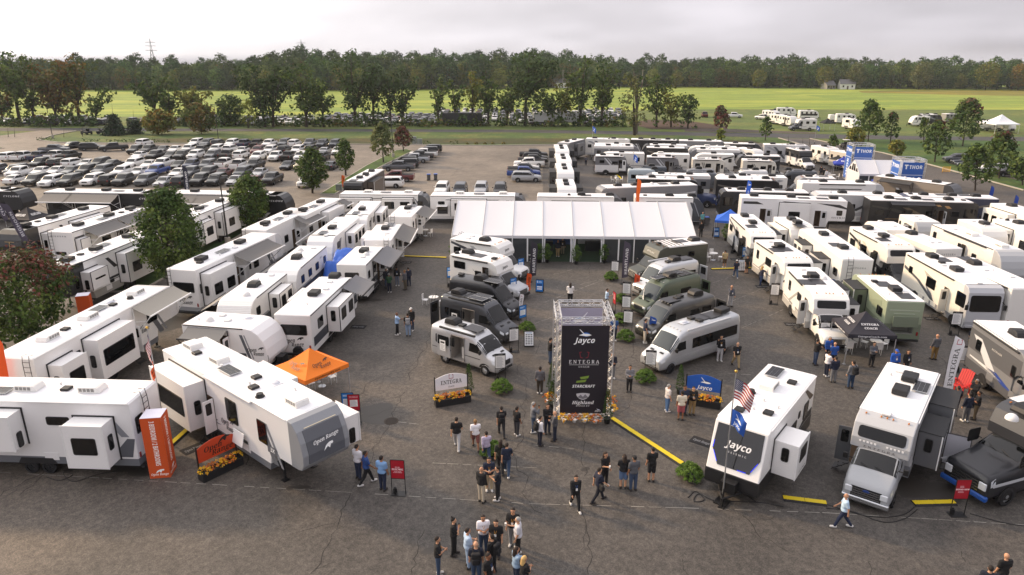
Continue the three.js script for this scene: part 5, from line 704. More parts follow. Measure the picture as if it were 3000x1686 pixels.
// ---------- parked cars ----------
const CARS = {"r1":[["wc",-80.92,-113.92,89],["ku",-76.84,-112.65,-91],["wu",-73.56,-111.52,-91],["ku",-71.11,-112.41,-91],["wu",-67.75,-112.89,-91],["ku",-64.88,-113.13,89],["kp",-62.43,-112.81,-91],["gu",-59.13,-112.72,-91],["sc",-55.62,-111.52,-91],["ku",-52.65,-111.52,89],["kp",-50.2,-112.91,-91],["ku",-47.75,-112.72,-91],["sc",-44.71,-112.81,-91],["rc",-41.55,-113.16,89],["kp",-39.1,-113.92,-91],["wp",-32.69,-111.52,-91]],
  "r2":[["gu",-90.89,-123.06,-91],["gu",-87.05,-123.06,-91],["wp",-84.7,-120.66,-91],["wc",-82.25,-122.34,-91],["wc",-79.8,-122.9,-91],["gc",-77.35,-123.06,-91],["kp",-74.29,-123.06,-91],["gu",-71.84,-123.06,-91],["wp",-67.31,-121.48,-91],["wc",-64.86,-121.86,-91],["bp",-62.08,-122.64,-91],["wc",-57.5,-120.66,-91],["gp",-55.05,-120.66,-91],["ku",-52.31,-120.66,-91],["rc",-49.8,-120.66,-91],["du",-46.41,-120.66,-91],["sc",-43.51,-120.66,-91]],
  "r3":[["kp",-88.07,-131.86,-91],["ku",-84.98,-131.89,89],["wu",-82.32,-131.89,89],["wc",-79.72,-131.89,-91],["ku",-77.27,-131.89,-91],["kc",-74.67,-131.89,89],["wu",-70.7,-131.39,-91],["wc",-67.43,-130.69,-91],["wp",-64.94,-130.93,-91],["kc",-61.62,-130.01,-91],["np",-58.88,-129.63,-91],["gu",-56.08,-129.49,-91],["wp",-53.63,-131.22,89],["wp",-50.28,-129.49,89],["kp",-47.43,-129.7,-91],["dc",-41.36,-129.49,-91],["tp",-38.48,-129.49,-91],["dc",-33.36,-129.49,89]],
  "r4":[["wu",-100.17,-141.03,89],["wp",-97.72,-141.03,89],["np",-94.5,-141.03,89],["wp",-91.88,-142.23,89],["kp",-89.26,-142.23,89],["wc",-75.74,-143.43,-91],["kp",-71.96,-142.72,-91],["kc",-69.28,-143.43,-91],["ku",-66.83,-143.0,-91],["wu",-64.26,-143.34,-91],["gu",-60.77,-143.43,-91],["kp",-57.75,-143.43,89],["wu",-55.01,-143.34,89],["wu",-50.75,-141.03,-91],["wp",-47.07,-141.03,-91],["kp",-44.62,-141.03,89],["wu",-42.17,-141.03,-91],["ku",-37.94,-141.52,89]],
  "r5":[["kp",-80.31,-151.52,-91],["kp",-77.86,-152.05,-91],["gc",-75.41,-153.09,-91],["wc",-72.89,-153.09,-91],["wu",-69.85,-153.09,-91],["ku",-66.55,-153.09,89],["wu",-63.76,-152.65,-91],["wu",-60.85,-153.09,89],["wc",-57.7,-151.23,-91],["ru",-54.09,-150.69,-91],["wu",-51.64,-151.13,-91],["ku",-48.82,-151.89,89],["wu",-45.84,-151.35,-91],["ku",-43.39,-153.09,89],["sc",-39.85,-150.69,89],["wc",-37.22,-150.69,-91]],
  "r6":[["wu",-85.37,-164.77,89],["wu",-73.34,-164.77,-91],["gu",-70.45,-164.01,-91],["ku",-67.66,-163.57,89],["wu",-64.62,-163.57,-91],["np",-61.26,-162.37,89],["kp",-58.24,-162.37,89],["wp",-55.56,-162.49,-91],["gu",-52.7,-164.29,-91],["wu",-50.04,-163.4,89],["gp",-46.57,-163.8,-91],["du",-43.59,-162.79,-91],["du",-40.68,-162.79,-91]],
  "edge":[["gp",-98.58,-152.31,8],["kp",-97.33,-157.32,-120],["ku",-92.95,-156.66,20],["kp",-87.74,-155.92,-150]],
  "mid":[["gp",-20.5,-127.2,180],["ku",-19.8,-131.0,180],["ku",-20.4,-134.2,180],["sp",-19.0,-137.5,180],["kp",-18.6,-141.6,180],["wp",-18.2,-145.2,180],["ku",-17.9,-149.2,180],["ku",-17.6,-152.8,180],["rp",-19.11,-115.7,180],["wu",-19.6,-110.0,178]],
  "right":[["su",2.4,-115.6,0],["bp",2.0,-120.2,0],["kp",2.1,-123.8,0],["wc",2.6,-127.8,0],["wp",3.2,-131.6,180],["kp",4.0,-135.6,0],["ku",4.6,-139.6,0],["kp",4.4,-144.2,0]],
  "pav":[["wu",-10.51,-104.27,-92],["du",-7.74,-103.52,-92],["su",-4.66,-104.27,-92],["ku",-1.79,-103.52,-92]],
  "pocket":[["gu",86.83,-137.25,168],["dc",86.56,-134.33,168],["dc",85.32,-130.99,168],["wu",85.33,-124.75,168],["ku",85.82,-120.43,168]],
  "meadow":[["rp",66.54,-248.13,80],["wp",75.77,-245.32,-8],["sp",83.1,-237.26,120],["wp",139.95,-240.64,-8],["gu",98.94,-265.42,-30]]};   // colour and kind, x, z, heading
const CARCOL = { k: ['#0e0f11', 'black'], w: ['#e6e6e4', 'white'], g: ['#54575c', 'grey'], s: ['#a8abaf', 'silver'], d: ['#2c323b', 'slate'], r: ['#5c1419', 'dark red'], b: ['#1d3f86', 'blue'], n: ['#1e2748', 'navy'], t: ['#b3a98c', 'gold'] };
const CARKIND = { p: ['pickup_truck', 'pickup'], u: ['sport_utility_car', 'SUV'], c: ['sedan_car', 'sedan'] };
const CARSHAPE = {
  c: { L: 4.75, body: [[2.36, .3, .62, .72], [2.28, .24, .72, .84], [1.5, .22, .86, .9], [.9, .22, .95, .91], [-1.2, .22, 1.0, .91], [-1.9, .24, 1.02, .88], [-2.3, .3, .98, .8], [-2.37, .4, .85, .74]], cab: [[1.0, .9, .93, .86], [.2, .9, 1.42, .76], [-.2, .9, 1.46, .74], [-.9, .9, 1.43, .74], [-1.75, .9, 1.02, .8]], ws: [.24, .9], rw: [-1.66, -.98], side: [[.7, 1.0], [.16, 1.36], [-.85, 1.37], [-1.4, 1.04]], wx: [1.45, -1.4], r: .33 },
  u: { L: 5.0, body: [[2.48, .4, .78, .8], [2.38, .3, .98, .92], [1.5, .28, 1.1, .97], [1.15, .28, 1.16, .98], [-2.2, .28, 1.2, .98], [-2.45, .34, 1.15, .92], [-2.5, .45, .95, .86]], cab: [[1.3, 1.05, 1.12, .92], [.6, 1.05, 1.68, .83], [.2, 1.05, 1.76, .81], [-1.9, 1.05, 1.76, .81], [-2.2, 1.05, 1.66, .83], [-2.46, 1.05, 1.18, .9]], ws: [.64, 1.2], rw: [-2.42, -2.2], side: [[.95, 1.22], [.5, 1.64], [-1.95, 1.64], [-2.25, 1.24]], wx: [1.5, -1.45], r: .38 },
  p: { L: 5.8, body: [[2.88, .5, .85, .84], [2.78, .4, 1.08, .95], [1.9, .36, 1.18, .98], [1.5, .36, 1.22, .99], [-2.7, .36, 1.22, .99], [-2.86, .42, 1.2, .97], [-2.9, .5, 1.1, .95]], cab: [[1.6, 1.1, 1.18, .93], [.9, 1.1, 1.78, .83], [.5, 1.1, 1.86, .81], [-.75, 1.1, 1.86, .81], [-.98, 1.1, 1.8, .84], [-1.08, 1.1, 1.2, .9]], ws: [.94, 1.5], rw: [-1.07, -.98], side: [[1.25, 1.28], [.8, 1.74], [-.8, 1.74], [-.9, 1.3]], wx: [1.85, -1.75], r: .41 },
};
const carGeo = {};
for (const [k, s] of Object.entries(CARSHAPE)) {
  const B = loft(s.body), C = loft(s.cab), G = carGeo[k] = {};
  const bed = k === 'p' ? [] : []; G.body = B.geo; G.cabin = C.geo; G.wind = C.patch(s.ws[0], s.ws[1], -.5, .5, .012, 2, 4);
  G.back = C.patch(s.rw[0], s.rw[1], -.5, .5, .014, 2, 4); const mid = (s.side[1][0] + s.side[2][0]) / 2;
  G.side = [1, -1].map((q) => C.side(s.side, q, .013)); G.pillar = [1, -1].map((q) => C.side([[mid - .05, s.side[0][1]], [mid + .05, s.side[0][1]], [mid + .05, s.side[1][1]], [mid - .05, s.side[1][1]]], q, .02));
  const x = s.body[1][0], y = s.body[0][2], t = s.body[s.body.length - 1];
  G.lamp = [1, -1].map((q) => rbox(.16, .13, .34, x - .02, y + .04, q * .66, .03)); G.tail = [1, -1].map((q) => rbox(.08, k === 'p' ? .34 : .2, k === 'p' ? .14 : .28, t[0] + .03, t[2] - .05, q * (k === 'p' ? .86 : .7), .02));
  G.grille = merged([rbox(.1, .2, .86, x + .06, y - .06, 0, .03), rbox(.1, .12, 1.3, x + .04, y - .3, 0, .03)]); G.plate = k === 'p' ? merged([box(1.65, .02, 1.62, -1.95, 1.225, 0)]) : null;
  G.trim = merged([1, -1].map((q) => B.side([[x - .1, s.body[2][1] + .02], [x - .1, s.body[2][1] + .2], [t[0] + .2, s.body[2][1] + .2], [t[0] + .2, s.body[2][1] + .02]], q, .01)));
  G.arch = [1, -1].flatMap((q) => s.wx.map((wx) => B.side([...Array(9)].map((_, i) => [wx + Math.cos(i * Math.PI / 8) * s.r * 1.25, s.r * .9 + Math.sin(i * Math.PI / 8) * s.r * 1.25]), q, .014)));
  G.mirror = [1, -1].map((q) => rbox(.1, .14, .2, s.side[0][0] - .1, s.side[0][1] + .06, q * 1.02, .03));
}
const carPaint = {}; for (const [k, [c]] of Object.entries(CARCOL)) carPaint[k] = mat(c, .35, 'gsd'.includes(k) ? .25 : 0, { clearcoat: .5, clearcoatRoughness: .06 });
const HEAD = mat('#cfd5da', .12, .2), TAIL = mat('#7d1216', .3), BEDM = mat('#26272a', .8), CARGLASS = mat('#111417', .05);
function makeCar(col, kind, x, z, a, label, group, simple) {
  const G = carGeo[kind], s = CARSHAPE[kind], m = carPaint[col], p = thing(CARKIND[kind][0], label, kind === 'p' ? 'pickup' : 'car', x, z, R(a), group);
  const put = (n, g, mm, q = p) => { const o = new THREE.Mesh(g, mm); o.name = n; q.add(o); return o; };
  put('body', G.body, m); const c = put('cabin', G.cabin, m); put('windshield', G.wind, CARGLASS, c); put('rear_window', G.back, CARGLASS, c); for (const i of [0, 1]) put('side_window', G.side[i], CARGLASS, c);
  if (!simple) { for (const i of [0, 1]) { put('window_pillar', G.pillar[i], m, c); put('headlight', G.lamp[i], HEAD); put('tail_light', G.tail[i], TAIL); put('mirror', G.mirror[i], m); } put('grille', G.grille, BLACK); put('rocker_trim', G.trim, BLACK); for (const a of G.arch) put('wheel_arch', a, DARK); }
  if (G.plate) put('truck_bed', G.plate, BEDM);
  for (const wx of s.wx) for (const q of [.84, -.84]) { const w = wheelParts(p, wx, q * (kind === 'c' ? 1 : 1.05), s.r, .24, 'plain'); if (simple) w.remove(w.children[0]); }
  return p;
}
const ORD = ['first', 'second', 'third', 'fourth', 'fifth', 'sixth', 'seventh', 'eighth', 'ninth', 'tenth', 'eleventh', 'twelfth', 'thirteenth', 'fourteenth', 'fifteenth', 'sixteenth', 'seventeenth', 'eighteenth', 'nineteenth', 'twentieth']; for (let i = 20; i < 70; i++) ORD.push(i % 10 === 9 ? ['thirtieth', 'fortieth', 'fiftieth', 'sixtieth', 'seventieth'][Math.floor(i / 10) - 2] : ['twenty-', 'thirty-', 'forty-', 'fifty-', 'sixty-'][Math.floor(i / 10) - 2] + ORD[i % 10]);
const ROWNAME = { r1: 'in the car park row behind the black toy haulers', r2: 'in the second car park row beyond the toy haulers', r3: 'in the third car park row beyond the toy haulers', r4: 'in the fourth car park row beyond the toy haulers', r5: 'in the fifth car park row beyond the toy haulers', r6: 'in the last car park row by the brown bank', edge: 'near the clipped hedges', mid: 'in the row along the lawn strip with lamp', right: 'in the row beside the end-on trailer column', pav: 'in the row behind the pavilion trailers', pocket: 'in the small car park among the maples', meadow: 'on the open meadow by the camper cluster' };
for (const [row, list] of Object.entries(CARS)) {
  const cnt = {}, tot = {}; for (const [c] of list) tot[c] = (tot[c] || 0) + 1;
  const along = row === 'mid' || row === 'right' || row === 'pocket', ls = [...list].sort((a, b) => along ? b[2] - a[2] : a[1] - b[1]);
  for (const [c, x, z, a] of ls) { const n = cnt[c] = (cnt[c] ?? -1) + 1; makeCar(c[0], c[1], x, z, a, (tot[c] > 1 ? ORD[n] + ' ' : '') + CARCOL[c[0]][1] + ' ' + CARKIND[c[1]][1] + (tot[c] > 1 ? (along ? ' from the near end ' : ' from the left ') : ' ') + ROWNAME[row], 'cars parked on the lot and lawns').position.y = row === 'pocket' ? .075 : row === 'meadow' ? -.03 : 0; }
}
{ // cars on the meadow behind the tree row: the nearer ones one by one, the rest as one mass
  const r = rng(77), cols = 'kkwwwgggsdrkwgdn', kinds = 'uuupppcc', rest = [], cnt = {}, zs = [-219.5, -226, -233, -239.5, -246.5, -253, -260, -267]; let made = 0;
  zs.forEach((z, j) => { const x0 = j < 3 ? -168 : j < 5 ? -60 : -26, x1 = j < 2 ? 34 : j < 5 ? 38 : 40; for (let x = x0; x < x1; x += 2.85) { if (r() < .18 || (j === 0 && x > 6 && x < 22) || (x < -66 && r() < .3)) { r(); continue; } const c = cols[Math.floor(r() * 16)], k = kinds[Math.floor(r() * 8)], xx = x + (r() - .5) * .4, zz = z + (r() - .5) * .8, a = (r() < .78 ? -90 : 90) + (r() - .5) * 6;
      if (made < 165 && (j < 3 || x > -40)) { made++; const key = c + k + j, n = cnt[key] = (cnt[key] ?? -1) + 1; makeCar(c, k, xx, zz, a, ORD[n] + ' ' + CARCOL[c][1] + ' ' + CARKIND[k][1] + ' from the left in ' + ['the nearest', 'the second', 'the third', 'the fourth', 'the fifth', 'the sixth', 'the seventh', 'the eighth'][j] + ' meadow row behind the trees', 'cars parked on the meadow behind the trees', true).position.y = -.03; } else rest.push([c, k, xx, zz, a]); } });
  for (const k of 'puc') { const list = rest.filter((q) => q[1] === k); if (!list.length) continue; const im = new THREE.InstancedMesh(merged([carGeo[k].body, carGeo[k].cabin]), mat('#ffffff', .35, 0, { clearcoat: .5 }), list.length), gm = new THREE.InstancedMesh(merged([carGeo[k].wind, carGeo[k].back, carGeo[k].side]), CARGLASS, list.length), M = new THREE.Matrix4();
    list.forEach(([c, , x, z, a], i) => { M.makeRotationY(R(a)).setPosition(x, -.03, z); im.setMatrixAt(i, M); gm.setMatrixAt(i, M); im.setColorAt(i, new THREE.Color(CARCOL[c][0])); });
    const grp = new THREE.Group(); grp.name = numbered('parked_cars'); grp.userData = { kind: 'stuff', label: 'mass of ' + CARKIND[k][1] + 's parked farthest back on the meadow', category: 'parked cars' }; im.name = 'bodywork'; gm.name = 'glazing'; grp.add(im, gm); scene.add(grp); }
}

// ---------- trees ----------
const TREES = [["spread",-151.1,-219.8,22.0,13.4,1.3,"g"],
  ["spread",-141.6,-222.0,19.7,13.6,4.5,"o"],
  ["spread",-134.2,-222.0,20.5,12.3,2.4,"go"],
  ["spread",-126.7,-217.6,11.8,7.3,4.3,"g"],
  ["spread",-108.8,-219.8,14.8,9.8,-1.7,"g"],
  ["spread",-104.3,-219.8,14.4,9.0,-0.6,"g"],
  ["spread",-98.2,-219.8,11.7,9.8,1.3,"yg"],
  ["round",-85.6,-217.6,8.8,7.7,0.7,"g"],
  ["spread",-73.0,-211.1,18.6,12.9,-1.8,"d"],
  ["spread",-70.6,-211.1,17.9,10.2,3.1,"d"],
  ["spread",-60.8,-211.1,18.6,12.9,1.8,"g"],
  ["spread",-55.7,-211.1,12.0,7.8,0.2,"g"],
  ["spread",-47.2,-215.4,22.3,13.2,0.6,"d"],
  ["spread",-42.2,-217.6,18.2,9.7,2.4,"d"],
  ["spread",-37.0,-217.6,15.6,8.1,1.3,"d"],
  ["spread",-33.4,-217.6,17.5,8.9,1.3,"d"],
  ["spread",-22.5,-217.6,14.8,6.0,0.9,"g"],
  ["spread",-17.2,-217.6,14.1,6.4,-0.4,"g"],
  ["spread",-12.0,-217.6,16.7,8.1,0.3,"yg"],
  ["spread",-7.1,-215.4,14.9,7.6,-0.6,"g"],
  ["spread",-1.5,-217.6,11.8,8.1,0.0,"g"],
  ["spread",3.9,-215.4,22.8,16.0,2.1,"d"],
  ["spread",12.2,-217.6,11.4,9.3,-2.6,"g"],
  ["spread",16.2,-217.6,13.3,8.1,-0.3,"yg"],
  ["spread",20.4,-215.4,21.0,10.4,0.9,"g"],
  ["spread",26.8,-215.4,19.3,10.4,1.2,"g"],
  ["poplar",32.4,-188.8,16.4,7.0,-1.3,"gy"],
  ["bare",33.5,-192.2,18.4,3.9,-1.2,"b"],
  ["spread",42.7,-211.1,15.7,9.0,-1.4,"g"],
  ["spread",47.0,-211.1,12.0,8.2,-1.3,"yg"],
  ["spread",51.0,-207.1,10.0,7.7,-0.4,"g"],
  ["spread",-156.6,-219.8,12.5,8.1,2.7,"o"],
  ["spread",-146.7,-219.8,17.1,9.0,1.3,"g"],
  ["round",-94.6,-190.5,6.0,7.6,1.1,"yo"],
  ["round",-83.8,-192.2,8.0,7.7,0.4,"go"],
  ["cone",-105.5,-188.8,8.5,5.8,0.8,"c"],
  ["cone",-102.0,-192.2,6.6,4.6,0.8,"c"],
  ["cone",-115.9,-183.9,2.2,1.9,0.4,"c"],
  ["cone",-112.0,-185.5,2.5,2.1,0.1,"c"],
  ["cone",-130.3,-183.9,2.7,2.1,0.5,"c"],
  ["cone",-128.6,-183.9,2.5,2.1,0.4,"c"],
  ["poplar",-77.3,-209.1,8.1,5.0,1.0,"y"],
  ["maple",57.4,-195.7,7.2,4.4,-0.7,"r"],
  ["maple",62.9,-176.3,5.8,2.8,-0.2,"g"],
  ["maple",87.0,-173.4,10.0,6.1,-0.7,"g"],
  ["maple",91.0,-170.6,7.4,3.3,-0.5,"rt"],
  ["round",78.5,-161.5,4.4,4.2,-0.7,"yg"],
  ["maple",83.0,-138.1,8.2,4.7,-0.7,"rt"],
  ["maple",104.3,-164.0,10.7,7.1,-0.2,"rt"],
  ["maple",99.8,-172.0,6.1,2.7,-0.8,"rt"],
  ["maple",71.5,-107.2,7.1,4.5,-1.1,"g"],
  ["maple",82.6,-118.4,7.9,5.2,-0.9,"rt"],
  ["round",51.9,-176.3,2.9,2.0,-0.3,"y"],
  ["round",79.7,-145.8,3.4,3.0,-0.6,"yg"],
  ["round",72.3,-159.1,3.1,1.9,-0.4,"g"],
  ["cone",67.8,-174.0,1.5,0.6,-0.2,"c"],
  ["cone",68.9,-167.9,1.7,1.1,-0.2,"c"],
  ["cone",70.3,-167.4,2.2,1.4,-0.3,"c"],
  ["maple",82.1,-111.9,4.4,3.2,-1.2,"g"],
  ["oval",-30.4,-59.0,8.8,5.2,1.0,"g"],
  ["oval",-31.0,-80,6.5,4.6,0.7,"g"],
  ["oval",-30.2,-105,6.5,4.5,0.4,"g"],
  ["oval",-29.0,-122,6.0,3.2,0.1,"g"],
  ["maple",-25.1,-137.2,7.5,4.5,0.0,"gy"],
  ["maple",-23.7,-154.4,5.2,4.1,-0.2,"r"],
  ["round",-35.0,-46,7.0,6.1,1.4,"rt"]];   // form, x, z, height, width, lean, foliage
const PAL = { g: [[.07, .116, .025], [.116, .163, .037], [.046, .085, .022]], d: [[.05, .09, .026], [.075, .115, .035], [.038, .066, .02]], yg: [[.155, .171, .034], [.109, .147, .031], [.202, .186, .034]], y: [[.232, .248, .043], [.171, .202, .037], [.139, .186, .034]], gy: [[.132, .155, .05], [.171, .178, .062], [.093, .124, .043]], o: [[.14, .1, .03], [.11, .115, .03], [.17, .095, .026]], go: [[.093, .116, .028], [.155, .109, .028], [.078, .109, .025]], yo: [[.171, .155, .028], [.202, .132, .025], [.109, .139, .025]], c: [[.025, .05, .028], [.037, .065, .034], [.022, .037, .022]], r: [[.116, .07, .039], [.078, .093, .034], [.171, .054, .043]], red: [[.171, .046, .037], [.124, .078, .04], [.217, .062, .04]] };
const BARK = mat('#3f372e', .95), BARKL = mat('#6b6256', .95);
const LEAF = new THREE.MeshPhysicalMaterial({ vertexColors: true, roughness: .9, transmission: .22, thickness: 0, side: THREE.DoubleSide, specularIntensity: .3 });
function limb(gs, a, b, r0, r1, n = 5) { const A = new THREE.Vector3(...a), B = new THREE.Vector3(...b), l = A.distanceTo(B), g = new THREE.CylinderGeometry(r1, r0, l, n, 1, true); g.applyQuaternion(new THREE.Quaternion().setFromUnitVectors(new THREE.Vector3(0, 1, 0), B.clone().sub(A).normalize())); gs.push(g.translate((a[0] + b[0]) / 2, (a[1] + b[1]) / 2, (a[2] + b[2]) / 2)); }
function leafCloud(clumps, perArea, size, pals, r, tint) {                     // clumps: [x, y, z, radius, flat]; folded leaf quads through each clump
  const pos = [], col = [], u = new THREE.Vector3(), v = new THREE.Vector3(), n = new THREE.Vector3();
  for (const [cx, cy, cz, cr, fl = .8] of clumps) {
    const base = pals[Math.floor(r() * pals.length)], N = Math.round(perArea * cr * cr), kk = .85 + r() * .3;
    for (let i = 0; i < N; i++) {
      n.set(r() - .5, r() - .5, r() - .5).normalize(); const q = Math.pow(r(), .45) * cr, x = cx + n.x * q, y = cy + n.y * q * fl, z = cz + n.z * q;
      n.set(n.x * .6 + (r() - .5), n.y * .6 + .35 + (r() - .5), n.z * .6 + (r() - .5)).normalize(); u.set(r() - .5, r() - .5, r() - .5).cross(n).normalize(); v.crossVectors(n, u);
      const s = size * (.6 + r() * .8), w = s * .6, h = s * .18; const P = (a, b, c) => pos.push(x + u.x * a + v.x * b + n.x * c, y + u.y * a + v.y * b + n.y * c, z + u.z * a + v.z * b + n.z * c);
      P(-s, 0, 0); P(0, -w, h); P(0, w, h); P(0, -w, h); P(s, 0, 0); P(0, w, h);
      const b = tint ? tint(x, y, z, base, r) : base, m = kk * (.75 + r() * .5); for (let k = 0; k < 6; k++) col.push(b[0] * m, b[1] * m, b[2] * m);
    }
  }
  const g = new THREE.BufferGeometry(); g.setAttribute('position', new THREE.Float32BufferAttribute(pos, 3)); g.setAttribute('color', new THREE.Float32BufferAttribute(col, 3)); g.computeVertexNormals(); return g;
}
function treeShape(form, h, w, lean, pal, seed, detail) {                      // detail: leaf size in metres
  const r = rng(seed), wood = [], cl = []; const P = PAL[pal] || PAL[{ gt: 'gy', rt: 'g', b: 'd' }[pal] || 'g'];
  const topRed = { rt: PAL.r, gt: PAL.r }[pal];
  const tint = topRed ? (x, y, z, b) => (y / h + x / w * .35 > .86 + (hash2(x * 3 + 90, y * 3 + z) - .5) * .3 ? topRed[Math.floor(hash2(x * 9, z * 9) * 3)] : b) : null;
  if (form === 'spread' || form === 'bare') {
    const fork = h * (.16 + r() * .16), tr = h * .021 + .06, p0 = [lean * .12, fork, 0]; limb(wood, [0, -.1, 0], p0, tr, tr * .8, 7);
    const nl = form === 'bare' ? 7 : 5 + Math.floor(r() * 2), ph = r() * 6;
    for (let i = 0; i < nl; i++) {
      const a = ph + i / nl * 6.283 + (r() - .5) * .5, out = w * .5 * (i === 0 ? .18 : .5 + r() * .5), top = h * (i === 0 ? .96 : .6 + r() * .34), bx = lean * (top / h) + Math.cos(a) * out, bz = Math.sin(a) * out * .85;
      const m = [p0[0] + (bx - p0[0]) * .42 + (r() - .5) * w * .06, fork + (top - fork) * .5, p0[2] + (bz - p0[2]) * .42 + (r() - .5) * w * .06], e = [bx, top - h * .05, bz]; limb(wood, p0, m, tr * .55, tr * .34); limb(wood, m, e, tr * .34, tr * .1, 4);
      for (let k = 0; k < (form === 'bare' ? 6 : 15); k++) { const t = .12 + .88 * (k + r()) / 15, q = t < .5 ? p0.map((c, j) => c + (m[j] - c) * t * 2) : m.map((c, j) => c + (e[j] - c) * (t - .5) * 2), b = r() * 6.283, d = w * (.07 + .12 * r()) * (form === 'bare' ? .6 : 1), s = [q[0] + Math.cos(b) * d, q[1] + d * (.15 + r() * .7), q[2] + Math.sin(b) * d]; limb(wood, q, s, tr * .13, .02, 3); if (form !== 'bare' && r() < .93) cl.push([s[0], s[1], s[2], w * (.085 + r() * .085), .75]); }
      if (form !== 'bare') cl.push([e[0], e[1] + h * .02, e[2], w * .11, .8]);
    }
    if (form !== 'bare') for (let k = 0; k < 26; k++) { const a = r() * 6.28, d = w * .34 * Math.sqrt(r()); cl.push([Math.cos(a) * d, h * (.06 + r() * .36), Math.sin(a) * d, w * (.07 + r() * .06), .9]); }
  } else if (form === 'poplar') {
    limb(wood, [0, -.1, 0], [lean * .5, h * .5, 0], h * .02, h * .012, 6); limb(wood, [.3, -.1, 0], [lean + .2, h * .9, 0], h * .014, .03, 5);
    for (let i = 0; i < 46; i++) { const t = i / 46, y = h * (.16 + t * .8), rad = w * .5 * Math.sin(Math.PI * (.12 + t * .84)) ** .8, a = r() * 6.28, d = rad * (.3 + .7 * r()); cl.push([lean * y / h + Math.cos(a) * d, y, Math.sin(a) * d, w * (.12 + r() * .06), .9]); if (i % 3 === 0) limb(wood, [lean * .7 * y / h, y - h * .08, 0], [lean * y / h + Math.cos(a) * d, y, Math.sin(a) * d], .05, .02, 3); }
  } else if (form === 'oval' || form === 'round') {
    limb(wood, [0, -.1, 0], [lean * .3, h * .3, 0], .13 + h * .008, .1, 8); limb(wood, [lean * .3, h * .3, 0], [lean * .7, h * .85, 0], .1, .02, 5);
    const cy = form === 'oval' ? .58 : .56, ry = form === 'oval' ? .4 : .4; const N = form === 'oval' ? 150 : 100;
    for (let i = 0; i < N; i++) { const t = (i + .5) / N, yy = 1 - 2 * t, a = i * 2.39996 + r() * .6, q = .62 + r() * .4, bul = form === 'oval' ? Math.sqrt(Math.max(0, 1 - yy * yy)) * (yy > 0 ? 1 - yy * .42 : 1) : Math.sqrt(Math.max(0, 1 - yy * yy)); const x = lean * (cy + yy * ry) + Math.cos(a) * bul * w * .42 * q, z = Math.sin(a) * bul * w * .42 * q, y = h * (cy + ry * yy * (.9 + r() * .12)); cl.push([x, y, z, w * (.1 + r() * .07), 1.05]); if (i % 6 === 0) limb(wood, [lean * .4, h * (.25 + .3 * (y / h)), 0], [x, y, z], .045, .012, 4); }
  } else if (form === 'maple') {
    limb(wood, [0, -.1, 0], [lean * .3, h * .28, 0], .09 + h * .008, .09, 8); limb(wood, [lean * .3, h * .28, 0], [lean, h * .93, 0], .09, .02, 5);
    for (let i = 0; i < 92; i++) { const t = Math.pow(i / 92, .9), y = h * (.2 + t * .76), rad = w * .5 * Math.min(1, .55 + t * 2.2) * Math.pow(Math.max(0, 1 - t), .62) + w * .03, a = i * 2.4 + r() * .7, d = rad * (.35 + .65 * Math.sqrt(r())); const x = lean * y / h + Math.cos(a) * d, z = Math.sin(a) * d, yy = y + d * .25; cl.push([x, yy, z, w * (.095 + r() * .06), .85]); if (i % 4 === 0) limb(wood, [lean * y / h * .8, y - d * .5, 0], [x, yy, z], .035, .01, 3); }
  } else if (form === 'cone') {
    limb(wood, [0, -.1, 0], [lean, h * .97, 0], .05 + h * .012, .01, 6); const n = Math.max(9, Math.round(h * 4));
    for (let i = 0; i < n; i++) { const t = i / n, y = h * (.06 + t * .92), rad = w * .5 * (1 - t) ** .9 + .04, m = 7 + Math.round(rad * 2); for (let k = 0; k < m; k++) { const a = k / m * 6.283 + i * .7 + r() * .3, d = rad * (.82 + r() * .3); for (const q of [.35, .65, .95]) cl.push([lean * t + Math.cos(a) * d * q, y - d * q * .22, Math.sin(a) * d * q, Math.max(.07, rad * .2), .6]); } }
  } else if (form === 'bush') { for (let i = 0; i < 40; i++) { const a = r() * 6.28, e = Math.acos(r() * .95), d = .55 + r() * .5; cl.push([Math.cos(a) * Math.sin(e) * w * .42 * d, Math.max(.1, Math.cos(e) * h * .8 * d), Math.sin(a) * Math.sin(e) * w * .42 * d, w * .13, .9]); } limb(wood, [0, 0, 0], [0, h * .5, 0], .05, .03); }
  const dens = { spread: 1.15, poplar: 1.5, oval: 1.6, round: 1.6, maple: 2.1, cone: 1.1, bush: 1.2 }[form] || 1;
  return { wood: merged(wood), leaves: form === 'bare' ? null : leafCloud(cl, dens / (detail * detail), detail, P, r, tint) };
}
const TREEWORD = { spread: ['broadleaf_tree', 'tall open-crowned tree'], round: ['round_tree', 'small round-crowned tree'], poplar: ['poplar_tree', 'slender pale-leaved tree'], bare: ['bare_tree', 'leafless grey tree'], oval: ['pear_tree', 'dense oval-crowned tree'], maple: ['maple_tree', 'young maple'], cone: ['conifer_tree', 'dark conifer'], bush: ['shrub', 'leafy shrub'] };
const TINTWORD = { g: 'green', d: 'sparse dark green', yg: 'yellowish green', y: 'yellow green', gy: 'grey green', o: 'rust tinged', go: 'green and bronze', yo: 'gold tinged', c: 'blue green', r: 'reddish', rt: 'red-topped', gt: 'bronze-topped', red: 'dark red', b: 'bleached' };
const placeOf = (x, z) => z < -206 ? 'in the row beyond the road' : x < -75 ? 'on the verge by the far road' : x < -27.9 && z > -125 ? 'on the strip among the trailers' : x < 0 ? 'on the lawn strip with the lamp' : z < -181 ? 'beside the gravel pull-in' : 'on the lawn by the drive';
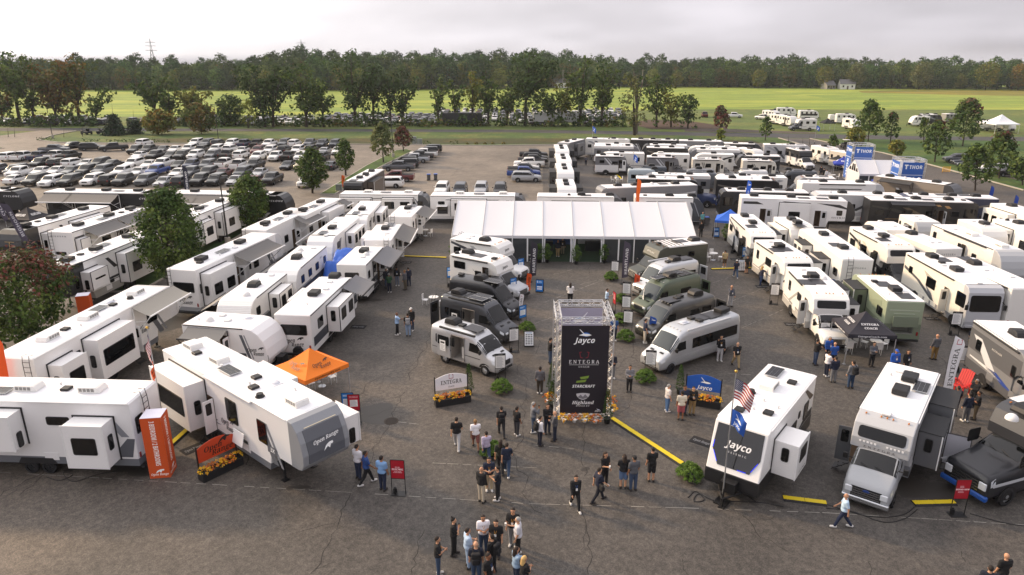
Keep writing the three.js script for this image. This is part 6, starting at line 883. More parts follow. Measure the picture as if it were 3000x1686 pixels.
{
  const tot = {}, cnt = {}, list = [...TREES].sort((a, b) => a[1] - b[1]); for (const t of list) { const k = t[0] + t[6] + placeOf(t[1], t[2]); tot[k] = (tot[k] || 0) + 1; }
  list.forEach(([form, x, z, h, w, lean, pal], i) => {
    const d = Math.hypot(x, z), leaf = Math.max(.15, d * .0021) * (form === 'cone' ? .8 : 1), pl = placeOf(x, z), k = form + pal + pl, n = cnt[k] = (cnt[k] ?? -1) + 1;
    const s = treeShape(form, h, w * (form === 'spread' ? 1.08 : form === 'cone' ? 1 : 1.18), lean, pal, 100 + i * 7, leaf), p = thing(TREEWORD[form][0], (tot[k] > 1 ? ORD[n] + ' ' : '') + TINTWORD[pal] + ' ' + TREEWORD[form][1] + (tot[k] > 1 ? ' from the left ' : ' ') + pl, 'tree', x, z, 0, 'trees around the lot', z < -168 ? -.03 : Math.abs(x) < 33 && z > -160 ? .12 : 0);
    obj('trunk', s.wood, form === 'bare' ? BARKL : BARK, p); if (s.leaves) obj('crown', s.leaves, LEAF, p);
  });
  // thicket at the foot of the tree row
  const r = rng(31), protos = [0, 1, 2, 3].map((i) => treeShape('bush', 3, 4, 0, ['g', 'd', 'go', 'd'][i], 900 + i, .42)); let n = 0;
  for (let x = -166; x < 40; x += 2.6 + r() * 1.9) { if (x > -126 && x < -108 && r() < .5) continue; const q = protos[Math.floor(r() * 4)], s = .75 + r() * .8, p = thing('shrub', ORD[n] + ' dark shrub from the left in the thicket below the tree row', 'shrub', x, -212.5 - r() * 3, r() * 6, 'thicket under the tree row', -.03); p.scale.set(s, s * (.7 + r() * .6), s); obj('stem', q.wood, BARK, p); obj('foliage', q.leaves, LEAF, p); n++; }
  // clipped hedges and low shrubs on the bank
  const hedge = (x0, x1, z, label) => { const r2 = rng(Math.round(x0 * 7 + 999)), cl = []; for (let x = x0; x < x1; x += .5) for (let k = 0; k < 3; k++) cl.push([x + r2() * .4, .3 + r2() * .5, z + (r2() - .5) * 1.1, .42, .9]); tag(obj('clipped_hedge', leafCloud(cl, 9, .2, PAL.d, r2), LEAF), label, 'hedge'); };
  hedge(-117.5, -113, -175.5, 'short clipped hedge at the drive corner'); hedge(-104, -100, -172.2, 'clipped hedge behind the black pickup'); hedge(-98, -82, -171, 'long clipped hedge behind the parked pickups'); hedge(-78, -61, -170.6, 'clipped hedge ending at the lamp base'); hedge(-21, -19, -166.8, 'pair of dark shrubs behind the utility boxes'); hedge(-14.5, -12.8, -166.6, 'dark shrub at the end of the pickup row');
  const low = treeShape('bush', .7, 1.1, 0, 'yo', 77, .16); for (let i = 0; i < 7; i++) { const p = thing('low_shrub', ORD[i] + ' low golden shrub from the left along the kerb of the bank', 'shrub', [-42, -39, -10.6, -8.6, -6.5, -4.6, -1.9][i], -168.6, i, 'low shrubs along the kerb', -.03); obj('stem', low.wood, BARK, p); obj('foliage', low.leaves, LEAF, p); }
}
{ // the woods behind the field: one far mass, with the paler trees at its edge standing out
  const r = rng(8), kinds = [['spread', 20, 13, 'g'], ['round', 19, 13, 'd'], ['round', 17, 14, 'g'], ['spread', 21, 12, 'd'], ['round', 15, 12, 'yg'], ['round', 18, 13, 'go']];
  const shapes = kinds.map(([f, h, w, p], i) => { const q = rng(500 + i), cl = []; const N = 95; for (let k = 0; k < N; k++) { const yy = 1 - 2 * (k + .5) / N, a = k * 2.4, b = Math.sqrt(1 - yy * yy) * (.7 + q() * .38), y = h * (.52 + .44 * yy * (.85 + q() * .25)); cl.push([Math.cos(a) * b * w * .46, Math.max(1, y), Math.sin(a) * b * w * .46, 1.2 + q() * .9, .85]); } const wood = []; limb(wood, [0, 0, 0], [0, h * .5, 0], .35, .2); return { leaves: leafCloud(cl, 5.2, .62, PAL[p], q), wood: merged(wood) }; });
  const M = new THREE.Matrix4(), q = new THREE.Quaternion(), up = new THREE.Vector3(0, 1, 0), spots = shapes.map(() => []);
  const edge = (x) => x < -120 ? -452 - Math.abs(x + 150) * .05 : x < 60 ? -452 - (x + 120) * .3 : x < 120 ? -506 + (x - 60) * .05 : -503 + (x - 120) * .2;    // front line of the wood
  for (let row = 0; row < 6; row++) for (let x = -520; x < 620; x += 7.2 + r() * 3.5) { const k = Math.floor(r() * (row > 1 ? 4.4 : 6)), hump = x < 60 && x > -170 ? 1.22 : 1, s = (.6 + r() * .34 + row * .03) * hump; spots[k].push([x + r() * 4, edge(x) - row * 9.5 - r() * 5, s, r() * 6.28]); }
  shapes.forEach((s, k) => { const g = new THREE.Group(); g.name = numbered('far_woods'); g.userData = { kind: 'stuff', label: 'dense woods closing off the far side of the field', category: 'woods', group: 'far woods' }; for (const [n, geo, m] of [['foliage', s.leaves, LEAF], ['trunks', s.wood, BARK]]) { const im = new THREE.InstancedMesh(geo, m, spots[k].length); im.name = n; spots[k].forEach(([x, z, sc, a], i) => { M.compose(new THREE.Vector3(x, -.04, z), q.setFromAxisAngle(up, a), new THREE.Vector3(sc, sc, sc)); im.setMatrixAt(i, M); const t = .8 + r() * .45; if (n === 'foliage') im.setColorAt(i, new THREE.Color(t * (.72 + r() * .3), t, t * (.9 + r() * .25))); }); g.add(im); } scene.add(g); });
  [[96, 12, 'y'], [112, 11, 'yg'], [165, 12, 'yg'], [205, 14, 'yg'], [224, 16, 'gy'], [262, 17, 'gy'], [300, 17, 'yg'], [318, 16, 'yo'], [352, 13, 'yg'], [395, 15, 'yo'], [-8, 13, 'y'], [18, 14, 'yg'], [-150, 12, 'yg'], [-60, 13, 'yg'], [-95, 13, 'y']].forEach(([x, h, p], i) => { const s = treeShape('round', h, h * .85, 0, p, 700 + i, .55), t = thing('edge_tree', ORD[i] + ' paler ' + TINTWORD[p] + ' tree listed along the edge of the far woods', 'tree', x, edge(x) + 7, 0, 'paler trees at the edge of the woods', -.04); obj('trunk', s.wood, BARK, t); obj('crown', s.leaves, LEAF, t); });
}

// ---------- people ----------
const PEOPLE = [[-2.89,-32.31,"#17171a","s","#b3b4b6","t","d",95,"walk","","man in black shirt and pale grey trousers walking away"],
  [-1.9,-32.25,"#e4e2e6","s","#7c4a46","h","b",92,"walk","","man in white tee and brick shorts walking away"],
  [-1.29,-31.04,"#b3a9c0","l","#33455f","t","d",110,"walk","","man in lavender shirt and jeans walking towards the fern"],
  [-0.25,-29.85,"#1c2438","s","#33455f","t","d",80,"walk","","person in navy tee and jeans striding off past the group"],
  [-0.57,-33.57,"#17171a","s","#2a2a2e","t","d",92,"walk","k","man with black backpack walking towards the tower"],
  [0.26,-33.57,"#17171a","s","#3b3b40","t","d",40,"stand","","man in black polo and charcoal slacks standing alone"],
  [1.16,-33.94,"#6a6d75","l","#33455f","t","g",20,"phone","","grey-haired man in grey jacket on the phone by the tower"],
  [1.47,-32.56,"#e4e2e6","l","#1d2030","t","d",20,"stand","k","man in white jacket with black backpack by the tower"],
  [1.93,-33.81,"#17171a","l","#22283a","t","L",-80,"cross","","long-haired woman in black coat looking at her phone"],
  [2.29,-33.01,"#4b4c51","l","#1d2436","t","s",170,"cross","","man in grey hoodie and white trainers facing the black coat"],
  [-1.08,-28.52,"#1c2438","s","#b9a98c","t","d",-90,"cross","n","man in navy polo and beige chinos with badge facing two others"],
  [-1.4,-27.6,"#17171a","l","#b8ad9a","t","s",60,"stand","","man in black sweater and cream trousers seen from behind"],
  [-0.65,-27.75,"#161a26","s","#121318","t","d",170,"cross","b","person in dark navy with a shoulder bag in the small group"],
  [-0.56,-30.12,"#23261f","s","#1c1d22","t","L",90,"walk","b","person in dark green vest behind the small group"],
  [-7.46,-29.49,"#e4e2e6","s","#232c44","t","d",60,"stand","","man in white polo on the left of three"],
  [-6.97,-29.04,"#2c4a86","s","#17171a","t","d",20,"walk","","man in blue tee and black trousers striding right"],
  [-6.12,-28.55,"#7da3d0","s","#1f2740","t","d",70,"stand","","man in sky blue polo beside the red standing sign"],
  [2.87,-27.09,"#17171a","l","#18181b","t","d",-80,"walk","n","bearded man in black walking forward with a white badge"],
  [-2.38,-23.97,"#121214","s","#141416","t","T",0,"phone","n","person with a topknot in black holding a phone"],
  [-2.91,-22.77,"#17171a","s","#33455f","t","d",10,"cross","n","man in black shirt holding paper, left of the big group"],
  [-1.76,-23.24,"#a9c0da","s","#8aa0bd","t","d",20,"cross","n","man in pale blue polo and light jeans with sunglasses"],
  [-1.18,-24.17,"#e6e4ea","s","#33455f","t","d",-75,"cross","n","man in white polo in the big group facing forward"],
  [-0.65,-23.88,"#161618","s","#222838","t","d",-100,"stand","n","bearded man in black polo in the big group"],
  [-0.78,-22.95,"#151517","s","#17171a","t","d",150,"stand","k","bearded man with dark backpack in the big group"],
  [-1.39,-22.42,"#1a2030","s","#33455f","t","s",95,"stand","k","bald man in navy with black backpack seen from behind"],
  [0.04,-24.54,"#151517","s","#8b8d92","t","d",-100,"stand","n","man in black polo with gold lanyard behind the white shirt"],
  [0.25,-23.96,"#c9c8ce","s","#151518","t","g",175,"cup","n","grey-haired man in white polo holding a coffee cup"],
  [0.17,-22.21,"#8fa9c4","l","#2a3348","t","L",20,"cross","","woman with curly hair in pale denim near the frame edge"],
  [0.46,-21.74,"#1a1a1d","s","#1d1d22","t","B",40,"cross","","blond woman in black at the frame edge"],
  [-0.9,-21.81,"#151517","s","#1c1c20","t","d",-30,"stand","n","man in black tee cut by the bottom frame edge"],
  [2.55,-42.96,"#17171a","l","#33455f","t","C",20,"cross","","man in black cap and sweater reading left of the tower"],
  [1.7,-38.59,"#5c5b60","l","#3a332c","t","d",85,"stand","","man in grey sweater and brown trousers walking up to the tower"],
  [7.37,-46.98,"#2c4f84","s","#1a2032","t","d",-85,"stand","n","man in blue polo with badge right of the tower top"],
  [6.38,-40.71,"#181c2a","l","#77787d","t","s",-85,"cross","","bald man in navy jacket with folded hands right of the tower"],
  [7.19,-38.84,"#75767c","l","#17171b","t","d",-95,"cross","","man in grey vest and black trousers right of the tower"],
  [4.42,-28.89,"#151517","s","#141417","t","L",-60,"cup","","woman in black with sunglasses drinking coffee"],
  [5.29,-28.7,"#1a1a1d","s","#5b7396","h","L",100,"cross","b","woman in black tee and denim shorts with a bag strap"],
  [5.73,-28.52,"#55565b","s","#3b4a63","t","C",110,"stand","","man in grey polo and cap beside the woman in shorts"],
  [6.73,-29.25,"#161618","s","#1b1b1f","h","C",95,"cup","","man in black tee and shorts with a cap holding a cup"],
  [3.98,-27.63,"#1b2135","s","#1a1c26","t","d",20,"walk","b","man in navy polo carrying a black bag"],
  [8.98,-36.29,"#d9d3d0","s","#4a6a94","t","g",15,"stand","","grey-haired man in white shirt and jeans by the blue planter sign"],
  [9.54,-35.31,"#cdc5b6","s","#a2545a","h","d",90,"stand","","man in cream shirt and salmon shorts seen from behind"],
  [9.84,-35.95,"#232c44","s","#2a3348","t","d",-80,"cross","","bearded man in navy polo behind the cream shirt"],
  [10.33,-35.95,"#141416","l","#8c7650","t","d",-90,"cross","n","young man in black hoodie with gold lanyard and khaki trousers"],
  [14.03,-43.42,"#17181b","l","#b9b9bd","t","d",-100,"phone","n","man in black jacket and pale trousers on the phone beside the silver van"],
  [14.84,-42.47,"#151517","s","#9c8966","t","s",-95,"walk","n","man in black polo and khaki trousers with sunglasses"],
  [9.53,-46.54,"#232a42","s","#b9b2a6","t","d",0,"stand","","boy in navy tee beside the blue feather banner"],
  [17.95,-54.26,"#55575f","l","#a3a4a8","t","s",-70,"phone","n","man in grey sweater saluting behind the charcoal van"],
  [7.71,-53.69,"#a9c2de","s","#1b2134","t","d",10,"cup","","man in light blue shirt and dark trousers beyond the tower"],
  [4.83,-54.86,"#e9e6e4","l","#17171a","t","L",90,"cross","","woman in white blouse walking to the pavilion"],
  [4.71,-69.47,"#1a2030","l","#a58f66","t","s",80,"stand","","man in navy standing in the pavilion doorway"],
  [5.26,-70.38,"#3a3a3e","l","#8b8470","t","s",-90,"stand","n","man in grey facing out of the pavilion doorway"],
  [-11.13,-59.09,"#2a2d3a","l","#4a5870","t","g",-70,"stand","","man in patterned jacket by the awning trailer"],
  [-10.69,-57.9,"#2f5038","l","#1b2032","t","g",95,"cross","","man in green sweater and navy trousers seen from behind"],
  [-10.31,-59.83,"#161618","l","#6e7686","t","C",-85,"stand","n","man in white cap and black jacket by the trailers"],
  [-9.41,-58.62,"#55555a","l","#5a5243","t","b",160,"cup","","man in dark vest and olive trousers by the trailers"],
  [-9.24,-59.69,"#1c2234","l","#22283c","t","d",120,"stand","","man in navy jacket at the end of the trailer group"],
  [-8.47,-48.09,"#9dbbe0","s","#16171c","t","s",10,"point","","man in light blue shirt and black trousers gesturing"],
  [-7.63,-47.86,"#151517","s","#8397b3","t","d",100,"stand","K","person in black tee with grey backpack listening"],
  [-7.52,-48.96,"#151517","l","#2c3a52","t","C",-110,"stand","","man in black cap behind the grey backpack"],
  [20.72,-65.49,"#b3a07c","s","#5c4a3a","h","C",85,"stand","","man in tan shirt and cap by the white cafe table"],
  [20.84,-62.26,"#1d2336","s","#3f5878","t","C",80,"walk","","man in navy tee and jeans at the yellow cable ramp"],
  [22.27,-63.61,"#151517","s","#4a4238","h","C",-70,"stand","","man in black tee and patterned shorts by the grid board"],
  [22.36,-59.84,"#2a2c40","s","#22345a","t","B",20,"point","","blond woman in floral top reaching for the motorhome door"],
  [22.99,-82.77,"#5f9a9c","s","#4a4438","t","s",90,"stand","","man in teal shirt at the pavilion corner"],
  [21.59,-77.84,"#151517","l","#151517","t","d",90,"stand","","person in black at the pavilion corner"],
  [20.22,-42.78,"#151517","l","#2b3b58","t","d",0,"cross","","man in black jacket and jeans left of the black canopy"],
  [21.27,-43.33,"#1f4f9c","l","#1a2032","t","g",-80,"stand","n","grey-haired man in black jacket over blue shirt"],
  [21.22,-42.39,"#24509c","s","#20283e","t","s",90,"stand","","bald man in royal blue polo by the canopy leg"],
  [20.21,-41.01,"#e4e2e6","s","#1c2338","t","d",20,"cross","","man in white polo and navy trousers by the black canopy"],
  [20.27,-40.13,"#1a2138","l","#77787c","t","d",100,"stand","","man in navy sweater and grey trousers in front of the canopy group"],
  [20.98,-39.31,"#77797e","l","#2c4260","t","d",110,"stand","k","man in grey hoodie with black backpack walking alone"],
  [23.84,-42.52,"#5c5d62","l","#17171b","t","d",-85,"cross","n","bearded man in grey sweater under the black canopy"],
  [24.64,-41.25,"#2458b4","l","#22283a","t","U",-85,"stand","n","man in blue cap and blue jacket behind the silver-nosed motorhome"],
  [25.35,-41.17,"#17171a","l","#2a2a30","t","L",-80,"stand","n","person in black fleece behind the silver-nosed motorhome"],
  [28.65,-43.64,"#58595e","l","#7c6134","t","s",95,"stand","","bald man in grey sweater and khaki trousers"],
  [31.91,-44.94,"#1a2030","s","#a58f66","t","d",20,"phone","","bearded man in navy polo at the lattice-graphic motorhome"],
  [25.3,-35.81,"#1c2336","s","#1f2a42","t","d",90,"stand","","person in navy half hidden by the slide-out"],
  [25.53,-35.11,"#1b2338","l","#66676c","t","d",95,"stand","","man in navy sweater by the red chair"],
  [26.22,-35.35,"#151518","s","#5c4f3c","t","d",150,"cross","","bearded man in black polo by the red chair"],
  [27.04,-36.9,"#17181b","l","#17181b","t","g",-160,"cross","","grey-haired man in black behind the pair by the red chair"],
  [14.41,-25.77,"#b3cde4","s","#1c2742","t","s",160,"walk","","man in pale blue shirt walking past the silver truck grille"],
  [18.67,-21.87,"#141416","s","#1b2234","t","s",95,"stand","","man in black tee near the bottom right"],
  [17.59,-21.17,"#1b2030","s","#22283a","t","d",60,"stand","","man in navy cut by the bottom right frame edge"],
  [14.07,-134.02,"#5a5c63","l","#1f2434","t","d",90,"stand","","lone man in grey on the empty aisle of the far block"],
  [53.18,-120.58,"#2a2626","l","#1d1d22","t","d",90,"stand","","person in brown by the picnic table"],
  [52.84,-118.66,"#151517","l","#151517","t","d",70,"stand","","person in black by the picnic table"],
  [52.36,-116.49,"#d9dbe0","l","#2a3a5c","t","d",100,"stand","","person in white top and jeans by the picnic table"]];
function surfaceNet(f, lo, hi, c) {                                           // mesh of f = 0 on a grid with cells of c metres
  const n = [0, 1, 2].map((i) => Math.ceil((hi[i] - lo[i]) / c) + 1), [nx, ny, nz] = n, V = new Float32Array(nx * ny * nz), id = (i, j, k) => (k * ny + j) * nx + i;
  for (let k = 0; k < nz; k++) for (let j = 0; j < ny; j++) for (let i = 0; i < nx; i++) V[id(i, j, k)] = f(lo[0] + i * c, lo[1] + j * c, lo[2] + k * c);
  const vi = new Int32Array(V.length).fill(-1), pos = [], ix = [];
  for (let k = 0; k + 1 < nz; k++) for (let j = 0; j + 1 < ny; j++) for (let i = 0; i + 1 < nx; i++) {
    let m = 0, sx = 0, sy = 0, sz = 0, cnt = 0; for (let q = 0; q < 8; q++) if (V[id(i + (q & 1), j + (q >> 1 & 1), k + (q >> 2))] < 0) m |= 1 << q; if (!m || m === 255) continue;
    for (const [a, b] of [[0, 1], [2, 3], [4, 5], [6, 7], [0, 2], [1, 3], [4, 6], [5, 7], [0, 4], [1, 5], [2, 6], [3, 7]]) if ((m >> a & 1) !== (m >> b & 1)) { const va = V[id(i + (a & 1), j + (a >> 1 & 1), k + (a >> 2))], vb = V[id(i + (b & 1), j + (b >> 1 & 1), k + (b >> 2))], t = va / (va - vb); sx += (a & 1) + ((b & 1) - (a & 1)) * t; sy += (a >> 1 & 1) + ((b >> 1 & 1) - (a >> 1 & 1)) * t; sz += (a >> 2) + ((b >> 2) - (a >> 2)) * t; cnt++; }
    vi[id(i, j, k)] = pos.length / 3; pos.push(lo[0] + (i + sx / cnt) * c, lo[1] + (j + sy / cnt) * c, lo[2] + (k + sz / cnt) * c);
  }
  const quad = (a, b, d, e, fl) => { if (a < 0 || b < 0 || d < 0 || e < 0) return; fl ? ix.push(a, b, d, a, d, e) : ix.push(a, d, b, a, e, d); };
  for (let k = 1; k + 1 < nz; k++) for (let j = 1; j + 1 < ny; j++) for (let i = 1; i + 1 < nx; i++) { const s = V[id(i, j, k)] < 0;
    if (s !== V[id(i + 1, j, k)] < 0) quad(vi[id(i, j - 1, k - 1)], vi[id(i, j, k - 1)], vi[id(i, j, k)], vi[id(i, j - 1, k)], s);
    if (s !== V[id(i, j + 1, k)] < 0) quad(vi[id(i - 1, j, k - 1)], vi[id(i - 1, j, k)], vi[id(i, j, k)], vi[id(i, j, k - 1)], s);
    if (s !== V[id(i, j, k + 1)] < 0) quad(vi[id(i - 1, j - 1, k)], vi[id(i, j - 1, k)], vi[id(i, j, k)], vi[id(i - 1, j, k)], s); }
  const g = new THREE.BufferGeometry(); g.setAttribute('position', new THREE.Float32BufferAttribute(pos, 3)); g.setIndex(ix); g.computeVertexNormals(); return bare(g);
}
const V3 = (a, b, t) => a.map((v, i) => v + (b[i] - v) * t);
function capsule(b) { const [a, c, ra, rb] = b, dx = c[0] - a[0], dy = c[1] - a[1], dz = c[2] - a[2], L2 = dx * dx + dy * dy + dz * dz; return (x, y, z) => { const px = x - a[0], py = y - a[1], pz = z - a[2], t = Math.max(0, Math.min(1, (px * dx + py * dy + pz * dz) / L2)), qx = px - dx * t, qy = py - dy * t, qz = pz - dz * t; return Math.sqrt(qx * qx + qy * qy + qz * qz) - (ra + (rb - ra) * t); }; }
function blend(fs, k) { return (x, y, z) => { let d = 1e9; for (const f of fs) { const e = f(x, y, z), h = Math.max(0, k - Math.abs(d - e)) / k; d = Math.min(d, e) - h * h * k * .25; } return d; }; }
// pose: leg = [forward, knee bend] left right, arm = [forward, out, elbow bend, inward] left right
const POSES = { stand: { leg: [[.03, .03], [-.03, .02]], arm: [[.06, .12, .25, 0], [.02, .12, .3, 0]] }, walk: { leg: [[.42, .12], [-.3, .3]], arm: [[-.35, .1, .3, 0], [.4, .1, .4, 0]] }, cross: { leg: [[.04, .04], [0, .02]], arm: [[.3, .1, 1.45, .75], [.3, .1, 1.45, .75]] }, phone: { leg: [[.05, .04], [-.05, .05]], arm: [[.1, .12, .3, 0], [.75, .25, 2.25, .25]] }, cup: { leg: [[.05, .05], [-.02, .02]], arm: [[.05, .12, .3, 0], [.4, .12, 1.5, .25]] }, point: { leg: [[.08, .05], [-.08, .08]], arm: [[.6, .12, .9, .1], [1.1, .1, .45, 0]] } };
function poseParts(name) {
  const q = POSES[name], J = {}, hipY = .94; const sh = 1.44;
  [-1, 1].forEach((s, i) => {
    const [a, k] = q.leg[i], hip = [0, hipY, s * .095], kn = [hip[0] + .44 * Math.sin(a), hipY - .44 * Math.cos(a), s * .1], an = [kn[0] + .43 * Math.sin(a - k), kn[1] - .43 * Math.cos(a - k), s * .1]; J['hip' + i] = hip; J['kn' + i] = kn; J['an' + i] = an;
    const [f, o, e, inn] = q.arm[i], S = [-.01, sh, s * .19], d = [Math.sin(f) * Math.cos(o), -Math.cos(f) * Math.cos(o), s * Math.sin(o)], el = [S[0] + d[0] * .3, S[1] + d[1] * .3, S[2] + d[2] * .3], f2 = f + e, d2 = [Math.sin(f2) * Math.cos(inn), -Math.cos(f2) * Math.cos(inn), s * (Math.sin(o) * .4) - s * Math.sin(inn)], l2 = Math.hypot(...d2), wr = el.map((c, j) => c + d2[j] / l2 * .255); J['S' + i] = S; J['el' + i] = el; J['wr' + i] = wr; J['hd' + i] = d2.map((c) => c / l2);
  });
  const low = Math.min(J.an0[1], J.an1[1]) - .075; for (const k of Object.keys(J)) if (!k.startsWith('hd')) J[k] = [J[k][0], J[k][1] - low, J[k][2]]; const oy = -low;
  const torso = [[[0, .98 + oy, -.06], [0, .98 + oy, .06], .125, .125], [[0, 1.0 + oy, 0], [.01, 1.2 + oy, 0], .135, .13], [[.01, 1.2 + oy, -.06], [.01, 1.2 + oy, .06], .115, .115], [[0, 1.36 + oy, -.1], [0, 1.36 + oy, .1], .105, .105], [[-.01, 1.43 + oy, -.15], [-.01, 1.43 + oy, .15], .065, .065]];
  const arms = [0, 1].flatMap((i) => [[J['S' + i], J['el' + i], .058, .043], [J['el' + i], J['wr' + i], .042, .03]]), legs = [0, 1].flatMap((i) => [[J['hip' + i], J['kn' + i], .092, .06], [J['kn' + i], J['an' + i], .058, .042]]);
  const neck = [[-.01, 1.45 + oy, 0], [.015, 1.56 + oy, 0], .055, .052], feet = [0, 1].map((i) => [[J['an' + i][0] - .05, Math.max(.05, J['an' + i][1] - .035), J['an' + i][2]], [J['an' + i][0] + .15, Math.max(.04, J['an' + i][1] - .045), J['an' + i][2] + (i ? .02 : -.02)], .045, .038]);
  const lo = [-.75, -.03, -.55], hi = [.75, 1.62 + oy, .55], infl = (bs, d) => bs.map(([a, b, r, s]) => capsule([a, b, r + d, s + d]));
  const body = surfaceNet(blend([...torso, ...arms, ...legs, neck, ...feet].map(capsule), .035), lo, hi, .034);
  const hy = 1.66 + oy, head = surfaceNet(blend([(x, y, z) => Math.hypot((x - .02) / .098, (y - hy) / .118, z / .078) * .09 - .09, capsule([[.03, hy - .07, 0], [.06, hy - .085, 0], .05, .04]), capsule([[.1, hy + .0, 0], [.125, hy - .025, 0], .01, .014]), capsule([[0, hy - .02, -.078], [-.005, hy + .015, -.082], .014, .016]), capsule([[0, hy - .02, .078], [-.005, hy + .015, .082], .014, .016])], .02), [-.12, hy - .16, -.12], [.17, hy + .14, .12], .017);
  const hands = [0, 1].flatMap((i) => { const w = J['wr' + i], d = J['hd' + i], s = i ? 1 : -1, side = new THREE.Vector3(...d).cross(new THREE.Vector3(0, 0, 1)).normalize(), lat = new THREE.Vector3().crossVectors(side, new THREE.Vector3(...d)).normalize(), pt = (a, b, c) => [w[0] + d[0] * a + side.x * b + lat.x * c, w[1] + d[1] * a + side.y * b + lat.y * c, w[2] + d[2] * a + side.z * b + lat.z * c]; const g = []; limb(g, pt(-.01, 0, 0), pt(.09, 0, 0), .03, .036, 6); [-.027, -.009, .009, .027].forEach((q, k) => { const l = [.06, .075, .08, .07][k]; limb(g, pt(.07, q, 0), pt(.09 + l * .5, q * 1.05, s * -.004), .0095, .009, 5); limb(g, pt(.088 + l * .5, q * 1.05, s * -.004), pt(.09 + l * .85, q, s * -.022), .009, .006, 5); }); limb(g, pt(.03, .025, 0), pt(.075, .052, s * -.01), .012, .01, 5); limb(g, pt(.075, .052, s * -.01), pt(.105, .05, s * -.02), .01, .007, 5); return g; });
  const cut = (f, y) => (x, yy, z) => Math.max(f(x, yy, z), y - yy), below = (f, y) => (x, yy, z) => Math.max(f(x, yy, z), yy - y);
  const sleeveS = [0, 1].map((i) => [J['S' + i], V3(J['S' + i], J['el' + i], .78), .062, .056]);
  const shirt = (sl) => surfaceNet(below(cut(blend([...infl(torso, .02), ...(sl === 'l' ? infl(arms, .016) : sleeveS.map((b) => capsule([b[0], b[1], b[2] + .012, b[3] + .012])))], .03), .9 + oy), 1.5 + oy), lo, hi, .034);
  const pel = [[[0, .95 + oy, -.05], [0, .95 + oy, .05], .13, .13]];
  const pants = (h) => surfaceNet(below(blend([...infl(pel, .008), ...(h ? [0, 1].map((i) => capsule([J['hip' + i], V3(J['hip' + i], J['kn' + i], .95), .11, .09])) : legs.map(([a, b, r, s], i) => capsule([a, b, r + .016, s + .02])))], .03), 1.02 + oy), lo, hi, .034);
  const shoes = feet.map(([a, b, r, s], i) => surfaceNet(blend([capsule([a, b, r + .014, s + .014]), capsule([[a[0], a[1] + .01, a[2]], [a[0] + .02, a[1] + .03, a[2]], .045, .04])], .02), [a[0] - .1, -.01, a[2] - .1], [b[0] + .1, Math.max(.16, a[1] + .12), a[2] + .1], .026));
  const hairF = (kind) => { const cap = (x, y, z) => Math.hypot((x - .005) / .112, (y - hy - .018) / .122, z / .09) * .1 - .1, face = (x, y) => x - .055 - (y - hy - .06) * 1.2; const parts = [(x, y, z) => Math.max(cap(x, y, z), face(x, y), hy - .045 - y)]; if (kind === 'L' || kind === 'B') parts.push((x, y, z) => Math.max(capsule([[-.05, hy + .02, 0], [-.075, hy - .2, 0], .085, .09])(x, y, z), x - .0)); if (kind === 'T') parts.push(capsule([[-.05, hy + .14, 0], [-.06, hy + .17, 0], .035, .035])); return surfaceNet(blend(parts, .01), [-.22, hy - .34, -.14], [.15, hy + .24, .14], .02); };
  const capG = () => merged([surfaceNet((x, y, z) => Math.max(Math.hypot((x - .005) / .118, (y - hy - .02) / .125, z / .094) * .1 - .1, hy + .035 - y), [-.15, hy, -.13], [.16, hy + .17, .13], .02), at(cyl(.085, .09, .012, 0, 0, 0, 10), .1, hy + .045, 0, 0, 0, -.12)]);
  const eyes = merged([-1, 1].flatMap((s) => [new THREE.SphereGeometry(.011, 6, 4).translate(.105, hy + .005, s * .034), box(.008, .008, .04, .108, hy + .026, s * .035)]).concat([box(.006, .008, .045, .105, hy - .07, 0)]));
  return { J, oy, hy, skin: merged([body, head, ...hands]), shirt: { s: shirt('s'), l: shirt('l') }, pants: { t: pants(false), h: pants(true) }, shoes, hair: Object.fromEntries(['d', 'L', 'T'].map((k) => [k, hairF(k)])), cap: capG(), eyes, pack: merged([rbox(.17, .46, .32, -.22, 1.24 + oy, 0, .06, 2), rbox(.08, .24, .26, -.32, 1.14 + oy, 0, .04, 2)]), straps: merged([-1, 1].map((s) => tube([[-.14, 1.44 + oy, s * .11], [.0, 1.53 + oy, s * .11], [.12, 1.38 + oy, s * .12], [.1, 1.2 + oy, s * .15]], .02, 5, 10))), lanyard: merged([-1, 1].map((s) => tube([[-.02, 1.52 + oy, s * .065], [.1, 1.4 + oy, s * .05], [.16, 1.22 + oy, s * .01]], .008, 4, 8))), badge: box(.01, .12, .085, .17, 1.16 + oy, 0), bag: merged([rbox(.16, .28, .34, .0, .95 + oy, .26, .05, 2)]), strap: tube([[.0, 1.08 + oy, .25], [.02, 1.48 + oy, .02], [.02, 1.47 + oy, -.1]], .012, 5, 10) };
}
const posed = {}, SKINS = ['#b98a6c', '#c79878', '#a87858', '#8a5d42', '#6f4a35'], HAIRC = { d: '#231a14', g: '#9a9894', s: '#6b5a4a', b: '#8a6a45', L: '#2b1e16', B: '#c9a66a', T: '#17130f', C: '#2a2420', U: '#2a2420' };
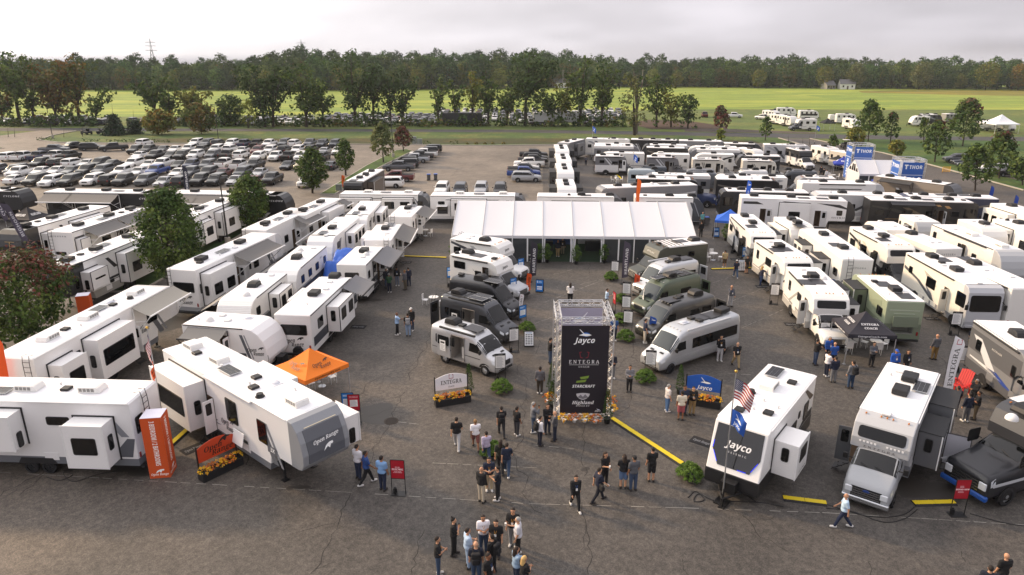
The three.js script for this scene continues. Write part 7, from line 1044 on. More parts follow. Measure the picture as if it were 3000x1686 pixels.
PEOPLE.forEach(([x, z, sh, sl, lg, tt, hair, hd, pose, ex, label], i) => {
  const q = posed[pose] ??= poseParts(pose), r = rng(4000 + i), p = thing('person', label, 'person', x, z, R(hd + (r() - .5) * 14), 'visitors on the show lot'), s = .97 + r() * .08, wd = 1 + r() * .12; p.scale.set(s * wd, s, s * wd);
  const put = (n, g, m) => { const o = new THREE.Mesh(g, m); o.name = n; p.add(o); };
  put('body', q.skin, mat(SKINS[Math.floor(r() * r() * 5)], .6)); put('shirt', q.shirt[sl], mat(sh, .9)); put(tt === 'h' ? 'shorts' : 'trousers', q.pants[tt], mat(lg, .9)); const sm = mat(r() < .4 ? '#cfcdca' : '#2a2523', .7); for (const g of q.shoes) put('shoe', g, sm); put('face_features', q.eyes, mat('#2a1d18', .5));
  if (hair !== 's') put('hair', q.hair[hair === 'L' || hair === 'B' ? 'L' : hair === 'T' ? 'T' : 'd'], mat(HAIRC[hair], .8)); if (hair === 'C' || hair === 'U') put('cap', q.cap, mat(hair === 'U' ? '#2458b4' : r() < .3 ? '#d5d3cf' : '#1c1c1f', .8));
  if (ex.toLowerCase() === 'k') { put('backpack', q.pack, mat(ex === 'K' ? '#8a8c90' : '#1b1b1e', .85)); put('backpack_straps', q.straps, mat(ex === 'K' ? '#77797d' : '#17171a', .85)); }
  if (ex === 'n') { put('lanyard', q.lanyard, mat(r() < .5 ? '#c08a3a' : '#3a5a94', .7)); put('badge', q.badge, mat('#ecebe8', .5)); }
  if (ex === 'b') { put('bag', q.bag, mat('#19191c', .8)); put('bag_strap', q.strap, mat('#19191c', .8)); }
  if (pose === 'cup') { const w = q.J.wr1, d = q.J.hd1; put('coffee_cup', cyl(.042, .032, .12, w[0] + d[0] * .1 + .03, w[1] + d[1] * .1 + .03, w[2] + d[2] * .1, 10), mat('#eceae6', .6)); }
  if (pose === 'phone') { const w = q.J.wr1, d = q.J.hd1; put('phone', at(box(.075, .15, .012), w[0] + d[0] * .09, w[1] + d[1] * .09 + .02, w[2] + d[2] * .09 - .02), mat('#101012', .3)); }
});

// ---------- stands, banners, canopies and the rest ----------
const PROPS = {"stands":[[0.13,-44.95,-75,
 "w",
 "white notice on a black stand between silver and dark grey vans"],[-0.74,-40.45,-80,
 "w",
 "white notice on a stand in front of the silver van grille"],[0.81,-49.5,-55,
 "u",
 "blue notice beside the dark grey van"],[0.11,-56.39,-55,
 "u",
 "blue notice beside the black van"],[0.84,-62.43,-60,
 "u",
 "blue notice beside the white motorhome grille"],[-5.48,-59.56,-75,
 "u",
 "blue notice behind the black van tail"],[9.48,-61.73,-110,
 "w",
 "white notice by the dark green motorhome"],[9.53,-55.19,-105,
 "w",
 "white notice by the white and silver van"],[8.99,-51.83,-105,
 "w",
 "white notice by the olive van"],[8.6,-48.47,-105,
 "w",
 "white notice by the charcoal van"],[8.86,-40.97,-100,
 "w",
 "white notice at the silver passenger van nose"],[8.17,-52.64,10,
 "r",
 "red notice turned edge-on by the white blouse path"],[21.75,-54.84,-100,
 "w",
 "white notice by the floral-top woman"],[32.69,-48.08,-100,
 "w",
 "white notice at the cream motorhome nose"],[29.31,-41.65,-100,
 "w",
 "white notice by the lattice-graphic motorhome"],[22.19,-46.17,-95,
 "w",
 "slanting white notice behind the black canopy group"],[-5.32,-28.22,-95,
 "E",
 "red notice lettered in white on the open asphalt"],[-8.78,-34.85,-85,
 "R",
 "red notice with white sheet beside the grey-capped camper"],[-9.17,-35.06,-85,
 "u",
 "blue notice behind the red one"],[19.97,-26.64,-90,
 "N",
 "red notice lettered in white before the blue truck bumper"],[23.17,-71.05,-20,
 "u",
 "blue notice edge-on by the wide cab-over motorhome"],[22.96,-66.54,-70,
 "u",
 "blue notice by the black truck cab"],[36.28,-83.64,-90,
 "u",
 "blue notice left of the camper steps"],[36.67,-80.9,-90,
 "u",
 "blue notice right of the camper steps"],[21.93,-30.25,-120,
 "W",
 "large pale board leaning by the truck hood"]],
 "boards":[[2.43,-58.04,-100,
 "5",
 "blue folding board with a big five on the plaza"],[1.2,-45.98,-88,
 "g",
 "white folding board with a grid of vehicles"],[23.27,-77.71,-88,
 "5",
 "blue folding board with a big five by the blue canopy"],[22.01,-64.41,-92,
 "g",
 "white grid board beside the yellow ramp"]],
 "feathers":[[1.66,-60.87,3.88,-90,
 "#332f3a",
 "HEARTLAND",
 "#ddd",
 "tall dark feather banner by the white motorhome"],[1.23,-57.3,1.95,-60,
 "#e4581c",
 "3",
 "#221",
 "orange feather banner by the white motorhome grille"],[0.56,-51.18,2.14,-40,
 "#ecebee",
 "ENTEGRA",
 "#555",
 "white feather banner beside the dark grey van"],[9.92,-60.31,4.05,-90,
 "#4a4453",
 "HEARTLAND",
 "#ddd",
 "tall dark feather banner beside the dark green motorhome"],[10.47,-57.17,1.97,-110,
 "#d8481a",
 "OR",
 "#221",
 "orange feather banner by the white and silver van"],[10.41,-52.1,2.37,0,
 "#e9e9ec",
 "",
 "#555",
 "white feather banner seen edge-on by the olive van"],[9.84,-46.87,1.95,-100,
 "#1f4fa8",
 "Jayco",
 "#fff",
 "blue feather banner at the charcoal van nose"],[25.59,-37.6,4.22,-100,
 "#eeedf0",
 "ENTEGRA",
 "#666",
 "white feather banner behind the silver-nosed motorhome"],[-39.26,-57,8.6,-90,
 "#4c4656",
 "BIGHORN",
 "#c9c9cf",
 "big slate feather banner leaning over the black-nosed camper"],[-50.48,-70,7.42,-90,
 "#4c4656",
 "CYCLONE",
 "#c9c9cf",
 "slate feather banner behind the leaning one"],[-40.86,-86.8,6.84,-90,
 "#1b1f33",
 "HEARTLAND",
 "#eee",
 "navy feather banner at the front car park row"],[-39.64,-78,6.25,-90,
 "#6f6672",
 "E",
 "#eee",
 "mauve feather banner behind the big tree"],[-26.46,-108.28,2.24,-60,
 "#f06a1e",
 "OR",
 "#331",
 "orange feather banner by the brown motorhome"],[14.86,-83,5.85,-60,
 "#f06a1e",
 "",
 "#331",
 "orange feather banner above the pavilion trailers"],[28.19,-83.6,5.6,-70,
 "#2a63d0",
 "Jayco",
 "#dfe8ff",
 "blue feather banner above the lettered camper roof"],[58.93,-85.6,4.57,-70,
 "#2b4fae",
 "THOR",
 "#fff",
 "blue feather banner at the back right motorhomes"],[58.11,-80,4.45,-70,
 "#2b4fae",
 "THOR",
 "#fff",
 "blue feather banner at the frame edge by the trailers"],[-27.77,-34.2,5.54,-60,
 "#e4581c",
 "",
 "#221",
 "orange feather banner at the frame edge"]],
 "poles":[[-18.31,-32.69,6.59,
 "us_orange",
 "flagpole with stars and stripes over an orange flag"],[9.69,-27.57,6.57,
 "us_blue",
 "flagpole with stars and stripes over a blue flag"],[16.01,-141.87,6.78,
 "blue",
 "flagpole with blue flag at the back row"],[19.47,-112.88,5.04,
 "blue",
 "flagpole with blue flag by the pale blue van"],[71.83,-168.46,4.55,
 "blue",
 "flagpole with blue flag near the conifers"]],
 "canopies":[[-11.94,-38.01,3.1,-38,
 "#f08022",
 "OpenRange",
 "#3a2412",
 "orange lettered canopy beside the large camper"],[23.89,-44.28,3.1,-5,
 "#2b2a33",
 "ENTEGRA",
 "#e8e8ea",
 "black lettered canopy among white chairs"],[24.72,-77.88,3.0,-20,
 "#2a63c8",
 "",
 "#fff",
 "blue canopy at the pavilion right corner"],[-55.47,-78.75,3.2,-10,
 "#201f25",
 "HEARTLAND",
 "#ddd",
 "black lettered canopy behind the black-nosed camper"],[57.55,-122.05,3.2,-20,
 "#2a3ea0",
 "THOR",
 "#fff",
 "royal blue canopy by the blue tower"],[55.14,-102.66,3.2,-10,
 "#2a3ea0",
 "THOR",
 "#fff",
 "royal blue canopy in front of the second blue tower"],[89.07,-202.06,3.2,0,
 "#1d1d21",
 "",
 "#fff",
 "black canopy on the meadow"],[133.52,-195.65,6.5,0,
 "#eef0f3",
 "",
 "#fff",
 "white marquee on the far meadow"]],
 "parasols":[[58.93,-127.43,
 "black parasol by the royal blue canopy"],[58.4,-118.03,
 "black parasol before the white tent gable"],[18.47,-123.43,
 "black parasol beside the grey over white motorhome"]],
 "planters":[[-3.53,-37.33,20,
 "entegra",
 "white arched sign over a planter of chrysanthemums"],[11.21,-37.11,-22,
 "jayco",
 "blue arched sign over a planter of chrysanthemums"],[-14.4,-30.09,52,
 "range",
 "orange arched sign over a planter of chrysanthemums"]],
 "ferns":[[-0.65,-38.88],[1.11,-48.7],[9.13,-61.55],[9.16,-55.19],[8.42,-50.54],[8.26,-47.1],[8.44,-40.28],[8.66,-29.53],[-1.01,-31.57]],
 "cypress":[[-2.62,-38.56,2.0],[2.42,-38.64,2.0],[2.34,-36.75,1.7],[5.33,-34.94,2.1],[10.23,-38.56,1.9]],
 "shrubpots":[[2.73,-67.38],[3.52,-67.38],[6.37,-66.74],[9.2,-67.16],[10.13,-69.11],[23.96,-76.11],[13.52,-71.4],[-5.96,-68.23]],
 "mums":[[2.93,-35.07],[3.51,-35.04],[4.09,-35.04],[4.69,-34.96],[2.34,-37.71],[2.12,-37.41],[5.83,-37.71],[5.81,-37.04],[5.74,-36.17]],
 "ramps":[[[5.67,-35.45],[8.6,-30.72],
 "long yellow cable ramp running from the tower"],[[12.62,-27.88],[14.47,-27.46],
 "short yellow cable ramp before the sloped-nose trailer"],[[18.46,-27.46],[20.41,-27.53],
 "short yellow cable ramp beside the truck tyre"],[[-18.13,-32.27],[-17.72,-35.53],
 "yellow cable ramp between the two big campers"],[[-11.34,-69.65],[-6.72,-69.02],
 "yellow cable ramp at the aisle end"],[[19.32,-64.91],[23.77,-65.39],
 "yellow cable ramp by the grid board"],[[18.38,-122.8],[18.46,-117.96],
 "yellow cable ramp by the picnic table in the far block"]],
 "tables":[[-9.99,-78.35,2,
 "white cafe table by the steps trailer"],[-6.48,-54.6,2,
 "white cafe table behind the ladder van"],[20.41,-68.23,3,
 "white cafe table behind the dark green motorhome"],[23.43,-45.41,3,
 "white cafe table under the black canopy edge"],[25.43,-45.22,3,
 "white cafe table behind the black canopy post"],[17.28,-115.11,4,
 "white garden table on the far block aisle"],[54.22,-118.03,3,
 "white garden table by the black parasol"],[-11.87,-39.6,2,
 "white cafe table under the orange canopy"],[10.94,-68.23,2,
 "white cafe table at the pavilion front right"],[1.85,-67.8,2,
 "white cafe table at the pavilion front left"]],
 "bins":[[-13.91,-116.74,
 "lone grey bin with blue lid on the empty lot, left one"],[-12.79,-117.01,
 "lone grey bin with blue lid on the empty lot, right one"],[-24.3,-81.54,
 "grey bin with blue lid by the middle camper"],[-24.91,-66.95,
 "grey bin with blue lid by the long camper"],[23.74,-83.77,
 "grey bin with blue lid at the pavilion corner"]],
 "mats":[[-16.73,-32.21,-40,
 "black door mat below the large camper steps"],[-11.71,-49.67,84,
 "black door mat by the spare-wheel trailer"],[-10.64,-67.38,86,
 "black door mat by the rear-ladder trailer"],[-23.2,-80.06,84,
 "black door mat by the farthest aisle trailer"],[21.56,-50.2,-95,
 "black door mat by the open-door white motorhome"],[33.05,-51.47,-93,
 "black door mat by the cream motorhome"],[10.12,-32.92,-127,
 "black lettered mat beside the sloped-nose trailer"],[22.44,-59.57,-90,
 "black mat under the woman in floral top"],[22.81,-68.51,-90,
 "black mat by the black truck cab"]],
 "lamps":[[-70.5,-170.6,9,
 "tall lamp post at the hedge end"],[-24.4,-144.8,9,
 "twin lamp post on the lawn strip"],[-31.2,-74.5,7.5,
 "lamp post among the black-nosed campers"],[-116.8,-180.8,8.5,
 "lamp post at the drive corner"]],
 "column":[-17.23,-29.6,3.26],
 "far":{}};
const lines = (x, x0, y0, w, n, dy, c) => { x.fillStyle = c; for (let i = 0; i < n; i++) x.fillRect(x0, y0 + i * dy, w * (.7 + ((i * 37) % 30) / 100), dy * .45); };
const POSTER = {
  w: canvasMat(128, 192, (x, w, h) => { x.fillStyle = '#1a1a1d'; x.fillRect(0, 0, w, 22); x.fillStyle = '#f1f0ee'; x.fillRect(0, 22, w, h); x.fillStyle = '#ddd'; x.font = 'bold 13px serif'; x.textAlign = 'center'; x.fillText('ENTEGRA', 64, 16); lines(x, 14, 38, 96, 16, 9, '#aeb0b4'); }),
  u: canvasMat(128, 192, (x, w, h) => { x.fillStyle = '#1f78c8'; x.fillRect(0, 0, w, h); x.fillStyle = '#dcebfa'; x.fillRect(14, 22, 84, 7); x.fillRect(14, 36, 60, 5); x.fillStyle = '#f2f4f6'; x.fillRect(14, 70, 100, 84); lines(x, 20, 80, 84, 7, 10, '#b9c3cf'); }),
  r: canvasMat(64, 96, (x, w, h) => { x.fillStyle = '#a3141f'; x.fillRect(0, 0, w, h); lines(x, 8, 20, 40, 5, 9, '#e6c9c9'); }),
  R: canvasMat(128, 192, (x, w, h) => { x.fillStyle = '#b0102a'; x.fillRect(0, 0, w, h); x.fillStyle = '#f0d9dc'; x.font = 'bold 11px sans-serif'; x.textAlign = 'center'; x.fillText('NEXT GENERATION', 64, 24); x.fillText('OF RV OWNERSHIP', 64, 38); x.fillStyle = '#f4f2f0'; x.fillRect(20, 62, 88, 84); lines(x, 26, 70, 76, 9, 8, '#b0b0b4'); }),
  E: canvasMat(128, 192, (x, w, h) => { x.fillStyle = '#a80f24'; x.fillRect(0, 0, w, h); x.fillStyle = '#fff'; x.textAlign = 'center'; x.font = 'bold 10px sans-serif'; x.fillText('THE FIRST', 64, 76); x.font = 'bold 25px sans-serif'; x.fillText('ELECTRIC', 64, 104); x.font = 'bold 9px sans-serif'; x.fillText('TRAVEL TRAILER', 64, 120); x.fillText('IN NORTH AMERICA', 64, 132); }),
  N: canvasMat(128, 192, (x, w, h) => { x.fillStyle = '#a80f24'; x.fillRect(0, 0, w, h); x.fillStyle = '#fff'; x.textAlign = 'center'; x.font = 'bold 21px sans-serif'; x.fillText('BRAND-NEW', 64, 104); lines(x, 36, 60, 50, 2, 12, '#e2b8be'); lines(x, 26, 116, 70, 2, 10, '#e2b8be'); }),
  W: canvasMat(64, 96, (x, w, h) => { x.fillStyle = '#cfcfd8'; x.fillRect(0, 0, w, h); }),
  5: canvasMat(128, 192, (x, w, h) => { x.fillStyle = '#1f74c4'; x.fillRect(0, 0, w, h); x.fillStyle = '#fff'; x.font = 'bold 46px sans-serif'; x.fillText('5', 10, 46); lines(x, 46, 18, 70, 3, 10, '#cfe2f6'); x.fillStyle = '#123c78'; x.fillRect(18, 66, 92, 26); x.fillStyle = '#eef2f6'; x.fillRect(18, 104, 92, 22); x.fillRect(18, 138, 92, 22); }),
  g: canvasMat(128, 192, (x, w, h) => { x.fillStyle = '#eef0f2'; x.fillRect(0, 0, w, h); x.fillStyle = '#7aa6d8'; x.fillRect(20, 12, 88, 9); for (let i = 0; i < 3; i++) for (let j = 0; j < 6; j++) { x.fillStyle = ['#55585f', '#77808c', '#3a4450'][(i + j) % 3]; x.fillRect(14 + i * 36, 34 + j * 25, 26, 12); x.fillStyle = '#b9bcc2'; x.fillRect(14 + i * 36, 49 + j * 25, 22, 3); } }),
};
for (const [x, z, a, k, label] of PROPS.stands) {
  const p = thing('notice_stand', label, 'sign', x, z, R(a + 90), 'standing notices'), W = k === 'W' ? 1.0 : .62, hb = k === 'W' ? .3 : .85, H = k === 'W' ? 1.6 : .95;
  obj('stand_frame', [box(.03, hb + H + .04, .03, -W / 2 - .015, (hb + H) / 2, 0), box(.03, hb + H + .04, .03, W / 2 + .015, (hb + H) / 2, 0), box(W, .03, .03, 0, hb + H + .02, 0), box(W, .03, .03, 0, hb - .02, 0)], BLACK, p);
  obj('stand_base', [box(W + .1, .025, .42, 0, .014, 0)], BLACK, p); if (k !== 'W') obj('weight_jug', [cyl(.09, .1, .26, -W * .3, .15, -.05, 10), cyl(.035, .05, .06, -W * .3, .31, -.05, 8)], BLACK, p);
  obj('poster', [box(W, H, .02, 0, hb + H / 2, 0)], k === 'W' ? POSTER.W : POSTER[k], p);
}
for (const [x, z, a, k, label] of PROPS.boards) { const p = thing('folding_board', label, 'sign', x, z, R(a + 90), 'folding boards'); for (const s of [1, -1]) { const b = obj('board_leaf', [rbox(.7, 1.15, .03, 0, 0, 0, .01)], BLACK, p); b.rotation.x = -s * .2; b.position.set(0, .6, s * .14); const q = obj('poster', [new THREE.PlaneGeometry(.62, 1.0).rotateY(s < 0 ? Math.PI : 0).translate(0, .02, s * .02)], POSTER[k], b); } }
function blade(w, h, bulge) {                                                  // feather banner cloth with uv, pole side at x = 0
  const n = 14, v = [], uv = [], ix = []; for (let i = 0; i <= n; i++) { const t = i / n, e = w * (t < .82 ? .82 + .18 * t : Math.sqrt(Math.max(0, 1 - ((t - .82) / .18) ** 2)) * .97 + .01), off = bulge * t * t; for (let j = 0; j <= 3; j++) { const s = j / 3; v.push(off + e * s, h * t - (1 - s) * 0 + (t === 0 ? s * .12 : 0), .05 * Math.sin(t * 7 + s * 2)); uv.push(s * e / w, t); } } for (let i = 0; i < n; i++) for (let j = 0; j < 3; j++) { const a = i * 4 + j; ix.push(a, a + 1, a + 4, a + 1, a + 5, a + 4); }
  const g = new THREE.BufferGeometry(); g.setAttribute('position', new THREE.Float32BufferAttribute(v, 3)); g.setAttribute('uv', new THREE.Float32BufferAttribute(uv, 2)); g.setIndex(ix); g.computeVertexNormals(); return g;
}
const bladeMats = {};
for (const [x, z, H, face, c, t, tc, label] of PROPS.feathers) {
  const p = thing('feather_banner', label, 'banner', x, z, R(face + 90), 'feather banners'), h0 = H > 5 ? H - 3.6 : H * .14, w = H > 3 ? .64 : .5, hh = H - h0; if (t === 'BIGHORN' || t === 'CYCLONE') p.rotation.z = .36;
  obj('pole', [tube([[0, .05, 0], [0, h0 + hh * .7, 0], [.02 + w * .12, H, 0]], .014, 5, 12)], mat('#2a2a2c', .5), p); obj('banner_base', [cyl(.16, .2, .1, 0, .05, 0, 12), box(.5, .03, .06, 0, .02, 0), box(.06, .03, .5, 0, .02, 0)], BLACK, p);
  const m = bladeMats[c + t] ??= canvasMat(96, 384, (q, W, Hh) => { q.fillStyle = c; q.fillRect(0, 0, W, Hh); q.save(); q.translate(W * .5, Hh * .55); q.rotate(-Math.PI / 2); q.fillStyle = tc; q.textAlign = 'center'; q.textBaseline = 'middle'; if (t === 'OR' || t === '3') { q.font = 'italic bold 52px serif'; q.fillText('Open Range', 0, 0, 250); } else { q.font = (t === 'Jayco' ? 'italic ' : '') + 'bold 52px ' + (t === 'ENTEGRA' ? 'serif' : 'sans-serif'); q.fillText(t, 0, 0, 270); } q.restore(); if (t === 'Jayco') { bird(q, W * .5, 60, 44, '#1a3f8c'); } if (t === 'ENTEGRA') { q.strokeStyle = '#b03040'; q.lineWidth = 4; q.strokeRect(30, 26, 36, 30); q.clearRect(42, 22, 12, 8); q.fillStyle = c; q.fillRect(40, 20, 16, 12); } }, .8);
  const b = obj('banner_cloth', blade(w, hh, w * .12), m, p); b.position.y = h0;
}
function cloth(w, h, n = 8) { const g = new THREE.PlaneGeometry(w, h, n, n), p = g.attributes.position; for (let i = 0; i < p.count; i++) { const u = p.getX(i) / w + .5, v = .5 - p.getY(i) / h; p.setZ(i, .1 * Math.sin(u * 9 + v * 2) * u); p.setX(i, (u * w) * (.5 + .12 * (1 - v))); p.setY(i, p.getY(i) - u * u * h * .55); } g.computeVertexNormals(); return g; }
const USFLAG = canvasMat(256, 160, (x, w, h) => { for (let i = 0; i < 13; i++) { x.fillStyle = i % 2 ? '#e9e6e6' : '#a0202c'; x.fillRect(0, i * h / 13, w, h / 13 + 1); } x.fillStyle = '#22284e'; x.fillRect(0, 0, w * .4, h * 7 / 13); x.fillStyle = '#eee'; for (let j = 0; j < 9; j++) for (let i = 0; i < (j % 2 ? 5 : 6); i++) x.fillRect(6 + i * 17 + (j % 2 ? 8 : 0), 5 + j * 9, 5, 5); }, .85);
const FLAGC = { orange: canvasMat(128, 96, (x, w, h) => { x.fillStyle = '#dd5a1c'; x.fillRect(0, 0, w, h); x.fillStyle = '#2a160a'; x.font = 'italic bold 30px serif'; x.fillText('Open', 20, 40); x.fillText('Range', 36, 74); }, .85), blue: canvasMat(128, 96, (x, w, h) => { x.fillStyle = '#2a5cb8'; x.fillRect(0, 0, w, h); bird(x, 64, 40, 40, '#1b3f86'); x.fillStyle = '#fff'; x.font = 'italic bold 26px sans-serif'; x.fillText('Jayco', 26, 84); }, .85) };
for (const [x, z, h, k, label] of PROPS.poles) {
  const p = thing('flagpole', label, 'flagpole', x, z, R(k === 'us_orange' ? -70 : -40), 'flagpoles'); obj('pole', [cyl(.022, .034, h, 0, h / 2, 0, 10)], mat('#b9bcc0', .35, .8), p); obj('finial', [new THREE.SphereGeometry(.07, 12, 8).translate(0, h + .05, 0)], mat('#c9a552', .3, .8), p); obj('pole_base', [box(.6, .06, .6, 0, .03, 0), cyl(.06, .08, .4, 0, .25, 0, 8)], BLACK, p);
  if (k.startsWith('us')) { const f = obj('flag', cloth(1.5, .95), USFLAG, p); f.position.y = h - .75; const g = obj('flag', cloth(1.2, .8), k === 'us_orange' ? FLAGC.orange : FLAGC.blue, p); g.position.y = h - 2.15; } else { const f = obj('flag', cloth(1.4, .9), FLAGC.blue, p); f.position.y = h - .7; }
}
function canopyAt([x, z, s, a, c, t, tc, label]) {
  const p = thing('canopy_tent', label, 'canopy', x, z, R(a), 'pop-up canopies'), e = s / 2, y0 = s > 5 ? 2.5 : 2.15, y1 = y0 + s * .36, m = mat(c, .8), v = [[-e, y0, -e], [e, y0, -e], [e, y0, e], [-e, y0, e]];
  for (let i = 0; i < 4; i++) {
    const A = v[i], B = v[(i + 1) % 4], pts = [], ix = [], n = 5; for (let j = 0; j <= n; j++) { const q = j / n, sag = -Math.sin(Math.PI * q) * s * .03; for (let k = 0; k <= 4; k++) { const u = k / 4, b = [A[0] + (B[0] - A[0]) * u, y0, A[2] + (B[2] - A[2]) * u]; pts.push(b[0] * (1 - q), y0 + (y1 - y0) * q ** 1.15 + sag * (1 - Math.abs(u - .5) * .6), b[2] * (1 - q)); } } for (let j = 0; j < n; j++) for (let k = 0; k < 4; k++) { const o = j * 5 + k; ix.push(o, o + 5, o + 1, o + 1, o + 5, o + 6); }
    const g = new THREE.BufferGeometry(); g.setAttribute('position', new THREE.Float32BufferAttribute(pts, 3)); g.setIndex(ix); g.computeVertexNormals(); const pan = obj('roof_panel', g, m, p);
    obj('valance', [at(box(s, .26, .012), (A[0] + B[0]) / 2, y0 - .12, (A[2] + B[2]) / 2, i % 2 ? Math.PI / 2 : 0)], m, pan); obj('leg', [box(.05, y0, .05, A[0] * .98, y0 / 2, A[2] * .98), box(.16, .02, .16, A[0] * .98, .01, A[2] * .98)], s > 5 ? WHITE : mat('#c4c6c9', .4, .6), p);
    if (t && (i === 2 || i === 3 || i === 1)) { const ang = Math.atan2(y1 - y0, e), q = .36, nx = [0, 1, 0, -1][i], nz = [-1, 0, 1, 0][i], key = t === 'OpenRange' ? openRange(tc) : t === 'ENTEGRA' ? txt('ENTEGRA\nCOACH', { c: tc, fam: 'serif', w: 256, h: 128, fs: .7 }) : txt(t, { c: tc, w: 256, h: 96 }); const d = new THREE.Mesh(new THREE.PlaneGeometry(s * .42, s * .2), key); d.name = 'lettering'; d.rotation.set(-(Math.PI / 2 - ang), Math.atan2(nx, nz), 0, 'YXZ'); d.position.set(nx * e * (1 - q) , y0 + (y1 - y0) * q ** 1.1 + .012, nz * e * (1 - q)); d.translateZ(.03); pan.add(d);
      const u = t === 'OpenRange' ? 'OpenRangeRV.com' : t === 'ENTEGRA' ? 'EntegraCoach.com' : ''; if (u) { const w = new THREE.Mesh(new THREE.PlaneGeometry(s * .62, .2), txt(u, { c: tc, w: 256, h: 40, fam: t === 'ENTEGRA' ? 'serif' : 'sans-serif' })); w.name = 'lettering'; w.rotation.y = Math.atan2(nx, nz); w.position.set(nx * (e + .01), y0 - .12, nz * (e + .01)); pan.add(w); } }
  }
  obj('frame', [[0, 1], [1, 2], [2, 3], [3, 0]].flatMap(([i, j]) => [bar([v[i][0] * .97, y0 - .05, v[i][2] * .97], [(v[i][0] + v[j][0]) * .48, y0 - .4, (v[i][2] + v[j][2]) * .48], .014), bar([v[j][0] * .97, y0 - .05, v[j][2] * .97], [(v[i][0] + v[j][0]) * .48, y0 - .4, (v[i][2] + v[j][2]) * .48], .014)]), mat('#b9bcc0', .4, .6), p);
}
PROPS.canopies.forEach(canopyAt);
for (const [x, z, label] of PROPS.parasols) { const p = thing('parasol', label, 'parasol', x, z, .3, 'black parasols'); obj('canopy', [new THREE.ConeGeometry(1.5, .6, 8, 1, true).translate(0, 2.35, 0)], mat('#1c1c1f', .85), p); obj('pole', [cyl(.022, .022, 2.5, 0, 1.25, 0, 8)], ALU, p); obj('base', [cyl(.28, .3, .09, 0, .045, 0, 14)], BLACK, p); }
// flowers, ferns, potted evergreens
const rF = rng(61);
function mumGeo(c, seed) { const r = rng(seed), cl = []; for (let i = 0; i < 26; i++) { const a = r() * 6.28, e = Math.acos(r()), d = .26; cl.push([Math.cos(a) * Math.sin(e) * d, .1 + Math.cos(e) * d * .8, Math.sin(a) * Math.sin(e) * d, .06, .9]); } return leafCloud(cl, 1900, .036, c, r); }
const MUM = { y: mumGeo([[.85, .5, .02], [.8, .42, .015], [.88, .58, .03]], 1), o: mumGeo([[.6, .17, .02], [.5, .13, .015], [.66, .22, .03]], 2) }, FLOWER = new THREE.MeshStandardMaterial({ vertexColors: true, roughness: .85, side: THREE.DoubleSide });
const fernG = (() => { const r = rng(3), cl = []; for (let i = 0; i < 130; i++) { const a = r() * 6.28, d = Math.sqrt(r()) * .5, y = .52 - d * d * 1.7 + r() * .12; cl.push([Math.cos(a) * d, Math.max(.06, y), Math.sin(a) * d, .1, .7]); } return leafCloud(cl, 4800, .029, [[.1, .18, .03], [.14, .23, .045], [.07, .13, .025]], r); })();
const cypG = (() => { const r = rng(4), cl = []; for (let i = 0; i < 130; i++) { const t = i / 130, a = i * 2.4, d = .26 * (1 - t) ** .8 * (.75 + r() * .35) + .02; cl.push([Math.cos(a) * d, .35 + t * 1.6, Math.sin(a) * d, .08, 1.3]); } return leafCloud(cl, 1700, .03, [[.035, .075, .016], [.05, .095, .02], [.028, .055, .014]], r); })();
const bushG = (() => { const r = rng(6), cl = []; for (let i = 0; i < 110; i++) { const t = r(), a = r() * 6.28, d = .5 * Math.sin(Math.PI * (.15 + t * .8)) * Math.sqrt(r()); cl.push([Math.cos(a) * d, .4 + t * 1.5, Math.sin(a) * d, .12, 1]); } return leafCloud(cl, 1100, .045, [[.08, .14, .027], [.11, .18, .035], [.05, .1, .022]], r); })();
const potG = new THREE.LatheGeometry([[0, 0], [.16, 0], [.2, .3], [.22, .32], [.18, .3], [0, .27]].map((q) => new THREE.Vector2(...q)), 14);
const beside = (x, z) => { let best, bd = 1e9; for (const [k, o] of Object.entries({ 'the silver camper van': built.vanL1, 'the dark grey van': built.vanL2, 'the dark green motorhome': built.clR5, 'the white and silver van': built.vanR4, 'the olive van': built.vanR3, 'the charcoal van': built.vanR2, 'the silver passenger van': built.vanR1, 'the sloped-nose trailer': built.J1, 'the left pavilion motorhome': built.clL5 })) { const d = Math.hypot(o.position.x - x, o.position.z - z); if (d < bd) bd = d, best = k; } return best; };
PROPS.ferns.forEach(([x, z], i) => { const p = thing('potted_fern', ORD[i] + ' bushy green fern listed clockwise, near ' + beside(x, z), 'fern', x, z, i, 'potted ferns'); obj('pot', potG, BLACK, p); const f = obj('fronds', fernG, LEAF, p); f.scale.set(1.25, 1.3, 1.25); });
PROPS.cypress.forEach(([x, z, h], i) => { const p = thing('potted_cypress', ['slim evergreen by the white arched sign', 'slim evergreen left of the tower', 'shorter evergreen at the tower left corner', 'slim evergreen at the tower right corner', 'slim evergreen by the blue arched sign'][i], 'potted tree', x, z, i, 'potted evergreens'); obj('pot', potG, BLACK, p); const f = obj('crown', cypG, LEAF, p); f.scale.setScalar(h / 2); f.position.y = .02; });
PROPS.shrubpots.forEach(([x, z], i) => { const p = thing('potted_shrub', ORD[i] + ' feathery potted shrub counted along the pavilion front', 'potted shrub', x, z, i, 'potted shrubs'); obj('pot', potG, BLACK, p); obj('crown', bushG, LEAF, p); });
PROPS.mums.forEach(([x, z], i) => { const p = thing('potted_chrysanthemum', ORD[i] + [' yellow', ' rust'][i % 2] + ' chrysanthemum around the tower foot', 'flowers', x, z, i, 'chrysanthemums at the tower foot'); const o = obj('pot', potG, WHITE, p); o.scale.set(.6, .5, .6); const f = obj('blossoms', MUM['yo'[i % 2]], FLOWER, p); f.position.y = .1; f.scale.setScalar(1.3); });
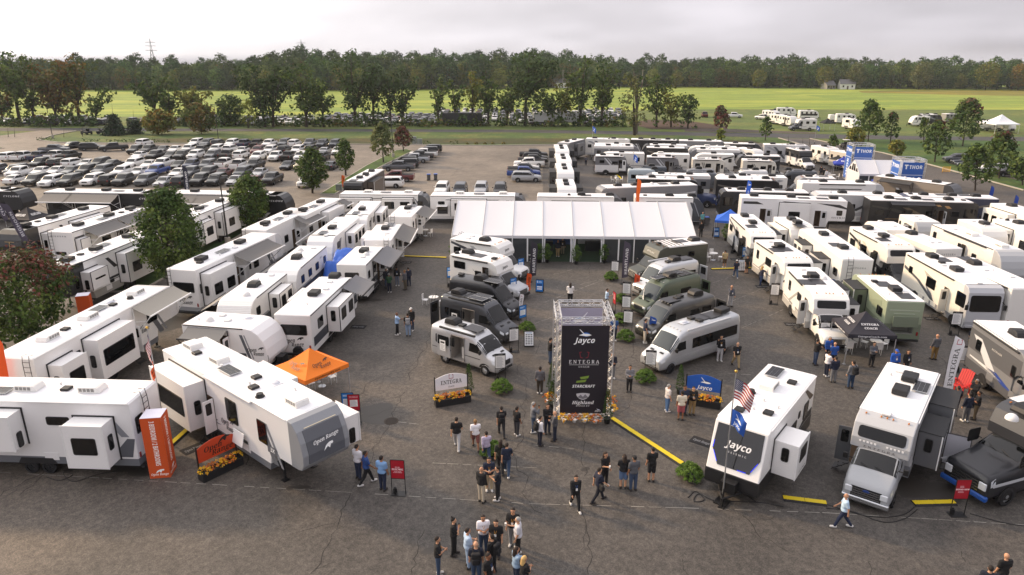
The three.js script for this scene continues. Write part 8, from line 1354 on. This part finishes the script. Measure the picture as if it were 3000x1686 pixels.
const ARCH = {
  entegra: canvasMat(256, 96, (x, w, h) => { x.fillStyle = '#f0eef2'; x.fillRect(0, 0, w, h); x.strokeStyle = '#8c2030'; x.lineWidth = 3; x.strokeRect(112, 8, 32, 22); x.fillStyle = '#f0eef2'; x.fillRect(120, 4, 16, 10); x.fillStyle = '#444'; x.font = 'bold 34px serif'; x.textAlign = 'center'; x.fillText('ENTEGRA', 128, 64, 210); x.font = '14px serif'; x.fillText('COACH', 128, 86); }),
  jayco: canvasMat(256, 128, (x, w, h) => { x.fillStyle = '#1f58b4'; x.fillRect(0, 0, w, h); bird(x, 140, 52, 52, '#123a7c'); x.fillStyle = '#fff'; x.font = 'italic bold 44px sans-serif'; x.textAlign = 'center'; x.fillText('Jayco', 136, 120); }),
  range: canvasMat(256, 128, (x, w, h) => { x.fillStyle = '#c8431c'; x.fillRect(0, 0, w, h); x.fillStyle = '#1d1009'; x.font = 'italic bold 48px serif'; x.fillText('Open', 40, 74); x.fillText('Range', 90, 112); x.save(); x.translate(130, 4); x.scale(.4, .4); horse(x, w, h, '#1d1009'); x.restore(); }),
};
for (const [x, z, a, k, label] of PROPS.planters) {
  const p = thing('planter_box', label, 'planter', x, z, R(a), 'planters with arched signs'); obj('box', [box(2.1, .42, .05, 0, .21, .25), box(2.1, .42, .05, 0, .21, -.25), box(.05, .42, .5, 1.05, .21, 0), box(.05, .42, .5, -1.05, .21, 0), box(2.05, .3, .45, 0, .16, 0)], mat('#17171a', .7), p);
  obj('sign_post', [box(.06, 1.75, .06, -1.0, .88, -.2)], BLACK, p); obj('sign_post', [box(.06, 1.75, .06, 1.0, .88, -.2)], BLACK, p);
  const pts = [[-.97, .85], [.97, .85], [.97, 1.6]]; for (let i = 1; i < 10; i++) pts.push([.97 - i * .194, 1.6 + .24 * Math.sin(i / 10 * Math.PI)]); pts.push([-.97, 1.6]); const g = ext(pts, -.015, .015), q = g.attributes.position, u = g.attributes.uv; for (let i = 0; i < q.count; i++) u.setXY(i, (q.getX(i) + .97) / 1.94, (q.getY(i) - .85) / 1.0); const s = obj('arched_sign', g, ARCH[k], p); s.position.z = -.2;
  for (let i = 0; i < 5; i++) { const f = obj('blossoms', MUM['yo'[i % 2]], FLOWER, p); f.position.set(-.84 + i * .42, .34, .02); f.rotation.y = i; f.scale.setScalar(1.15); }
}
for (const [a, b, label] of PROPS.ramps) { const l = Math.hypot(b[0] - a[0], b[1] - a[1]), p = thing('cable_ramp', label, 'cable ramp', (a[0] + b[0]) / 2, (a[1] + b[1]) / 2, Math.atan2(-(b[1] - a[1]), b[0] - a[0]), 'yellow cable ramps'), n = Math.max(1, Math.round(l / .95)), s = l / n; for (let i = 0; i < n; i++) { const x = -l / 2 + (i + .5) * s; obj('ramp_section', [at(ext([[-.26, .005], [.26, .005], [.15, .065], [-.15, .065]], -s / 2 + .006, s / 2 - .006), x, 0, 0, Math.PI / 2)], mat('#1b1b1c', .8), p); obj('ramp_lid', [box(s - .02, .02, .27, x, .072, 0), box(.04, .026, .3, x + s * .32, .073, 0), box(.04, .026, .3, x - s * .32, .073, 0)], mat('#d6bd12', .6), p); } }
// cafe tables and chairs
const CH = mat('#e6e5e3', .5), chairG = { seat: rbox(.44, .04, .44, 0, .45, 0, .02), back: merged([rbox(.04, .46, .42, -.22, .72, 0, .02)]), leg: cyl(.018, .014, .45, 0, .225, 0, 6) };
for (const [x, z, n, label] of PROPS.tables) {
  const t = thing('cafe_table', label, 'table', x, z, 0, 'white cafe tables'); obj('tabletop', cyl(.4, .4, .03, 0, .735, 0, 20), CH, t); obj('pedestal', [cyl(.03, .03, .7, 0, .37, 0, 8)], ALU, t); obj('foot', [cyl(.22, .24, .03, 0, .015, 0, 14)], ALU, t);
  for (let i = 0; i < n; i++) { const a = i / n * 6.283 + x, c = thing('cafe_chair', ORD[i] + ' white chair of the ' + label.replace('white ', ''), 'chair', x + Math.cos(a) * .72, z - Math.sin(a) * .72, a + Math.PI, 'white chairs at the cafe tables'); obj('seat', chairG.seat, CH, c); obj('backrest', chairG.back, CH, c); for (const [u, v] of [[.18, .18], [.18, -.18], [-.19, .18], [-.19, -.18]]) { const l = obj('leg', chairG.leg, CH, c); l.position.set(u, 0, v); } }
}
for (const [x, z, label] of PROPS.bins) { const p = thing('wheelie_bin', label, 'bin', x, z, .1, 'blue-lidded bins'); obj('body', [ext([[-.26, .06], [.26, .06], [.3, 1.0], [-.3, 1.0]], -.28, .28, .03)], mat('#4a4a4c', .6), p); obj('lid', [rbox(.66, .07, .64, 0, 1.03, 0, .03)], mat('#3a62b8', .5), p); for (const s of [1, -1]) obj('wheel', [at(cyl(.1, .1, .06, 0, 0, 0, 10), -.24, .1, s * .24, 0, Math.PI / 2)], BLACK, p); }
for (const [x, z, a, label] of PROPS.mats) { const p = thing('door_mat', label, 'mat', x, z, R(a), 'black door mats'); obj('mat', [rbox(.75, .014, 1.15, 0, .008, 0, .005)], mat('#202023', .95), p); const d = new THREE.Mesh(new THREE.PlaneGeometry(.95, .4), txt('Open Range', { c: '#77787c', font: 'italic bold', fam: 'serif', w: 192, h: 64 })); d.name = 'lettering'; d.rotation.set(-Math.PI / 2, 0, Math.PI / 2); d.position.y = .019; p.add(d); }
for (const [x, z, h, label] of PROPS.lamps) { const p = thing('lamp_post', label, 'street lamp', x, z, z < -140 && z > -150 ? .6 : 0, 'lot lamps', x === -24.4 ? .12 : 0); obj('pole', [cyl(.06, .09, h - .7, 0, .7 + (h - .7) / 2, 0, 10)], mat('#232324', .5), p); obj('footing', [cyl(.3, .32, .8, 0, .4, 0, 14)], CONC, p); for (const s of [1, -1]) obj('lamp_head', [at(rbox(.7, .1, .34, s * .55, h + .02, 0, .04), 0, 0, 0), bar([0, h - .15, 0], [s * .4, h, 0], .03)], mat('#3a3b3d', .5), p); }
// orange columns
const COLTXT = canvasMat(128, 512, (x, w, h) => { x.fillStyle = '#d4541a'; x.fillRect(0, 0, w, h); x.save(); x.translate(w * .52, h * .42); x.rotate(Math.PI / 2); x.fillStyle = '#fff'; x.font = 'bold 44px sans-serif'; x.textAlign = 'center'; x.textBaseline = 'middle'; x.fillText('3 BEDROOM / 2 BATHROOMS', 0, 0, 380); x.restore(); x.fillStyle = '#fff'; x.font = 'italic bold 26px serif'; x.textAlign = 'center'; x.fillText('Open Range', w / 2, 488, 110); x.save(); x.translate(36, 430); x.scale(.24, .08); horse(x, w * 2, h, '#fff'); x.restore(); }, .6);
function column(x, z, h, w, a, label, lettered) { const p = thing('sign_column', label, 'sign', x, z, R(a), 'orange sign columns'); obj('core', [box(w - .02, h, w - .02, 0, h / 2, 0)], WHITE, p); obj('top_panel', [box(w, .02, w, 0, h + .012, 0)], mat('#e9e6f2', .5), p); for (let i = 0; i < 4; i++) { const q = obj('side_panel', new THREE.PlaneGeometry(w, h), i === 3 ? mat('#dcd8ea', .5) : lettered ? COLTXT : mat('#d4541a', .6), p); q.rotation.y = i * Math.PI / 2; q.position.set(Math.sin(i * Math.PI / 2) * (w / 2 + .003), h / 2, Math.cos(i * Math.PI / 2) * (w / 2 + .003)); } }
column(PROPS.column[0], PROPS.column[1] - .4, PROPS.column[2], .95, 8, 'tall orange column lettered with bedroom and bathroom numbers', true); column(-33.2, -51.2, 2.1, .9, 20, 'orange box column peeping out behind the long camper roof', false);
// blue tarpaulin over a load
{ const v = [], ix = [], nx = 18, nz = 30; for (let j = 0; j <= nz; j++) for (let i = 0; i <= nx; i++) { const u = i / nx, t = j / nz, x = -17.0 + u * 2.5, z = -65.2 + t * 7.0, e = Math.min(1, Math.min(u, 1 - u) * 5) * Math.min(1, Math.min(t, 1 - t) * 5); v.push(x + (fbm(u * 9, t * 9, 64, 3) - .5) * .3, .25 + e * (1.85 + .3 * Math.sin(t * 9)) + (fbm(u * 7 + 3, t * 16 + 5, 64, 4) - .5) * .55, z); } for (let j = 0; j < nz; j++) for (let i = 0; i < nx; i++) { const a = j * (nx + 1) + i; ix.push(a, a + nx + 1, a + 1, a + 1, a + nx + 1, a + nx + 2); } const g = new THREE.BufferGeometry(); g.setAttribute('position', new THREE.Float32BufferAttribute(v, 3)); g.setIndex(ix); g.computeVertexNormals(); tag(obj('tarpaulin', g, mat('#2a62c4', .45)), 'crumpled blue tarpaulin covering a load between two trailers', 'tarpaulin'); }
// giant red garden chair
{ const p = thing('garden_chair', 'oversized red slatted garden chair by the lattice-graphic motorhome', 'chair', 27.3, -38.6, R(-150)); p.scale.setScalar(.72); const m = mat('#c02420', .45); for (let i = 0; i < 6; i++) { const s = obj('back_slat', [rbox(.05, 1.6 - Math.abs(i - 2.5) * .1, .17, 0, .8, -.45 + i * .18, .02)], m, p); s.rotation.z = .42; s.position.set(-.35, .55, 0); } for (let i = 0; i < 5; i++) obj('seat_slat', [rbox(.19, .05, 1.05, -.25 + i * .22, .62 + i * .06, 0, .02)], m, p); for (const s of [1, -1]) { obj('arm', [rbox(1.25, .06, .22, .1, 1.05, s * .66, .02)], m, p); obj('leg', [box(.1, 1.05, .1, .6, .52, s * .58)], m, p); obj('leg', [box(.1, 1.0, .1, -.45, .5, s * .58)], m, p); } }
// drain cover, utility boxes, barricade
{ const p = thing('drain_cover', 'round iron drain cover in the open asphalt', 'drain', -6.82, -35.16); obj('rim', [cyl(.42, .42, .014, 0, .007, 0, 24)], mat('#3a3028', .8), p); for (let i = 0; i < 6; i++) obj('bar', [at(box(.7 - Math.abs(i - 2.5) * .1, .012, .05), 0, .018, -.3 + i * .12)], mat('#241d18', .7), p); }
[[-23.2, -168.6, 1.0, 1.7, 'tall grey utility cabinet on the bank'], [-21.9, -168.2, 1.2, 1.2, 'low grey transformer box on the bank'], [-26.6, -107, .9, 1.0, 'grey utility box on the lawn strip end']].forEach(([x, z, w, h, label]) => { const p = thing('utility_box', label, 'utility box', x, z, 0, 'utility boxes'); obj('cabinet', [rbox(w, h, .7, 0, h / 2 + .06, 0, .03)], mat('#7d837f', .6), p); obj('plinth', [box(w + .2, .12, .9, 0, .06, 0)], CONC, p); obj('cabinet_door', [box(w * .42, h * .8, .02, -w * .22, h / 2 + .06, .36)], mat('#868c88', .6), p); });
{ const p = thing('barricade', 'small yellow mesh barricade on the drive kerb', 'barrier', 77.6, -125.2, .2); obj('frame', [box(1.6, .05, .05, 0, 1.0, 0), box(1.6, .05, .05, 0, .15, 0), box(.05, 1.05, .05, -.8, .55, 0), box(.05, 1.05, .05, .8, .55, 0)], mat('#d9a21e', .6), p); for (let i = 0; i < 7; i++) obj('bar', [box(.07, .85, .03, -.66 + i * .22, .57, 0)], mat('#d9a21e', .6), p); }
// cords on the asphalt
tag(obj('extension_cable', [tube([[8.2, .02, -27.9], [8.7, .02, -28.4], [8.9, .02, -27.7], [8.4, .02, -27.6], [8.8, .02, -28.2], [9.3, .02, -27.7], [10.5, .02, -27.6], [11.6, .02, -27.5], [12.4, .02, -27.2]], .02, 5, 60), tube([[11.3, .02, -27.5], [10.9, .02, -28.6], [12.6, .02, -30.2], [13.2, .02, -31]], .018, 5, 24)], BLACK), 'black power cord coiled by the sloped-nose trailer hitch', 'cable');
tag(obj('extension_cable', [tube([[14.3, .02, -27.1], [15.3, .02, -26.9], [16.4, .02, -26.1], [17.4, .02, -26.3], [18.4, .02, -27.0]], .02, 5, 40), tube([[14.4, .02, -27.4], [16, .02, -26.5], [17.5, .02, -26.6], [18.4, .02, -27.2]], .02, 5, 40), tube([[20.6, .02, -26.7], [21.8, .02, -26.0], [23, .02, -25.8], [25, .02, -26]], .02, 5, 30)], BLACK), 'black power cords running under the truck grille', 'cable');
tag(obj('extension_cable', [tube([[-22.8, .02, -29.6], [-21.9, .02, -29.3], [-21.6, .02, -29.8], [-22.2, .02, -30.0], [-21.2, .02, -29.2], [-20.4, .02, -29.8], [-19.6, .02, -30.1]], .018, 5, 50)], BLACK), 'black power cord heaped beside the broadside camper', 'cable');
// ---------- truss towers ----------
function trussBeam(a, b, s) {                                                 // box truss between two points: four chords and zigzag webs
  const A = new THREE.Vector3(...a), B = new THREE.Vector3(...b), d = B.clone().sub(A), l = d.length(); d.normalize(); const u = Math.abs(d.y) > .9 ? new THREE.Vector3(1, 0, 0) : new THREE.Vector3(0, 1, 0), w = new THREE.Vector3().crossVectors(d, u).normalize(), h = s / 2, g = [], C = [[1, 1], [1, -1], [-1, -1], [-1, 1]], at3 = (t, c) => A.clone().addScaledVector(d, t).addScaledVector(u, c[0] * h).addScaledVector(w, c[1] * h).toArray();
  for (const c of C) g.push(bar(at3(0, c), at3(l, c), .024, 5)); const n = Math.max(2, Math.round(l / (s * 1.05))); for (let k = 0; k < 4; k++) for (let i = 0; i < n; i++) { const c0 = C[k], c1 = C[(k + 1) % 4]; g.push(bar(at3(l * i / n, i % 2 ? c0 : c1), at3(l * (i + 1) / n, i % 2 ? c1 : c0), .012, 4)); } return g;
}
function tower(x, z, w, h, a, label, panels) {
  const p = thing('truss_tower', label, 'tower', x, z, R(a)), e = w / 2 - .15, m = mat('#cfd1d6', .32, .75), c = [[-e, -e], [e, -e], [e, e], [-e, e]];
  for (const [u, v] of c) obj('truss_column', trussBeam([u, .02, v], [u, h, v], .29), m, p); c.forEach(([u, v], i) => { const [s, t] = c[(i + 1) % 4]; for (const y of [h - .15, .16]) obj('truss_beam', trussBeam([u + Math.sign(s - u) * .15, y, v + Math.sign(t - v) * .15], [s - Math.sign(s - u) * .15, y, t - Math.sign(t - v) * .15], .29), m, p); });
  for (const [face, mm, y0, y1, ww] of panels) { const q = obj('banner', [new THREE.PlaneGeometry(ww, y1 - y0)], mm, p); q.rotation.y = face * Math.PI / 2; const o = e + (face === 2 ? -.2 : .17); q.position.set(Math.sin(face * Math.PI / 2) * o, (y0 + y1) / 2, Math.cos(face * Math.PI / 2) * o); }
}
const MAINBAN = canvasMat(512, 1024, (x, w, h) => {
  x.fillStyle = '#1d1721'; x.fillRect(0, 0, w, h); x.textAlign = 'center'; bird(x, 250, 90, 88); x.fillStyle = '#fff'; x.font = 'italic bold 84px sans-serif'; x.fillText('Jayco', 250, 196);
  x.strokeStyle = '#a02030'; x.lineWidth = 5; x.beginPath(); x.moveTo(222, 300); x.lineTo(200, 304); x.lineTo(210, 362); x.lineTo(234, 368); x.moveTo(278, 300); x.lineTo(300, 304); x.lineTo(290, 362); x.lineTo(266, 368); x.stroke(); x.fillStyle = '#fff'; x.font = '54px serif'; x.fillText('E N T E G R A', 250, 432, 330); x.fillRect(90, 446, 320, 3); x.font = '26px serif'; x.fillText('C O A C H', 250, 480);
  x.fillStyle = '#7d9a3a'; x.beginPath(); x.moveTo(210, 592); x.lineTo(312, 574); x.lineTo(300, 606); x.lineTo(222, 618); x.fill(); x.beginPath(); x.moveTo(176, 636); x.lineTo(286, 620); x.lineTo(270, 650); x.lineTo(170, 660); x.fill(); x.fillStyle = '#fff'; x.font = 'italic bold 46px sans-serif'; x.fillText('STARCRAFT', 250, 716, 340);
  x.fillStyle = '#c9c7cc'; x.beginPath(); x.moveTo(176, 790); x.quadraticCurveTo(250, 770, 326, 790); x.quadraticCurveTo(316, 850, 250, 862); x.quadraticCurveTo(184, 850, 176, 790); x.fill(); x.fillStyle = '#77757c'; x.beginPath(); x.moveTo(192, 832); x.lineTo(226, 800); x.lineTo(250, 826); x.lineTo(276, 796); x.lineTo(310, 834); x.lineTo(250, 854); x.fill(); x.fillStyle = '#fff'; x.font = 'italic bold 52px serif'; x.fillText('Highland', 250, 914, 240); x.font = 'italic 24px serif'; x.fillText('R I D G E  R V', 250, 944); x.font = 'italic bold 24px sans-serif'; x.fillText('Jayco', 420, 1004); bird(x, 424, 978, 26);
}, .75), BACKBAN = canvasMat(256, 128, (x, w, h) => { x.fillStyle = '#aaa6bd'; x.fillRect(0, 0, w, h); bird(x, 128, 58, 62, '#8aa4d0', '#e9e8f2'); }, .75);
tower(4.0, -36.9, 3.15, 6.1, 0, 'tall black banner tower of silver truss in the middle of the plaza', [[0, MAINBAN, .42, 5.72, 2.6], [2, BACKBAN, 4.3, 5.72, 2.5]]);
const THOR = canvasMat(128, 256, (x, w, h) => { x.fillStyle = '#2f5fb0'; x.fillRect(0, 0, w, h); x.fillStyle = '#fff'; x.font = 'bold 34px sans-serif'; x.fillText('THOR', 40, 44, 80); x.fillRect(12, 16, 22, 8); x.fillRect(19, 16, 8, 30); x.fillRect(0, 84, w, 3); x.save(); x.translate(80, 240); x.rotate(-Math.PI / 2); x.globalAlpha = .85; x.font = 'bold 54px sans-serif'; x.fillText('THOR', 0, 0); x.restore(); });
tower(57.9, -117.5, 3.4, 6, -8, 'farther blue banner tower of white truss', [[0, THOR, .3, 5.6, 2.8], [3, THOR, .3, 5.6, 2.8]]); tower(56.4, -99.9, 3.4, 6, -8, 'nearer blue banner tower of white truss beside the tan camper', [[0, THOR, .3, 5.6, 2.8], [3, THOR, .3, 5.6, 2.8]]);
// ---------- pavilion ----------
const VINYL = mat('#e6e6ea', .45, 0, { transmission: .12, thickness: 0 }), CLEAR = new THREE.MeshPhysicalMaterial({ color: 0x5a6064, roughness: .12, transmission: .55, thickness: 0, side: THREE.DoubleSide });
function pavilion(x, z, a, nb, bw, dep, y0, y1, label, open) {
  const p = thing('marquee', label, 'marquee', x, z, R(a)), W = nb * bw, hd = dep / 2;
  for (let i = 0; i < nb; i++) for (const s of [1, -1]) {                         // roof panels sag a little between the frames
    const v = [], ix = [], n = 8, m = 6; for (let j = 0; j <= n; j++) for (let k = 0; k <= m; k++) { const t = j / n, u = k / m, sag = -.07 * Math.sin(Math.PI * u) * Math.sin(Math.PI * t) ** .5; v.push(-W / 2 + (i + .012 + u * .976) * bw, y1 + (y0 - y1) * t + sag, s * hd * t); } for (let j = 0; j < n; j++) for (let k = 0; k < m; k++) { const o = j * (m + 1) + k; ix.push(o, o + m + 1, o + 1, o + 1, o + m + 1, o + m + 2); }
    const g = new THREE.BufferGeometry(); g.setAttribute('position', new THREE.Float32BufferAttribute(v, 3)); g.setIndex(ix); g.computeVertexNormals(); const pan = obj('roof_panel', g, VINYL, p); obj('valance', [box(bw - .06, .28, .012, -W / 2 + (i + .5) * bw, y0 - .14, s * (hd + .01))], VINYL, pan);
    const op = s > 0 && open.includes(i); if (!op) { const w = obj('wall_panel', [box(bw - .16, y0 - .3, .012, -W / 2 + (i + .5) * bw, (y0 - .3) / 2 + .02, s * (hd - .02))], s > 0 ? CLEAR : VINYL, p); if (s > 0) obj('wall_seam', [box(.14, y0 - .3, .03, -W / 2 + (i + .5) * bw, (y0 - .3) / 2 + .02, s * (hd - .005))], WHITE, w); } else for (const q of [-1, 1]) { const cu = obj('curtain', [tube([[-W / 2 + (i + .5) * bw + q * (bw / 2 - .2), y0 - .3, hd], [-W / 2 + (i + .5) * bw + q * (bw / 2 - .16), 1.2, hd], [-W / 2 + (i + .5) * bw + q * (bw / 2 - .2), .05, hd]], .09, 6, 8)], VINYL, p); }
  }
  for (let i = 0; i <= nb; i++) { const xx = -W / 2 + i * bw; obj('rafter', [bar([xx, y0 + .02, hd], [xx, y1 + .03, 0], .045, 6), bar([xx, y0 + .02, -hd], [xx, y1 + .03, 0], .045, 6)], mat('#b9bbbf', .5), p); for (const s of [1, -1]) obj('post', [box(.1, y0, .1, xx, y0 / 2, s * hd)], WHITE, p); }
  for (const s of [1, -1]) { obj('gable', [ext([[-hd, y0], [hd, y0], [0, y1]], -.008, .008).rotateY(Math.PI / 2).translate(s * W / 2, 0, 0)], VINYL, p); if (dep < 8) for (const q of [-.55, -.18, .18, .55]) obj('gable_window', [ext([[q * hd - .4, y0 + .15], [q * hd + .4, y0 + .15], [q * hd + .4 * (q < 0 ? 1 : .2), y0 + (y1 - y0) * (1 - Math.abs(q)) * .8], [q * hd - .4 * (q > 0 ? 1 : .2), y0 + (y1 - y0) * (1 - Math.abs(q)) * .8]], -.02, .02).rotateY(Math.PI / 2).translate(s * W / 2, 0, 0)], GLASS, p); obj('end_wall', [box(.012, y0, dep - .15, s * (W / 2 - .02), y0 / 2, 0)], VINYL, p); }
  return p;
}
{ const p = pavilion(6.3, -73.4, -2.2, 8, 3.02, 12, 2.7, 5.0, 'long white pavilion with clear walls and two open bays', [3, 4]); obj('carpet', [box(23.6, .02, 11.6, 0, .012, 0)], mat('#1f3a24', .95), p); obj('partition', [box(3, 2.2, .06, -1.2, 1.1, -1)], mat('#3a5a8c', .7), p); obj('partition', [box(3.4, 2.0, .06, 2.6, 1.0, -1.4)], mat('#d6d6d4', .7), p); const d = decal(p, jayco('#333'), 'R', 2.4, 1.5, 1.2, .45, -1.36); for (let i = 0; i < 4; i++) obj('counter', [rbox(1.8, 1.0, .6, -8 + i * 5.2, .52, 1.5, .03)], mat('#2a2c33', .6), p); }
pavilion(57.8, -109.3, -6, 3, 2.9, 5.4, 2.6, 4.4, 'small white gabled tent between the two blue towers', [1]);
// ---------- far things ----------
[[-113.7, -190.4, 160, 'dark buggy parked on the road shoulder, left one'], [-110, -191.4, 20, 'dark buggy parked on the road shoulder, right one'], [75.6, -160.6, 80, 'small white-roofed buggy on the drive']].forEach(([x, z, a, label]) => { const p = thing('utility_buggy', label, 'buggy', x, z, R(a), 'utility buggies'); obj('body', [rbox(2.8, .5, 1.4, 0, .62, 0, .12, 2), rbox(.9, .35, 1.3, 1.0, .9, 0, .1, 2)], mat('#25262a', .5), p); obj('roof', [rbox(1.6, .06, 1.35, -.1, 1.9, 0, .02)], mat(x > 0 ? '#dadada' : '#1d1d20', .6), p); obj('roll_cage', [[.6, .6], [.6, -.6], [-.8, .6], [-.8, -.6]].map(([u, v]) => bar([u, .8, v], [u - .15, 1.9, v * .95], .03)), BLACK, p); obj('seat', [rbox(.5, .2, 1.1, -.3, .98, 0, .05), rbox(.15, .5, 1.1, -.58, 1.25, 0, .05)], mat('#2d2d30', .8), p); for (const u of [.95, -.95]) for (const v of [.65, -.65]) wheelParts(p, u, v, .33, .24, 'dark'); });
[[14, -214.6, 15, '#d3d3d4', 'long white box trailer behind the tree row'], [-15, -213.8, 12, '#2a2b2e', 'long dark box trailer behind the tree row']].forEach(([x, z, L, c, label]) => { const p = thing('box_trailer', label, 'trailer', x, z - 3.4, 0, 'box trailers'); obj('box', [rbox(L, 2.7, 2.5, 0, 2.35, 0, .04)], mat(c, .5), p); for (let i = 0; i < 12; i++) obj('side_rib', [box(.04, 2.6, .03, -L / 2 + .4 + i * (L - .8) / 11, 2.35, 1.26)], mat(c, .5), p); obj('chassis', [box(L * .9, .2, 2.0, 0, .9, 0)], DARK, p); for (const u of [-L * .36, -L * .27]) for (const v of [1.1, -1.1]) wheelParts(p, u, v, .5, .3, 'plain'); for (const v of [.7, -.7]) obj('landing_leg', [box(.12, .95, .12, L * .32, .47, v)], BLACK, p); });
[[33, -497, 20, 'pale gabled house at the edge of the woods'], [218, -474, -10, 'white gabled house below the woods'], [207, -476, 10, 'grey shed beside the white house']].forEach(([x, z, a, label], i) => { const p = thing('farmhouse', label, 'house', x, z, R(a), 'houses below the woods'), w = i === 2 ? 6 : 9, h = i === 2 ? 2.6 : 3.4; obj('wall', [box(w, h, 7, 0, h / 2, 0)], mat(i === 2 ? '#8a8884' : '#d9d8d4', .8), p); obj('gable', [ext([[-3.5, h], [3.5, h], [0, h + 2.6]], -w / 2, w / 2).rotateY(Math.PI / 2)], mat(i === 2 ? '#8a8884' : '#d9d8d4', .8), p); for (const s of [1, -1]) { const rf = obj('roof', [box(w + .6, .12, 4.7, 0, 0, 0)], mat('#6b6a6c', .9), p); rf.rotation.x = s * .64; rf.position.set(0, h + 1.28, s * 1.83); } for (const u of [-.3, .3]) obj('window', [box(1, 1.2, .06, u * w, h * .55, 3.52)], GLASS, p); obj('door', [box(1, 2.1, .06, 0, 1.05, 3.52)], mat('#5a4a3e', .7), p); });
[[-26, -470], [34, -487], [88, -492]].forEach(([x, z], i) => { const p = thing('utility_pole', ['utility pole at the field edge left of the tall forked tree', 'utility pole by the pale gabled house', 'utility pole at the field edge right of the bare tree'][i], 'utility pole', x, z, 0, 'utility poles'); obj('pole', [cyl(.16, .22, 12, 0, 6, 0, 8)], mat('#9a938a', .9), p); obj('crossarm', [box(2.6, .16, .16, 0, 11.2, 0)], mat('#8a8378', .9), p); });
[[-430, -880], [-262, -920]].forEach(([x, z], i) => { const p = thing('power_pylon', ['lattice power pylon above the woods, left one', 'lattice power pylon above the woods, right one'][i], 'pylon', x, z, .4, 'power pylons'), g = [], h = 41; for (const [u, v] of [[1, 1], [1, -1], [-1, -1], [-1, 1]]) { g.push(bar([u * 4, 0, v * 4], [u * .8, h * .7, v * .8], .3, 4), bar([u * .8, h * .7, v * .8], [0, h, 0], .25, 4)); } for (let k = 0; k < 7; k++) { const y = k * h * .1, w = 4 - 3.2 * k / 7, w2 = 4 - 3.2 * (k + 1) / 7; g.push(bar([-w, y, w], [w2, y + h * .1, w2], .18, 4), bar([w, y, w], [-w2, y + h * .1, w2], .18, 4)); } for (const y of [.68, .8, .9]) g.push(bar([-9 + y * 4, h * y, 0], [9 - y * 4, h * y, 0], .28, 4)); obj('lattice', g, mat('#8a8c90', .6), p); });

scene.traverse((o) => { if (o.isMesh) o.castShadow = o.receiveShadow = true; });
renderer.render(scene, camera);
